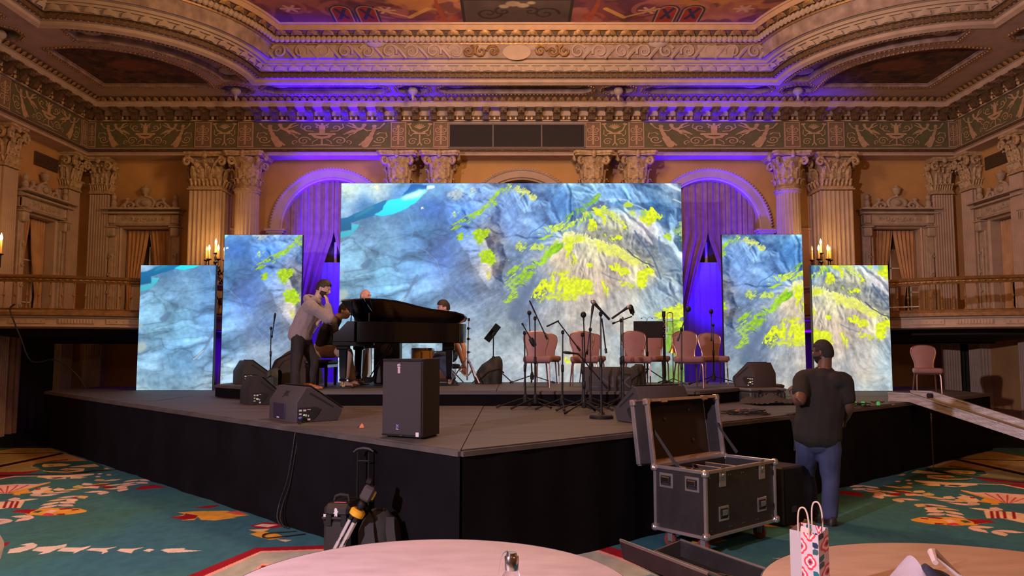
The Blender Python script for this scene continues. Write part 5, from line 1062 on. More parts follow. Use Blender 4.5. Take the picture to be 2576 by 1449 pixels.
# ================================================================== chairs
M_pink = mat('rose_vinyl', (.235, .120, .118), .5, var=.10, vscale=5, bump=.06, bscale=70); M_bronze = mat('bronze_tube', (.27, .165, .13), .32, metal=.75, var=.15)
M_blk = mat('black_metal', (.007, .0065, .0065), .45, spec=.3); M_blkp = mat('black_plastic', (.011, .010, .0105), .5, spec=.25); M_chrome = mat('chrome', (.62, .58, .58), .2, metal=1); M_rub = mat('black_rubber', (.01, .01, .01), .8)
M_alu = mat('aluminium', (.58, .55, .56), .35, metal=.9, var=.1, vscale=9)
M_tolex = mat('charcoal_speaker_paint', (.024, .021, .023), .65, bump=.15, bscale=220)
def bank_chair(label, loc, rz, group):
    t = thing('banquet_chair', label, 'chair', loc, rz, group); t.scale = (.95, .95, .94)
    W = .222
    s = MB()
    def sec(z, g): return [(x * g, y * g, z) for x, y in ((-W, -.20), (-W + .03, -.225), (W - .03, -.225), (W, -.20), (W - .03, .17), (W - .06, .19), (-W + .06, .19), (-W + .03, .17))]
    s.loft([sec(.395, .9), sec(.40, .97), sec(.415, 1), sec(.455, 1), sec(.475, .96), sec(.483, .8), sec(.485, .3)], 0, closed=True); s.f.append(tuple(range(8))[::-1]); s.m.append(0); s.f.append(tuple(range(48, 56))); s.m.append(0)
    s.obj('seat', M_pink, t)
    def half(z):   # vase-shaped half width
        v = (z - .47) / .41
        return np.interp(v, [0, .12, .3, .55, .75, .88, .96, 1], [.145, .140, .152, .186, .198, .182, .135, .055])
    zs = np.concatenate([np.linspace(.47, .80, 9), np.linspace(.82, .88, 6)]); by = lambda z: .17 + (z - .47) * .16
    b = MB(); n = 9
    for sgn in (-1, 1):
        b.loft([[(half(z) * .97 * q, by(z) + sgn * (.026 * (1 - q * q * .7)), z) for q in np.linspace(-1, 1, n)] for z in zs], 0, flip=sgn > 0)
    b.loft([[(half(z) * .97 * -1, by(z) - .008, z), (half(z) * .97 * -1, by(z) + .008, z)] for z in zs], 0); b.loft([[(half(z) * .97, by(z) - .008, z), (half(z) * .97, by(z) + .008, z)] for z in zs], 0, flip=True)
    b.obj('backrest', M_pink, t)
    pts = [(-half(z), by(z), z) for z in zs] + [(half(z), by(z), z) for z in zs[::-1]]; pts = [(-.16, .17, .40)] + pts + [(.16, .17, .40)]
    MB().tube(pts, .0125, 7).obj('back_frame', M_bronze, t)
    MB().tube([(-.19, -.19, .385), (.19, -.19, .385), (.17, .16, .385), (-.17, .16, .385)], .012, 6, closed=True).obj('seat_frame', M_bronze, t)
    for sx in (-1, 1):
        MB().tube([(sx * .17, -.17, .39), (sx * .185, -.185, .33), (sx * .19, -.19, .02), (sx * .19, -.19, .0)], [.013, .013, .010, .012], 7).obj('leg', M_bronze, t)
        MB().tube([(sx * .155, .15, .39), (sx * .165, .17, .32), (sx * .19, .25, .02), (sx * .19, .255, .0)], [.013, .013, .010, .012], 7).obj('leg', M_bronze, t)
    return t
CH = [(1352, 975, 1, 'front rose banquet chair at the left end of the row'), (1379, 965, 2, 'rose banquet chair half hidden behind the leftmost front chair'), (1472, 975, 1, 'front rose banquet chair just left of the embossed wedge monitor'), (1493, 964.5, 1, 'rose banquet chair mostly hidden behind the second front chair'), (1606, 975.5, 0, 'front rose banquet chair right of the embossed wedge, before the music stand'), (1656, 963, 2, 'rose banquet chair behind the black music stand'), (1739, 976.5, -1, 'front rose banquet chair beside the trombone'), (1804, 967, 1, 'rose banquet chair at the right end of the row, by the screen')]
first = None
for px, py, rz, lab in CH:
    p = PZ(px, py, RZ); off = Matrix.Rotation(math.radians(rz), 3, 'Z') @ Vector((0, -.19, 0)); loc = (p.x - off.x, p.y - off.y, RZ)
    if first is None: first = bank_chair(lab, loc, math.radians(rz), 'rose banquet chairs set on the riser')
    else: dup(first, loc, math.radians(rz), lab)
p = PZ(2350, 997, SZ); c9 = dup(first, (p.x, p.y + .2, SZ), math.radians(-18), 'lone rose banquet chair on the far right end of the stage'); del c9['group']
# ================================================================== microphone stands
def micstand(label, base, top, Y=None, z=RZ, legs=(200, 320, 80), boom=None, mic='dynamic', rnd=False, extra=None, cat='microphone stand', name='microphone_stand', R=.36):
    b = PZ(base[0], base[1], z); yb = Y or b.y; b = Vector((PY(base[0], base[1], yb).x, yb, z)); T = PY(top[0], top[1], yb); T = Vector((b.x + (T.x - b.x), yb, T.z))
    t = thing(name, label, cat, tuple(b)); H = T.z - b.z; dx = T.x - b.x
    MB().bar((0, 0, .12 if not rnd else .02), (dx * .5, 0, H * .55), .013, n=8).bar((dx * .5, 0, H * .5), (dx, 0, H), .009, n=8).lathe([(.012, -.05), (.018, -.04), (.018, .04), (.012, .05)], 10, 0, TR((dx * .5, 0, H * .53))).obj('pole', M_blk, t)
    if rnd: MB().lathe([(.13, 0), (.132, .02), (.12, .035), (.04, .042), (.02, .06), (.014, .10)], 28).obj('round_base', M_blkp, t)
    else:
        MB().lathe([(.014, .06), (.03, .07), (.034, .12), (.026, .16), (.016, .19)], 10).obj('hub', M_blkp, t)
        for a in legs:
            a = math.radians(a); l = MB().bar((.02 * math.cos(a), .02 * math.sin(a), .13), (R * math.cos(a), R * math.sin(a), .022), .009, n=6); lg = l.obj('leg', M_blk, t)
            MB().bar((R * .92 * math.cos(a), R * .92 * math.sin(a), .035), (R * 1.05 * math.cos(a), R * 1.05 * math.sin(a), .0165), .0165, n=8).obj('rubber_foot', M_rub, lg)
    if boom:
        P, Q = [PY(q[0], q[1], yb) - b for q in boom[:2]]
        if len(boom) > 2: P.y += boom[2]; Q.y -= boom[2] * .6
        MB().bar(P, Q, .008, n=7).bar(Q + (P - Q) * .0, Q + (P - Q) * .14, .014, n=8).obj('boom', M_blk, t)
        m_ = MB().ell((dx, 0, H), (.022, .03, .03), 8, 6).bar((dx, -.05, H), (dx, .05, H), .012, n=8); m_.obj('clutch', M_blkp, t); mp, md = P, (P - Q).normalized()
    else: mp, md = Vector((dx, 0, H)), Vector((0, -.3, 1)).normalized()
    if extra: mp, md = extra(b, yb)
    if mic:
        F = frame(mp, mp + md); m = MB()
        if mic == 'dynamic': m.lathe([(.010, -.06), (.014, .03), (.019, .06), (.019, .10), (.012, .125), (.001, .13)], 10, 0, F)
        elif mic == 'stick': m.lathe([(.010, -.05), (.010, .12), (.006, .125)], 8, 0, F)
        elif mic == 'large': m.lathe([(.012, -.02), (.012, 0), (.030, .01), (.034, .05), (.034, .10), (.022, .125), (.001, .13)], 12, 0, F)
        elif mic == 'ball': m.lathe([(.010, -.04), (.012, 0)], 8, 0, F).ell((0, 0, .04), (.036, .036, .04), 12, 8, 0, F)
        elif mic == 'hand': m.lathe([(.011, -.14), (.014, -.13), (.013, 0), (.019, .09), (.021, .10)], 12, 0, F)
        mo = m.obj('microphone', M_blkp, t)
        if mic == 'hand': MB().ell((0, 0, .125), (.028, .028, .034), 12, 8, 0, F).obj('mic_grille', mat('steel_mesh', (.32, .30, .30), .45, metal=.7), mo)
    return t
micstand('black tripod microphone stand with short boom and mic hanging at the left chair', (1321.5, 1026.5), (1319.5, 838), z=SZ, legs=(190, 330, 80), boom=((1334, 850), (1313, 813)), mic='large')
micstand('black boom stand with slender mic pointing up in front of the leftmost chair', (1346.7, 1028), (1346, 801), z=SZ, legs=(215, 345, 100), boom=((1342, 778), (1377, 854)), mic='stick')
micstand('black straight stand with small mic behind the leftmost chair', (1338.5, 965), (1331.5, 793), legs=(195, 345, 90), mic='ball')
micstand('black boom stand with long mic aimed left, standing between the front chairs', (1414.5, 1030), (1415.6, 836), z=SZ, legs=(205, 270, 345), boom=((1404, 809), (1459.7, 882.5)), extra=lambda b, y: (PY(1397, 811, y) - b, (PY(1383, 817, y) - PY(1404, 807, y)).normalized()), mic='stick')
micstand('black stand with round mic on a vertical bar before the second front chair', (1467, 1033), (1465, 842), z=SZ, legs=(205, 300, 340), boom=((1468, 800), (1471.5, 900)), mic='ball')
micstand('black boom stand with slim mic tilted up, second chair right side', (1486, 1027), (1485, 829), z=SZ, legs=(195, 330, 90), boom=((1489, 790), (1476, 893)), mic='dynamic')
micstand('low black boom stand aimed at the embossed wedge monitor', (1469.5, 1040), (1469.5, 905), z=SZ, legs=(220, 310, 60), boom=((1455, 891), (1529, 978)), extra=lambda b, y: (PY(1444, 889, y) - b, (PY(1430, 887, y) - PY(1456, 890, y)).normalized()), mic='dynamic', R=.3)
micstand('heavy round-base microphone stand with handheld mic at the stage centre', (1513, 1052), (1511, 790), z=SZ, rnd=True, boom=((1514, 801), (1525, 889)), extra=lambda b, y: (PY(1512, 781, y) - b, (PY(1499, 766, y) - PY(1526, 795, y)).normalized()), mic='hand')
micstand('tall black stand with handheld mic tilted right before the third front chair', (1568, 1027), (1566.5, 797), z=SZ, legs=(200, 300, 60), extra=lambda b, y: (PY(1561, 786, y) - b, (PY(1582, 773, y) - PY(1542, 801, y)).normalized()), mic='hand')
micstand('black boom stand with round mic crossing behind the tilted handheld mic', (1562, 1024.5), (1562, 806), z=SZ, legs=(235, 340, 120), boom=((1590, 796), (1540, 814)), extra=lambda b, y: (PY(1592, 790, y) - b, Vector((-.3, 0, 1)).normalized()), mic='large')
micstand('black boom stand with round mic in front of the chair by the trombone', (1715, 1026), (1714.5, 829), z=SZ, legs=(200, 320, 80), boom=((1729, 785), (1704.5, 858)), mic='ball')
micstand('black stand with round mic on vertical boom at the right end chair', (1796, 968), (1794, 818), legs=(195, 345, 90), boom=((1789, 790), (1789.6, 858)), mic='ball', R=.42)
micstand('black microphone stand behind the dark covered heap at the left', (679.5, 963), (682, 826), legs=(190, 330, 270), R=.26, boom=((690, 806), (684, 850)), mic='dynamic')
# ---- music stands
p = PZ(1629, 968, RZ); t = thing('music_stand', 'black music stand with wide solid desk and two clip lamps', 'music stand', tuple(p)); y = p.y
H = PY(1629, 846, y).z - RZ; MB().bar((0, 0, .10), (0, 0, H), .012).lathe([(.012, .45), (.022, .46), (.022, .52), (.012, .53)], 10).obj('pole', M_blk, t)
for a in (200, 330, 90): MB().bar((0, 0, .26), (.40 * math.cos(math.radians(a)), .40 * math.sin(math.radians(a)), .01), .009, n=6).obj('leg', M_blk, t)
a_, b_ = PY(1593, 808, y), PY(1668, 850, y); MB().box(((a_.x + b_.x) / 2 - p.x, -.02, (a_.z + b_.z) / 2 - RZ), (b_.x - a_.x, .012, a_.z - b_.z), 0, .004).box(((a_.x + b_.x) / 2 - p.x, .03, b_.z - RZ + .01), (b_.x - a_.x, .09, .012), 0, .003).obj('desk', M_blkp, t)
for s_ in (-1, 1): MB().tube([(0, -.02, a_.z - RZ - .01), (s_ * .015, -.02, a_.z - RZ + .05), (s_ * .05, -.02, a_.z - RZ + .07), (s_ * .08, -.02, a_.z - RZ + .05)], .003, 5).ell((s_ * .085, -.02, a_.z - RZ + .045), (.012, .01, .008), 8, 5).obj('clip_lamp', M_blkp, t)
p = PZ(1241, 965, RZ); y = p.y; t = thing('tablet_stand', 'black tripod stand holding a tilted tablet, right of the cymbal stand', 'tablet stand', tuple(p)); H = PY(1241, 848, y).z - RZ
MB().bar((0, 0, .02), (0, 0, H * .55), .014).bar((0, 0, H * .5), (0, 0, H), .010).lathe([(.014, H * .52), (.024, H * .53), (.024, H * .58), (.012, H * .59)], 10).obj('pole', M_blk, t)
for a in (195, 335, 85): MB().bar((0, 0, .30), (.36 * math.cos(math.radians(a)), .36 * math.sin(math.radians(a)), .01), .009, n=6).obj('leg', M_blk, t)
P, Q = PY(1224, 857, y) - p, PY(1254, 818, y) - p; d = (Q - P).normalized(); L = (Q - P).length; F = Matrix.Translation((P + Q) / 2) @ Matrix(((d.x, 0, -d.z, 0), (0, 1, 0, 0), (d.z, 0, d.x, 0), (0, 0, 0, 1))) @ Euler((math.radians(-22), 0, 0)).to_matrix().to_4x4()
MB().box((0, 0, 0), (L, .26, .010), 0, .004, F).obj('tablet', M_blkp, t); MB().box((0, 0, .0075), (L * .92, .24, .002), 0, 0, F).obj('tablet_face', mat('pale_tablet_back', (.55, .55, .56), .25, metal=.2), t); MB().box((0, 0, -.03), (.09, .06, .05), 0, .01, F).obj('clamp', M_blkp, t)
# ---- cymbal stand without cymbal
p = PZ(1175, 966, RZ); y = p.y; H = PY(1181, 800, y).z - RZ; M_pinkchrome = mat('worn_chrome', (.55, .47, .44), .3, metal=.85); t = thing('cymbal_stand', 'bare chrome cymbal stand with folded tripod legs right of the piano', 'cymbal stand', tuple(p))
MB().bar((0, 0, .06), (.01, 0, H * .5), .014).bar((.01, 0, H * .45), (.02, 0, H * .86), .010).bar((.02, 0, H * .84), (.025, 0, H), .006).obj('tube', M_pinkchrome, t)
for z in (.33, .48, .68, .84): MB().lathe([(.012, -.02), (.022, -.018), (.022, .018), (.012, .02)], 10, 0, TR((.015, 0, H * z))).bar((.02, 0, H * z), (.06, -.01, H * z), .006, n=6).obj('collar', M_blk, t)
MB().lathe([(.012, 0), (.022, .005), (.022, .045), (.008, .05)], 10, 0, TR((.024, 0, H - .05))).obj('felt', mat('dark_felt', (.05, .02, .02), .9), t)
for a in (185, 320, 60):
    c, s_ = math.cos(math.radians(a)), math.sin(math.radians(a)); MB().bar((.012 * c, .012 * s_, .42), (.27 * c, .27 * s_, .02), .011, n=6).bar((.01 * c, .01 * s_, .12), (.14 * c, .14 * s_, .235), .008, n=6).obj('leg', M_pinkchrome, t)
# ---- trombone and tall black woodwind on pegs
M_brass = mat('brass', (.62, .36, .12), .25, metal=1)
p = PZ(1694, 968, RZ); y = p.y; q = lambda a, b: PY(a, b, y) - p; t = thing('trombone', 'brass trombone standing bell down on a peg stand', 'trombone', tuple(p))
MB().tube([q(1678, 836), q(1678, 792)] + [q(1685 - 7 * math.cos(a), 790 - 4 * math.sin(a)) for a in np.linspace(0.3, PI - .3, 7)] + [q(1692, 792), q(1694, 872)], .007, 7).obj('slide', M_brass, t)
for yy in (809, 842): MB().bar(q(1678, yy), q(1693, yy), .004, n=6).obj('brace', M_brass, t)
bz = q(1694, 888).z; MB().lathe([(.085, bz), (.075, bz + .015), (.045, bz + .05), (.022, bz + .11), (.014, bz + .17), (.012, bz + .30)], 18, caps=False).obj('bell', M_brass, t)
MB().bar((0, 0, .04), (0, 0, bz + .02), .008).obj('peg', M_blk, t)
for a in (200, 330, 80): MB().bar((0, 0, .10), (.22 * math.cos(math.radians(a)), .22 * math.sin(math.radians(a)), .008), .007, n=6).obj('stand_leg', M_blk, t)
p = PZ(1672.5, 964, RZ); y = p.y; q = lambda a, b: PY(a, b, y) - p; t = thing('bass_clarinet', 'tall straight black woodwind with silver keys left of the trombone', 'woodwind', tuple(p)); hz = q(1671, 783).z
MB().lathe([(.05, 0), (.05, .02), (.02, .04), (.02, .06), (.026, .12), (.024, hz * .5), (.020, hz * .72), (.026, hz * .76), (.020, hz * .80), (.022, hz - .10), (.030, hz - .09), (.030, hz), (.010, hz)], 14).obj('body', M_blkp, t)
k = MB()
for i in range(9): zz = hz * (.62 + .033 * i); k.ell((-.012 if i % 2 else .012, -.026, zz), (.010, .006, .012), 8, 5); k.bar((.024, -.012, zz - .02), (.024, -.012, zz + .03), .003, n=5)
k.obj('keys', M_chrome, t)
for a in (10, 130, 250): MB().bar((0, 0, .05), (.14 * math.cos(math.radians(a)), .14 * math.sin(math.radians(a)), .008), .010, n=6).obj('stand_leg', M_blk, t)
# ================================================================== loudspeakers
def text(body, size, name, m, parent, mx, ext=.002):
    c = bpy.data.curves.new(name, 'FONT'); c.body = body; c.size = size; c.extrude = ext; c.align_x = 'CENTER'; c.align_y = 'CENTER'
    o = bpy.data.objects.new(name, c); COL.objects.link(o); dg = bpy.context.evaluated_depsgraph_get(); me = bpy.data.meshes.new_from_object(o.evaluated_get(dg)); bpy.data.objects.remove(o)
    me.materials.clear(); me.materials.append(m); return link(name, me, parent, mx)
M_grey = mat('worn_charcoal', (.046, .040, .044), .6, bump=.12, bscale=200); M_print = mat('white_print', (.6, .55, .58), .6); M_led = mat('green_led', (.6, 1, .2), .4, emit=6)
RX = Euler((PI / 2, 0, 0)).to_matrix().to_4x4()
def wedge(label, a, b, z, w, d, h, rz=None, m=None, logo=None, grp=None, conn=1):
    """floor monitor seen from the rear: a = rear left foot"""
    rz = math.atan2(b.y - a.y, b.x - a.x) if rz is None else rz; m = m or M_grey
    t = thing('wedge_monitor', label, 'floor monitor', (a.x, a.y, z), rz, grp); b_ = .012
    P = [(0, .0), (0, h * .56), (d * .20, h), (d * .30, h * 1.0), (d * .98, h * .36), (d, h * .30), (d * .90, 0)]
    Mx = Matrix(((0, 0, 1, 0), (1, 0, 0, 0), (0, 1, 0, 0), (0, 0, 0, 1)))
    ins = lambda k: [(lerp(d * .45, y, 1 - k), lerp(h * .42, zz, 1 - k)) for y, zz in P]
    rows = [[(x, y, zz) for y, zz in ins(k)] for x, k in ((0, .03), (b_, 0), (w - b_, 0), (w, .03))]
    mb = MB().loft(rows, 0, closed=True, flip=True); mb.f += [tuple(range(7))[::-1], tuple(range(21, 28))]; mb.m += [0, 0]
    mb.obj('cabinet', m, t)
    MB().box((w / 2, d * .64 + .012, h * .69 + .012), (w - .05, d * .86, .012), 0, .003, Matrix.Translation((0, d * .64, h * .69)) @ Euler((-math.atan2(h * .64, d * .68), 0, 0)).to_matrix().to_4x4() @ Matrix.Translation((0, -d * .64, -h * .69))).obj('grille', M_blkp, t, smooth=0)
    for x, s_ in ((-.002, -1), (w + .002, 1)):
        MB().add([(x, d * .26, h * .80), (x, d * .30, h * .84), (x, d * .80, h * .42), (x, d * .78, h * .38)], [(0, 1, 2, 3) if s_ > 0 else (3, 2, 1, 0)]).obj('side_groove', M_rub, t, smooth=0)
        pk = [(d * .03, .02), (d * .03, h * .42), (d * .40, h * .43), (d * .52, h * .36), (d * .46, h * .22), (d * .36, h * .08), (d * .34, .02)]
        MB().prism(pk, 0, .004, 0, Matrix.Translation((x if s_ > 0 else x - .004, 0, 0)) @ Matrix(((0, 0, 1, 0), (1, 0, 0, 0), (0, 1, 0, 0), (0, 0, 0, 1)))).obj('connector_recess', M_rub, t, smooth=0)
        if conn:
            cn = MB()
            for (y, zz, ww, hh) in ((.08, .34, .06, .05), (.17, .34, .06, .05), (.26, .36, .07, .02), (.08, .24, .05, .04), (.20, .20, .03, .06), (.25, .18, .02, .05), (.08, .14, .07, .03), (.26, .08, .06, .05)): cn.box((x + s_ * .006, d * y, h * zz), (.004, d * ww, h * hh))
            cn.obj('connector_print', M_print, t, smooth=0); MB().ell((x + s_ * .008, d * .155, h * .21), (.006, .006, .006), 8, 5).obj('power_led', M_led, t)
    if logo: text(logo, h * .26, 'embossed_letters', M_tolex, t, Matrix.Translation((w * .5, d * .10 - .006, h * .78 + .003)) @ Euler((math.atan2(h * .44, d * .2), 0, 0)).to_matrix().to_4x4())
    return t
V3 = lambda v: Vector(v)
w1 = wedge('large charcoal wedge monitor with blue-lit top edge at the front left stage edge', PZ(676, 1052, SZ), PZ(745, 1064, SZ), SZ, .72, .52, .36, logo='JBL')
MB().box((.29, -.006, .10), (.30, .01, .16), 0, .003).obj('rear_plate', mat('dark_blue_plate', (.018, .018, .045), .35), w1, smooth=0); MB().box((.28, -.012, .032), (.06, .004, .012)).obj('rear_badge', M_print, w1, smooth=0)
wedge('black wedge monitor behind the large one, next to the riser corner', PZ(603, 1014, SZ), PZ(649, 1021.5, SZ), SZ, .50, .42, .38, m=M_tolex)
wedge('dark green-grey wedge monitor on the left end of the riser', PZ(585, 965, RZ), PZ(612, 967.5, RZ), RZ, .46, .50, .38, m=mat('greenish_black', (.030, .034, .032), .6))
wedge('large charcoal wedge monitor behind the open road case', Vector((1.30, 7.78, 0)), None, SZ, .62, .50, .37, rz=math.radians(26), logo=None)
wedge('grey wedge monitor on the right end of the riser', Vector((3.56, 11.36, 0)), None, RZ, .44, .46, .36, rz=math.radians(28))
wl_ = wedge('wide black wedge monitor with embossed letters on the riser edge', PZ(1466, 982, RZ), PZ(1588, 982.5, RZ), RZ, (PZ(1588, 982.5, RZ) - PZ(1466, 982, RZ)).length, .36, .31, m=M_tolex, conn=0)
text('LNX', .30, 'embossed_letters', mat('embossed_black', (.062, .056, .060), .5), wl_, Matrix.Translation((.36, -.004, .105)) @ RX @ Matrix.Diagonal((1, .72, 1, 1)))
a = PZ(1246, 963, RZ); wedge('small grey wedge monitor half hidden by the black gig bag', Vector((a.x, a.y, 0)), None, RZ, .42, .30, .27, rz=math.radians(75), m=mat('pale_grey_cabinet', (.16, .15, .15), .6), conn=0)
# full-range speaker standing on the stage edge
a, b = PZ(962, 1098, SZ), PZ(1062, 1105, SZ); rz = math.atan2(b.y - a.y, b.x - a.x); w = (b - a).length; h = PY(1010, 903, 6.58).z - SZ
t = thing('loudspeaker', 'upright black loudspeaker with grille and vertical logo at the stage edge', 'loudspeaker', tuple(a), rz)
mb = MB(); pr = [(0, 0), (w, 0), (w + .005, .02), (w - .06, .33), (.06, .33), (-.005, .02)]
mb.prism(pr, .012, h, 0).obj('cabinet', M_tolex, t); MB().box((w / 2, -.008, h / 2), (w - .012, .016, h - .05), 0, .006).obj('grille', mat('speaker_grille_foam', (.030, .025, .028), .85, bump=.3, bscale=400), t)
MB().box((w / 2, -.002, h - .01), (w, .02, .02), 0, .004).box((w / 2, -.002, .02), (w, .02, .018), 0, .004).obj('rail', M_blkp, t)
text('dB', .045, 'vertical_logo', M_print, t, Matrix.Translation((w * .44, -.018, h * .905)) @ RX @ Matrix.Rotation(PI / 2, 4, 'Z')); MB().box((w * .44, -.018, h * .855), (.026, .004, .05), 0, .001).obj('logo_plate', mat('pinkish_print', (.42, .32, .34), .6), t, smooth=0)
text('PX', .04, 'vertical_badge', mat('blue_print', (.30, .33, .62), .4), t, Matrix.Translation((w * .42, -.018, h * .135)) @ RX @ Matrix.Rotation(PI / 2, 4, 'Z')); MB().box((w * .91, -.018, h * .055), (.032, .004, .036), 0, .001).obj('sticker', M_print, t, smooth=0); MB().box((w * .5, -.014, .02), (.03, .008, .010)).obj('latch', M_chrome, t, smooth=0)
for x, y in ((.04, .04), (w - .04, .04), (.08, .29), (w - .08, .29)): MB().lathe([(.016, 0), (.016, .013)], 10, 0, TR((x, y, 0))).obj('foot', M_rub, t)
# small dark speaker on the floor behind the road case
p = PZ(1978, 1325, 0); t = thing('subwoofer', 'small black speaker box on the carpet behind the road case', 'loudspeaker', (p.x - .02, p.y + .22, 0), math.radians(38)); MB().box((0, 0, .29), (.36, .40, .56), 0, .015).obj('cabinet', M_tolex, t); MB().box((0, -.205, .29), (.32, .012, .52), 0, .004).obj('grille', M_blkp, t); MB().box((-.02, -.214, .16), (.09, .006, .06), 0, .002).obj('badge', mat('dark_badge', (.06, .05, .07), .4), t)
for x in (-.14, .14):
    for y in (-.16, .16): MB().lathe([(.018, 0), (.018, .012)], 8, 0, TR((x, y, 0))).obj('foot', M_rub, t)
# bass cabinet and drum kit behind the piano
p = PZ(946, 968, RZ); t = thing('bass_cabinet', 'dark bass cabinet with two round speakers behind the piano', 'amplifier', (p.x - .02, 12.7, RZ), math.radians(0)); MB().box((.12, .1, .37), (.42, .34, .74), 0, .02).obj('cabinet', M_blkp, t)
for z, r in ((.20, .14), (.55, .10)): MB().lathe([(r, 0), (r, .01), (r * .85, .012), (r * .3, -.0), (.001, .01)], 20, 0, Matrix.Translation((.12, -.073, z)) @ RX).obj('speaker_cone', mat('speaker_paper', (.05, .038, .03), .7), t)
MB().box((.24, -.074, .22), (.06, .004, .06)).obj('sticker', mat('tan_sticker', (.5, .28, .18), .6), t)
M_shell = mat('amber_drum_shell', (.42, .23, .06), .3, var=.15, vscale=4, coat=.4); M_head = mat('drum_head', (.62, .60, .58), .5)
def drum(label, loc, r, h, mx, shell):
    t = thing('drum', label, 'drum', loc); t.matrix_world = Matrix.Translation(loc) @ mx
    MB().lathe([(r * .985, 0), (r * .985, h)], 28).obj('shell', shell, t)
    for z in (0, h): MB().lathe([(r, z - .015), (r * 1.03, z - .012), (r * 1.03, z + .012), (r, z + .015)], 28).obj('hoop', M_chrome, t); MB().lathe([(r * .97, z - .002 if z == 0 else z), (r * .97, z + .006)], 24).obj('head', M_head, t)
    lg = MB()
    for k in range(8): a = k * PI / 4; lg.bar((r * 1.02 * math.cos(a), r * 1.02 * math.sin(a), 0), (r * 1.02 * math.cos(a), r * 1.02 * math.sin(a), h), .005, n=5)
    lg.obj('lugs', M_chrome, t); return t
c = PY(1063, 903, 13.0); ft = drum('amber shallow tom drum glimpsed under the piano', (c.x, c.y, c.z - .0), .19, .17, ID, M_shell)
for k in range(3): a = k * 2.1 + .6; MB().bar((.20 * math.cos(a), .20 * math.sin(a), .12), (.22 * math.cos(a), .22 * math.sin(a), RZ - c.z), .009, n=6).obj('leg', M_chrome, ft)
c = PY(1100, 928, 12.9); drum('brown bass drum lying on its side below the piano', (c.x - .02, 12.98, RZ + .262), .25, .26, Euler((0, PI / 2, math.radians(-12))).to_matrix().to_4x4(), mat('brown_drum_shell', (.20, .09, .05), .35))
# ================================================================== soft bags on the riser
M_bag = mat('black_nylon', (.014, .013, .012), .75, var=.4, vscale=6, bump=.35, bscale=9)
def lump(name, label, cat, poly, Y, depth, z, m, seed=1):
    """soft heap: silhouette points (px) at distance Y, given real depth"""
    P = [PY(x, y, Y) for x, y in poly]; cx = sum(p.x for p in P) / len(P); base = z; t = thing(name, label, cat, (cx, Y + depth / 2, base)); xs = [p.x - cx for p in P]; zs_ = [max(.004, p.z - base) for p in P]
    r = random.Random(seed); mb = MB(); N = 30; M_ = 14; ph = [r.random() * 6 for _ in range(6)]
    def fn(u, v):
        x = lerp(xs[0], xs[-1], u); h = np.interp(x, xs, zs_); a = PI * v; k = math.sin(a) ** .6
        wv = 1 + .05 * math.sin(u * 17 + ph[0] + v * 5) + .04 * math.sin(v * 19 + ph[1] + u * 7)
        return (x + .012 * math.sin(v * 9 + ph[2]), -math.cos(a) * depth / 2 * (.5 + .5 * math.sin(PI * min(.98, max(.02, u))) ** .5) * wv, .002 + h * k * (1 if .3 < v < .7 else wv * .98))
    mb.grid(fn, N, M_).obj('body', m, t, smooth=60); return t
lb = lump('gig_bag', 'lumpy black gig bag leaning beside the tablet stand', 'bag', [(1192, 962), (1200, 935), (1212, 918), (1228, 908), (1240, 898), (1258, 896), (1268, 910), (1266, 930), (1262, 960)][:9], 12.55, .5, RZ, M_bag, 2)
MB().tube([(-.2, -.24, .06), (-.05, -.28, .20), (.12, -.26, .25), (.2, -.2, .18)], .012, 6).obj('strap', M_blkp, lb)
hp = lump('covered_heap', 'brown-black cloth-covered heap of gear behind the leaning man', 'gear cover', [(655, 965), (678, 930), (682, 905), (698, 896), (712, 885), (730, 876), (760, 868), (790, 880), (800, 965)], 12.5, .5, RZ, mat('brown_black_cover', (.022, .016, .011), .8, var=.4, vscale=4, bump=.5, bscale=5), 4)
MB().tube([(-.3, -.4, .1), (-.1, -.42, .4), (.15, -.42, .52)], .01, 5).obj('strap', M_blkp, hp)
bp_ = lump('equipment_bag', 'black soft equipment bag under the third front chair', 'bag', [(1585, 968), (1588, 925), (1600, 918), (1618, 916), (1626, 928), (1627, 968)], 12.2, .3, RZ, M_bag, 6); MB().tube([(-.06, 0, .26), (-.03, 0, .32), (.04, 0, .32), (.07, 0, .26)], .01, 5).obj('strap', M_blkp, bp_)
bt = lump('green_round_bag', 'round dark green bag end lying beside the left riser monitor', 'bag', [(655, 967), (660, 945), (672, 930), (690, 926), (700, 935), (702, 950), (694, 968)], 11.9, .35, RZ, mat('green_black_nylon', (.026, .034, .030), .7, bump=.2, bscale=9), 8); MB().tube([(-.1, -.15, .1), (0, -.18, .16), (.1, -.15, .1)], .008, 5).obj('strap', M_blkp, bt)
# ================================================================== road case
B0 = Vector((1.599, 6.474, 0)); ang = math.radians(40.8); t = thing('road_case', 'open black road case with aluminium edges on red casters', 'road case', tuple(B0), ang)
L_, W_, z0, z1 = 1.06, .52, .165, .695; M_lam = mat('black_laminate', (.020, .017, .018), .45, var=.2, vscale=8, bump=.08, bscale=150); M_ply = mat('birch_ply_edge', (.42, .25, .12), .6, var=.25, vscale=20, stretch=(1, 1, 12)); M_inner = mat('dark_brown_lining', (.028, .014, .008), .85)
th = .012
def panelbox(name, c, d, m=M_lam, par=t): return MB().box(c, d, 0, .002).obj(name, m, par, smooth=0)
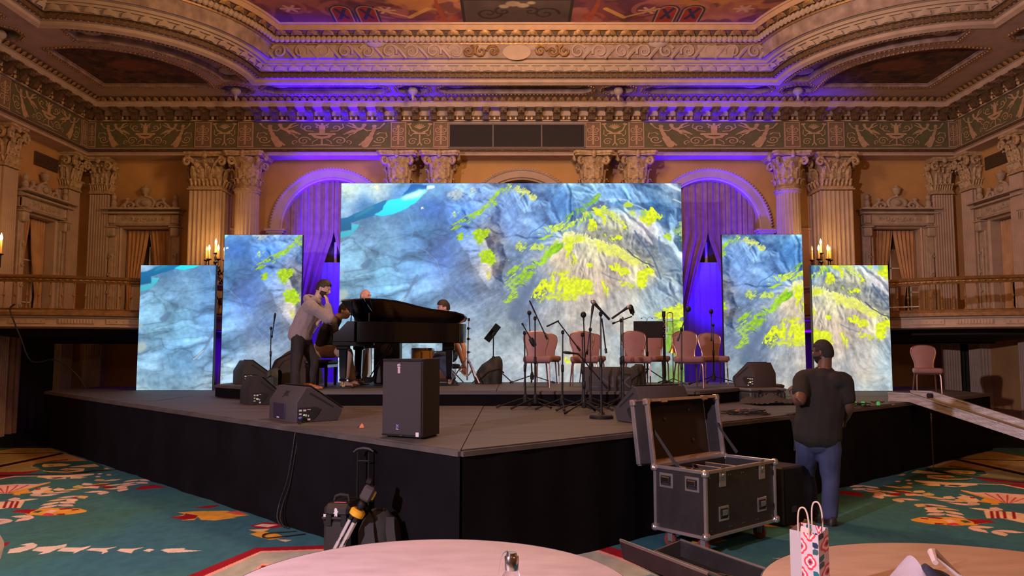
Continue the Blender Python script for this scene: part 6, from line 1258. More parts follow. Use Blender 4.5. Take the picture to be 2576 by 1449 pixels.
# local: x along the long front side, y toward the stage
for c, d in (((L_ / 2, th / 2, (z0 + z1) / 2), (L_, th, z1 - z0)), ((L_ / 2, W_ - th / 2, (z0 + z1) / 2), (L_, th, z1 - z0)), ((th / 2, W_ / 2, (z0 + z1) / 2), (th, W_ - 2 * th, z1 - z0)), ((L_ - th / 2, W_ / 2, (z0 + z1) / 2), (th, W_ - 2 * th, z1 - z0)), ((L_ / 2, W_ / 2, z0 + th / 2), (L_ - 2 * th, W_ - 2 * th, th))): panelbox('side_panel', c, d)
panelbox('inner_floor', (L_ / 2, W_ / 2, z0 + .10), (L_ - .03, W_ - .03, .01), M_inner)
ed = MB(); e_ = .028
def angle(p, q):
    c = [(p[i] + q[i]) / 2 for i in range(3)]; ed.box(c, [abs(p[i] - q[i]) + e_ if abs(p[i] - q[i]) > .01 else e_ for i in range(3)], 0, .003)
for x in (0, L_):
    for y in (0, W_): angle((x, y, z0), (x, y, z1))
for z in (z0, z1):
    for y in (0, W_): angle((0, y, z), (L_, y, z))
    for x in (0, L_): angle((x, 0, z), (x, W_, z))
ed.obj('aluminium_edges', M_alu, t)
MB().box((L_ / 2, -.016, z1 + .012), (L_ - .05, .012, .008)).obj('front_lip', M_ply, t)
for x in (-.004, L_ + .004):
    for y in (-.004, W_ + .004):
        for z in (z0 + .01, z1 - .01): MB().ell((x, y, z), (.036, .036, .036), 8, 6).box((x, y, z), (.058, .058, .058), 0, .012).obj('corner_cap', M_alu, t)
def recess(c, nx, par=t, name='handle'):
    """sprung handle in a dished plate; nx: outward face ('f' front, 'l' left end)"""
    T = Matrix.Translation(c) @ (ID if nx == 'f' else Matrix.Rotation(-PI / 2, 4, 'Z'))
    h = MB().box((0, -.004, 0), (.145, .008, .125), 0, .004, T).obj(name, M_alu, par); MB().box((0, -.0085, 0), (.105, .003, .085), 0, .0, T).obj('dish', M_rub, h); MB().box((0, -.016, .012), (.085, .014, .040), 0, .005, T).box((0, -.014, -.012), (.10, .010, .012), 0, .003, T).obj('grip', M_chrome, h)
    for sx in (-1, 1): MB().box((sx * .044, -.014, .004), (.010, .012, .06), 0, .002, T).obj('grip_arm', M_blk, h)
for x in (.25, .84): recess((x, 0, .335), 'f')
for y in (.13, .40): recess((0, y, .585), 'l')
for x in (.24, .85):
    b = MB().box((x, -.004, .63), (.10, .008, .15), 0, .006).obj('latch', M_alu, t); MB().box((x, -.012, .645), (.055, .012, .07), 0, .004).lathe([(.022, 0), (.022, .012), (.001, .014)], 12, 0, Matrix.Translation((x, -.012, .645)) @ RX).box((x, -.01, .71), (.05, .012, .04), 0, .004).obj('latch_wing', M_chrome, b)
rv = MB()
for x in (.06, .33, .36, .53, .56, .74, .77, 1.0):
    for z in (z0 + .05, z1 - .05): rv.ell((x, -.002, z), (.006, .004, .006), 6, 4)
o = rv.obj('rivets', M_chrome, t); o['kind'] = 'stuff'
for x, y, a in ((.10, .09, .5), (L_ - .10, .09, -.4), (.10, W_ - .09, 1), (L_ - .10, W_ - .09, .2)):
    c = MB().box((x, y, .155), (.10, .09, .008), 0, .002).box((x - .022, y, .105), (.005, .05, .10), 0, .001, None).box((x + .022, y, .105), (.005, .05, .10), 0, .001).obj('caster', M_alu, t)
    MB().lathe([(.02, -.017), (.058, -.017), (.062, -.010), (.062, .010), (.058, .017), (.02, .017)], 22, 0, Matrix.Translation((x, y + .01, .062)) @ Euler((0, PI / 2, 0)).to_matrix().to_4x4()).obj('wheel', mat('dark_red_wheel', (.16, .035, .03), .45), c)
    MB().lathe([(.022, -.020), (.022, .020)], 12, 0, Matrix.Translation((x, y + .01, .062)) @ Euler((0, PI / 2, 0)).to_matrix().to_4x4()).obj('wheel_hub', M_chrome, c)
for x in (.28, .50, .70): dv = panelbox('divider', (x, W_ * .55, z1 - .16), (.012, W_ * .78, .26), mat('divider_black', (.03, .025, .025), .6)); panelbox('divider_edge', (x, W_ * .55, z1 - .028), (.014, W_ * .78, .006), M_ply, dv)
bag = MB().grid(lambda u, v: (.10 + .22 * u, .06 + .3 * v, z1 - .07 + .06 * math.sin(u * PI) * math.sin(v * PI) + .01 * math.sin(u * 20)), 12, 12).obj('foam_lining', M_blkp, t)
# lid hinged on the long far side, tipped a little past upright
ld = thing('x', None, None, (0, 0, 0)); ld.name = 'lid'; ld.parent = t; ld.matrix_local = Matrix.Translation((0, W_ + .014, z1 + .014)) @ Euler((math.radians(-7), 0, 0)).to_matrix().to_4x4()
D_ = .17; lh = .555
MB().box((L_ / 2, D_ - th / 2, lh / 2), (L_, th, lh), 0, .002).obj('lid_top', M_lam, ld, smooth=0); MB().box((L_ / 2, D_ - th - .004, lh / 2), (L_ - .03, .006, lh - .03)).obj('lid_lining', M_inner, ld, smooth=0)
for c, d in (((th / 2, D_ / 2, lh / 2), (th, D_, lh)), ((L_ - th / 2, D_ / 2, lh / 2), (th, D_, lh)), ((L_ / 2, D_ / 2, lh - th / 2), (L_, D_, th)), ((L_ / 2, D_ / 2, th / 2), (L_, D_, th))): MB().box(c, d, 0, .002).obj('lid_side', M_lam, ld, smooth=0)
MB().box((L_ / 2, D_ * .5, .018), (L_ - .04, D_ - .04, .012)).obj('lid_wood', M_ply, ld, smooth=0)
ed = MB()
for y in (.002, D_):
    for x in (0, L_): ed.box((x, y, lh / 2), (e_, e_ * 1.5, lh), 0, .003)
    for z in (0, lh): ed.box((L_ / 2, y, z), (L_, e_ * (1.4 if y > .1 else .5), e_), 0, .003)
ed.obj('lid_edges', M_alu, ld)
for x in (0, L_):
    for y in (.01, D_ - .01): MB().box((x, y, lh - .01), (.06, .06, .06), 0, .012).obj('corner_cap', M_alu, ld)
for x in (.22, .84): MB().box((x, -.008, lh - .012), (.09, .03, .03), 0, .004).obj('latch_keeper', M_chrome, ld)
MB().box((L_ / 2, -.006, lh), (L_ - .06, .008, .02)).obj('wood_lip', M_ply, ld, smooth=0)
MB().loft([[(.045, -.012 - .0, .30), (.045, .03, .32)], [(.05, -.20, .02), (.05, -.17, .0)], [(.05, -.25, -.02), (.05, -.22, -.04)]], 0).obj('stay_strap', mat('black_webbing', (.025, .022, .024), .8), ld, smooth=0)
MB().loft([[(L_ - .05, -.01, .30), (L_ - .05, .03, .32)], [(L_ - .05, -.20, .02), (L_ - .05, -.17, 0)]], 0).obj('stay_strap', MATS['black_webbing'], ld, smooth=0)
for x, z in ((.40, .38), (.80, .16), (.78, .45)): MB().ell((x, D_ - .03, z), (.02, .006, .018), 8, 5).obj('scuff_plate', mat('brown_metal', (.07, .04, .02), .6), ld)
# ================================================================== grand piano
M_lac = mat('black_lacquer', (.004, .004, .0045), .12, spec=.25, coat=.12); M_lacin = mat('lacquer_plate_reflection', (.030, .014, .008), .12, coat=.6); M_plate = mat('gold_iron_plate', (.48, .27, .09), .4, metal=.5); M_ivory = mat('ivory_keys', (.75, .72, .66), .3)
PX0, PY0 = PY(838, 850, 11.05).x, 11.05; PL, PW = 1.84, 1.44
piano = thing('grand_piano', 'glossy black grand piano with half-raised lid on the riser', 'piano', (PX0, PY0, RZ))
out = [(.30, 0), (.50, 0), (.70, .03), (.86, .11), (1.0, .24), (1.14, .40), (1.32, .56), (1.52, .66), (1.68, .74), (1.79, .88), (PL, 1.06), (1.80, 1.24), (1.70, 1.38), (1.55, 1.43), (1.3, PW), (.30, PW)]
zb, zt = .66, .955
ins_ = inset(out, .035); mb = MB(); r3 = lambda p, z: [(x, y, z) for x, y in p]
mb.loft([r3(ins_, zb + .02), r3(out, zb), r3(out, zt), r3(ins_, zt), r3(ins_, zt - .12)], 0, closed=True, flip=False); mb.obj('rim', M_lac, piano, 50)
MB().prism(ins_, zb + .02, zb + .05).obj('bottom_board', mat('dark_wood_underside', (.03, .018, .010), .6), piano, smooth=0)
MB().prism(inset(out, .04), zt - .13, zt - .115).obj('soundboard', M_plate, piano, smooth=0)
st = MB()
for k in range(26): y = .12 + k * .048; x1 = float(np.interp(y, [0, .1, .3, .5, .66, .9, 1.3], [.75, .85, 1.05, 1.25, 1.5, 1.7, 1.7])); st.bar((.42, y, zt - .10), (x1, y + .05, zt - .10), .0022, n=3)
o = st.obj('strings', M_brass, piano); o['kind'] = 'stuff'
MB().box((.16, PW / 2, zb - .02), (.34, PW, .07), 0, .006).box((.02, PW / 2, zb + .03), (.05, PW - .1, .06), 0, .008).obj('key_bed', M_lac, piano)
for y in (.035, PW - .035): MB().prism([(0, 0), (.34, 0), (.34, .30), (.20, .30), (.08, .17), (.0, .12)], -.035, .035, 0, Matrix.Translation((0, y, zb)) @ RX).obj('arm', M_lac, piano)
MB().box((.31, PW / 2, zb + .20), (.02, PW - .1, .22), 0, .004).obj('fallboard', M_lac, piano)
ky = MB(); kb = MB(); n = 52; kw = (PW - .18) / n
for i in range(n): ky.box((.125, .09 + (i + .5) * kw, zb + .075), (.15, kw * .94, .02), 0, .001)
for i in range(n - 1):
    if i % 7 not in (1, 4): kb.box((.15, .09 + (i + 1) * kw, zb + .092), (.095, kw * .5, .02), 0, .002)
o = ky.obj('white_keys', M_ivory, piano); kb.obj('black_keys', M_blkp, o)
# lid: two leaves in one plane, hinged on the far straight side
LA = math.radians(12.3); Lm = Matrix.Translation((0, PW, zt + .004)) @ Euler((-LA, 0, 0)).to_matrix().to_4x4() @ Matrix.Translation((0, -PW, 0))
lo = [(x, y) for x, y in out if x > .45]; lo = [(.44, -.02)] + [(x + (.02 if x > .8 else 0), y - (.02 if y < .9 else -.0)) for x, y in lo] + [(.44, PW)]
lid = MB().prism(lo, 0, .022, 0, Lm).obj('lid', M_lac, piano, 40); MB().prism(inset(lo, .02), -.004, -.001, 0, Lm).obj('lid_underside', M_lacin, lid, smooth=0)  # underside coloured brown with the reflection of the gold plate
Fm = Lm @ Matrix.Translation((.435, 0, .011)) @ Matrix.Rotation(math.radians(4.5), 4, 'Y') @ Matrix.Translation((-.435, 0, -.011))
MB().prism([(.10, -.02), (.43, -.02), (.43, PW), (.10, PW)], .002, .022, 0, Matrix.Translation((0, 0, 0)) @ Lm @ Matrix.Translation((.435, 0, 0)) @ Matrix.Rotation(math.radians(-3.5), 4, 'Y') @ Matrix.Translation((-.435, 0, 0))).obj('front_flap', M_lac, piano, 40)
hg = MB()
for y in (.2, .72, 1.24): hg.bar((.437, y - .08, .014), (.437, y + .08, .014), .007, n=8)
hg.xf(Lm).obj('hinge', M_brass, piano)
pz = (Lm @ Vector((.26, .06, 0))).z; MB().bar((.24, .05, zt - .02), (.25, .06, pz), .009, n=8).obj('lid_prop', M_lac, piano)
MB().box((.46, PW / 2, zt + .07), (.02, .9, .15), 0, .006, None).obj('music_desk', M_lac, piano)
for x, y in ((.12, .14), (.12, PW - .14), (1.58, 1.08)):
    l = MB().box((x, y, zb - .05), (.17, .17, .12), 0, .012).lathe([(.052, .13), (.060, .18), (.075, zb - .12), (.085, zb - .08)], 4, 0, TR((x, y, 0), PI / 4)).box((x, y, .115), (.09, .09, .04), 0, .006).obj('leg', M_lac, piano)
    MB().box((x, y + .0, .075), (.03, .05, .05), 0, .004).lathe([(.01, -.012), (.030, -.012), (.030, .012), (.01, .012)], 14, 0, Matrix.Translation((x + .01, y, .046)) @ RX).obj('caster', mat('dull_brass', (.22, .13, .05), .5, metal=.6), l)
    MB().box((x, y, .008), (.30, .22, .013), 0, .003).obj('caster_board', M_blkp, l)
ly = MB()
for k, y in enumerate((.60, .72, .84)): ly.bar((.40, y, .10), (.40, y, zb - .03), .008, n=8)
ly.obj('pedal_rods', mat('pale_brass', (.62, .42, .22), .3, metal=.8), piano)
lx = MB().box((.40, .72, .10), (.10, .34, .08), 0, .008).box((.40, .72, zb - .06), (.10, .36, .05), 0, .006); lx.bar((.42, .58, .13), (.72, .60, zb - .03), .008).bar((.42, .86, .13), (.72, .84, zb - .03), .008); lx.obj('lyre', M_lac, piano)
for y in (.64, .72, .80): MB().tube([(.36, y, .075), (.29, y, .07), (.24, y, .055)], [.010, .014, .016], 8).obj('pedal', M_brass, piano)
# ================================================================== people
from mathutils import noise as mnoise
M_skin = mat('skin_light', (.50, .32, .255), .5, var=.08, vscale=20); M_skin2 = mat('skin_rosy', (.56, .31, .24), .5, var=.08, vscale=20); M_skind = mat('skin_dark', (.11, .050, .034), .5, var=.1, vscale=20)
M_hair = mat('dark_brown_hair', (.022, .013, .009), .55, var=.5, vscale=60, stretch=(1, 1, .2), bump=.5, bscale=90); M_hairb = mat('black_hair', (.008, .007, .007), .7, bump=.5, bscale=160)
M_eye = mat('eye', (.55, .52, .5), .25); M_iris = mat('iris', (.03, .018, .012), .2)
def etube(mb, P, R, lat=None, n=14):
    """closed tube through points P with radii R (number or (a, b)); lat: sideways axis of the ellipse"""
    P = [Vector(p) for p in P]; N = len(P); rows = []
    prev = Vector(lat) if lat is not None else None
    for i in range(N):
        t = (P[min(N - 1, i + 1)] - P[max(0, i - 1)]).normalized()
        x = prev if prev is not None else (Vector((0, 1, 0)) if abs(t.y) < .9 else Vector((1, 0, 0)))
        x = (x - t * x.dot(t)).normalized(); y = t.cross(x)
        if lat is None: prev = x
        a, b = R[i] if isinstance(R[i], tuple) else (R[i], R[i])
        rows.append((P[i], x, y, t, a, b))
    out = []
    p, x, y, t, a, b = rows[0]
    for k in (.999, .75, .4): out.append([p - t * min(a, b) * k * .8 + (x * math.cos(q) * a + y * math.sin(q) * b) * math.sqrt(1 - k * k) for q in np.linspace(0, 2 * PI, n, endpoint=False)])
    for p, x, y, t, a, b in rows: out.append([p + x * math.cos(q) * a + y * math.sin(q) * b for q in np.linspace(0, 2 * PI, n, endpoint=False)])
    p, x, y, t, a, b = rows[-1]
    for k in (.4, .75, .999): out.append([p + t * min(a, b) * k * .8 + (x * math.cos(q) * a + y * math.sin(q) * b) * math.sqrt(1 - k * k) for q in np.linspace(0, 2 * PI, n, endpoint=False)])
    mb.loft(out, 0, closed=True); b0 = len(mb.v) - len(out) * n
    mb.f.append(tuple(b0 + i for i in range(n))[::-1]); mb.f.append(tuple(b0 + (len(out) - 1) * n + i for i in range(n))); mb.m += [0, 0]
def spline(P, R, k=4):
    """catmull-rom resample of points and radii"""
    P = [Vector(p) for p in P]; T = lambda r: r if isinstance(r, tuple) else (r, r); R = [T(r) for r in R]; op, orr = [], []
    for i in range(len(P) - 1):
        p0, p1, p2, p3 = P[max(0, i - 1)], P[i], P[i + 1], P[min(len(P) - 1, i + 2)]
        for j in range(k):
            t = j / k; op.append(.5 * ((2 * p1) + (p2 - p0) * t + (2 * p0 - 5 * p1 + 4 * p2 - p3) * t * t + (3 * p1 - p0 - 3 * p2 + p3) * t ** 3)); orr.append((lerp(R[i][0], R[i + 1][0], t), lerp(R[i][1], R[i + 1][1], t)))
    op.append(P[-1]); orr.append(R[-1]); return op, orr
def limb(mb, P, R, lat=None, n=14, k=4): etube(mb, *spline(P, R, k), lat, n)
def fuse(mb, name, m, parent, voxel=.007, it=5, wr=0, ws=9):
    """one continuous skin over all the volumes in mb"""
    me = mb.mesh(name, m, 0); o = bpy.data.objects.new(name, me); COL.objects.link(o)
    r = o.modifiers.new('r', 'REMESH'); r.mode = 'VOXEL'; r.voxel_size = voxel
    s_ = o.modifiers.new('s', 'SMOOTH'); s_.iterations = it; s_.factor = .5
    dg = bpy.context.evaluated_depsgraph_get(); me2 = bpy.data.meshes.new_from_object(o.evaluated_get(dg)); bpy.data.objects.remove(o)
    if wr:
        co = np.empty(len(me2.vertices) * 3, np.float32); me2.vertices.foreach_get('co', co); nn = np.empty_like(co); me2.vertices.foreach_get('normal', nn); co = co.reshape(-1, 3); nn = nn.reshape(-1, 3)
        for i in range(len(co)):
            p = Vector(co[i]); f = mnoise.noise(p * ws + Vector((3, 7, 1))) + .6 * mnoise.noise(Vector((p.x * ws * 2.3, p.y * ws * 2.3, p.z * ws * 1.1)))
            co[i] += nn[i] * (f * wr)
        me2.vertices.foreach_set('co', co.ravel())
    me2.materials.clear(); me2.materials.append(m); me2.polygons.foreach_set('use_smooth', [True] * len(me2.polygons)); me2.update()
    o = bpy.data.objects.new(name, me2); COL.objects.link(o); o.parent = parent; return o
def headmx(c, fwd, up=(0, 0, 1)):
    f = Vector(fwd).normalized(); u = Vector(up); u = (u - f * u.dot(f)).normalized(); r = f.cross(u)
    return Matrix((( r.x, f.x, u.x, c[0]), (r.y, f.y, u.y, c[1]), (r.z, f.z, u.z, c[2]), (0, 0, 0, 1)))
def headshape(d, k=1.0):
    """point of the head surface in unit direction d (x right, y front, z up)"""
    x, y, z = d
    p = Vector((x * .076, y * (.098 if y > 0 else .100), z * .118))
    if z < 0 and y > -.3: p.x *= 1 - .26 * (-z) ** 1.5 * (.6 + .4 * max(0, y)); p.y *= 1 + .04 * (-z)
    if z < -.55 and y > .2: p.y += .008
    if y > .2:
        g = lambda cx, cz, sx, sz: math.exp(-((x - cx) / sx) ** 2 - ((z - cz) / sz) ** 2)
        p.y += .030 * g(0, -.16, .11, .16) * (1 if z > -.32 else .6) + .010 * g(0, .06, .10, .16) + .007 * (g(.28, .17, .2, .07) + g(-.28, .17, .2, .07)) - .010 * (g(.32, .02, .17, .09) + g(-.32, .02, .17, .09)) + .007 * g(0, -.44, .2, .06) - .004 * g(0, -.52, .2, .03) + .006 * g(0, -.58, .16, .05) + .008 * g(0, -.84, .22, .14)
        p.y += .004 * (g(.42, -.2, .16, .14) + g(-.42, -.2, .16, .14))
    return p * k
def sphere_dirs(nu=40, nv=30): return nu, nv, lambda u, v: (math.sin(PI * v) * math.cos(2 * PI * u), math.sin(PI * v) * math.sin(2 * PI * u), -math.cos(PI * v))
def head(mb, M):
    nu, nv, D = sphere_dirs(); mb.lathe([(1e-4 if j in (0, nv) else math.sin(PI * j / nv), -math.cos(PI * j / nv)) for j in range(nv + 1)], nu, 0, None, caps=False)
    n = (nv + 1) * nu
    for i in range(len(mb.v) - n, len(mb.v)):
        d = Vector(mb.v[i]).normalized(); mb.v[i] = tuple(M @ headshape(d))
    for s_ in (-1, 1): mb.ell((0, 0, 0), (.010, .020, .034), 10, 8, 0, M @ Matrix.Translation((s_ * .079, -.012, -.006)) @ Euler((.15, 0, s_ * .35)).to_matrix().to_4x4())
def hairpiece(name, M, parent, m, keep, thick, mess=.0):
    nu, nv = 56, 40; vs_, fs, idx = [], [], {}
    def vid(i, j, lay):
        k = (i % nu, j, lay)
        if k not in idx:
            d = Vector((math.sin(PI * j / nv) * math.cos(2 * PI * i / nu), math.sin(PI * j / nv) * math.sin(2 * PI * i / nu), -math.cos(PI * j / nv)))
            p = headshape(d) ; t = thick(d) if lay else -.004; t += mess * mnoise.noise(d * 9) if lay else 0; idx[k] = len(vs_); vs_.append(M @ (p + d * t))
        return idx[k]
    cells = set()
    for i in range(nu):
        for j in range(nv):
            d = Vector((math.sin(PI * (j + .5) / nv) * math.cos(2 * PI * (i + .5) / nu), math.sin(PI * (j + .5) / nv) * math.sin(2 * PI * (i + .5) / nu), -math.cos(PI * (j + .5) / nv)))
            if keep(d): cells.add((i, j))
    for (i, j) in cells:
        fs.append((vid(i, j, 1), vid(i + 1, j, 1), vid(i + 1, j + 1, 1), vid(i, j + 1, 1)))
        for (di, dj, a, b) in ((0, -1, (i, j), (i + 1, j)), (1, 0, (i + 1, j), (i + 1, j + 1)), (0, 1, (i + 1, j + 1), (i, j + 1)), (-1, 0, (i, j + 1), (i, j))):
            if ((i + di) % nu, j + dj) not in cells: fs.append((vid(*b, 1), vid(*a, 1), vid(*a, 0), vid(*b, 0)))
    mb = MB(); mb.add(vs_, fs); return mb.obj(name, m, parent, smooth=60)
def eyes(M, parent):
    for s_ in (-1, 1):
        e = MB().ell((0, 0, 0), (.0125, .010, .0095), 12, 8, 0, M @ Matrix.Translation((s_ * .030, .0835, .004))).obj('eye', M_eye, parent); MB().ell((0, 0, 0), (.0055, .003, .0055), 10, 6, 0, M @ Matrix.Translation((s_ * .030, .0925, .004))).obj('iris', M_iris, e)
        MB().ell((0, 0, 0), (.020, .006, .005), 10, 6, 0, M @ Matrix.Translation((s_ * .031, .095, .024)) @ Matrix.Rotation(-s_ * .12, 4, 'Y')).obj('eyebrow', M_hair, parent)
def hand(mb, wrist, tip, normal, curl=.5, thumb=1, spread=.16, size=1.0):
    """palm from wrist toward tip; normal = back of the hand; thumb side sign"""
    W, T = Vector(wrist), Vector(tip); f = (T - W).normalized(); n = Vector(normal); n = (n - f * n.dot(f)).normalized(); s_ = f.cross(n) * thumb
    S = size
    etube(mb, [W, W + f * .03 * S, W + f * .065 * S, W + f * .09 * S], [(.028 * S, .019 * S), (.036 * S, .017 * S), (.041 * S, .015 * S), (.038 * S, .012 * S)], lat=s_, n=14)
    for k, (L, o) in enumerate(((.072, .030), (.080, .010), (.075, -.011), (.060, -.030))):
        b = W + f * (.088 - .006 * abs(k - 1)) * S + s_ * o * S; a = curl; d = (f + s_ * spread * (1.2 - k) * .5).normalized(); pts = [b - d * .02 * S, b]; p = b; ang = 0
        for seg in (.45, .32, .23):
            ang += a * (.8 if seg == .45 else 1.0); dd = d * math.cos(ang) - n * math.sin(ang); p = p + dd * L * seg * S; pts.append(p)
        etube(mb, pts, [.0095 * S, .0098 * S, .0090 * S, .0082 * S, .0068 * S], n=8)
    b = W + f * .022 * S + s_ * .030 * S; p1 = b + (f * .55 + s_ * .75 - n * .25).normalized() * .042 * S; p2 = p1 + (f * .85 + s_ * .35 - n * .4).normalized() * .032 * S; p3 = p2 + (f * .95 + s_ * .05 - n * .35).normalized() * .024 * S
    etube(mb, [b - s_ * .012 * S, b, p1, p2, p3], [.015 * S, .015 * S, .012 * S, .0105 * S, .0078 * S], n=8)
def shoe(name, heel, toe, z, m, parent, w=.046, h=.075, sole=None):
    a, b = Vector((heel.x, heel.y, z)), Vector((toe.x, toe.y, z)); d = (b - a).normalized(); s_ = Vector((-d.y, d.x, 0)); L = (b - a).length; rows = []
    for t, ww, hh in ((0, .6, .70), (.06, .85, .95), (.2, .95, 1.05), (.36, .9, 1.0), (.5, .95, .80), (.68, 1.08, .60), (.84, 1.0, .47), (.95, .72, .38), (1.0, .35, .26)):
        c = a + d * L * t; rows.append([c + s_ * w * ww * x + Vector((0, 0, .006 + h * hh * zz)) for x, zz in ((-1, 0), (-1.02, .3), (-.8, .75), (-.35, 1), (.35, 1), (.8, .75), (1.02, .3), (1, 0))])
    mb = MB().loft(rows, 0, closed=True, flip=True); n = len(rows) * 8; mb.f += [tuple(range(8)), tuple(range(n - 8, n))[::-1]]; mb.m += [0, 0]; o = mb.obj(name, m, parent, smooth=60)
    sl = MB().prism([tuple((a + d * L * t + s_ * w * 1.05 * q).xy) for t, q in ((0, -.55), (.1, -.95), (.35, -.9), (.68, -1.1), (.9, -.85), (1.01, 0), (.9, .85), (.68, 1.1), (.35, .9), (.1, .95), (0, .55))], z + .001, z + .018).obj('sole', sole or M_rub, o, smooth=0); return o
# ------------------------------------------------------------- man leaning on the piano
def leaning_man():
    q = lambda x, y, Y=10.9: PY(x, y, Y); t = thing('person', 'man in grey hoodie leaning an elbow on the piano, hand on cheek', 'person', (0, 0, 0))
    rs, ls = q(786, 776, 10.74), q(797, 772, 11.12); re_, rw = q(829, 802, 10.76), q(824, 766, 10.83); le, lw = q(838, 807, 11.12), q(809, 803, 10.92)
    rh, lh_ = q(751, 856, 10.80), q(765, 856, 10.98); rk, ra = q(743, 928, 10.64), q(741, 1004, 10.55); lk, la = q(789, 912, 10.98), q(781, 963, 10.95)
    pel, ch, nb = q(757, 846, 10.89), q(774, 796, 10.92), q(797, 755, 10.94); hc = q(813, 727, 10.95); hm = headmx(hc, (.93, -.10, -.30), (.25, 0, 1))
    lat = Vector((.12, 1, 0)); b = MB()
    limb(b, [pel, q(764, 822), ch, q(787, 768, 10.93)], [(.155, .105), (.145, .10), (.17, .115), (.15, .095)], lat); limb(b, [q(790, 763, 10.93), nb, hc + hm.to_3x3() @ Vector((0, -.03, -.06))], [.075, .058, .055]); head(b, hm)
    limb(b, [rs, (rs + re_) / 2, re_, (re_ + rw) / 2, rw], [.055, .05, .042, .040, .028]); limb(b, [ls, (ls + le) / 2, le, (le + lw) / 2, lw], [.055, .05, .042, .040, .028])
    for H, K, A in ((rh, rk, ra), (lh_, lk, la)): limb(b, [H, (H + K) / 2, K, lerp(K, A, .4), A], [.088, .075, .055, .052, .038])
    hand(b, rw, q(821, 738, 10.875), (.95, -.25, .1), .30, 1); hand(b, lw, q(800, 810, 10.86), (-.5, -.5, .6), .7, -1)
    fuse(b, 'body', M_skin, t, .006, 4)
    hair = lambda d: d.z > .62 or (d.y < .35 and d.z > -.30 + .25 * max(0, d.y) and not (abs(d.x) > .8 and d.z < .12 and d.y > -.3)) or (d.z > .45 and d.y < .75)
    hairpiece('hair', hm, t, M_hair, hair, lambda d: .010 + .016 * max(0, d.z) + .010 * max(0, d.y) * max(0, d.z), .006); hairpiece('beard', hm, t, M_hair, lambda d: d.z < -.22 and d.y > -.05 and not (abs(d.x) < .25 and -.62 < d.z < -.40) and (d.z < -.42 or abs(d.x) > .55) and d.z > -.95, lambda d: .003, .001); eyes(hm, t)
    M_hood = mat('grey_fleece', (.235, .20, .205), .9, var=.10, vscale=30, bump=.25, bscale=120, sheen=.3)
    c = MB(); limb(c, [q(754, 846), q(760, 826), ch, q(786, 771, 10.93), q(794, 762, 10.93)], [(.185, .165), (.185, .155), (.20, .155), (.19, .13), (.12, .10)], lat)
    limb(c, [rs + Vector((-.05, .05, .02)), rs + Vector((0, -.005, .01)), (rs + re_) / 2, re_, (re_ + rw) / 2, lerp(re_, rw, .92)], [.10, .095, .080, .068, .055, .043]); limb(c, [ls + Vector((-.03, -.03, 0)), (ls + le) / 2, le, (le + lw) / 2, lerp(le, lw, .85)], [.085, .075, .066, .055, .043])
    limb(c, [q(779, 760, 10.78), q(772, 751, 10.94), q(783, 751, 11.08), q(797, 752, 11.04)], [.042, .058, .052, .034]); limb(c, [q(779, 760, 10.78), q(791, 753, 10.80), q(803, 758, 10.85)], [.044, .044, .034])
    h = fuse(c, 'hoodie', M_hood, t, .009, 4, .010, 8)
    MB().tube([q(788, 838, 10.76), q(796, 826, 10.75), q(803, 812, 10.80)], .008, 6).obj('pocket_welt', mat('grey_fleece_dark', (.15, .13, .135), .9), h); MB().lathe([(.036, -.028), (.046, -.02), (.046, .02), (.036, .028)], 14, 0, frame(lerp(re_, rw, .86), rw)).obj('cuff', M_hood, h)
    M_jean = mat('black_denim', (.011, .010, .012), .8, bump=.2, bscale=150); j = MB(); limb(j, [pel + Vector((0, 0, .06)), pel, (rh + lh_) / 2 - Vector((0, 0, .04))], [(.165, .115), (.175, .13), (.165, .12)], lat)
    for H, K, A in ((rh, rk, ra), (lh_, lk, la)): limb(j, [H, (H + K) / 2, K, lerp(K, A, .5), lerp(K, A, .97)], [.105, .090, .070, .066, .060])
    jo = fuse(j, 'jeans', M_jean, t, .010, 4, .007, 9)
    tan = mat('tan_shoe_leather', (.33, .115, .035), .35, var=.2, vscale=12); f = PZ(774, 976.5, RZ); shoe('shoe', Vector((f.x, 10.90, 0)), Vector((f.x + .285, 10.88, 0)), RZ, tan, t, sole=mat('brown_sole', (.09, .03, .012), .5)); shoe('shoe', Vector((ra.x - .07, ra.y, 0)), Vector((ra.x + .21, ra.y - .03, 0)), SZ, tan, t, sole=MATS['brown_sole'])
    wt = MB().lathe([(.033, -.012), (.036, -.010), (.036, .010), (.033, .012)], 14, 0, frame(lerp(le, lw, .95), lw)).obj('watch', mat('dark_watch', (.02, .02, .03), .3), t)
leaning_man()
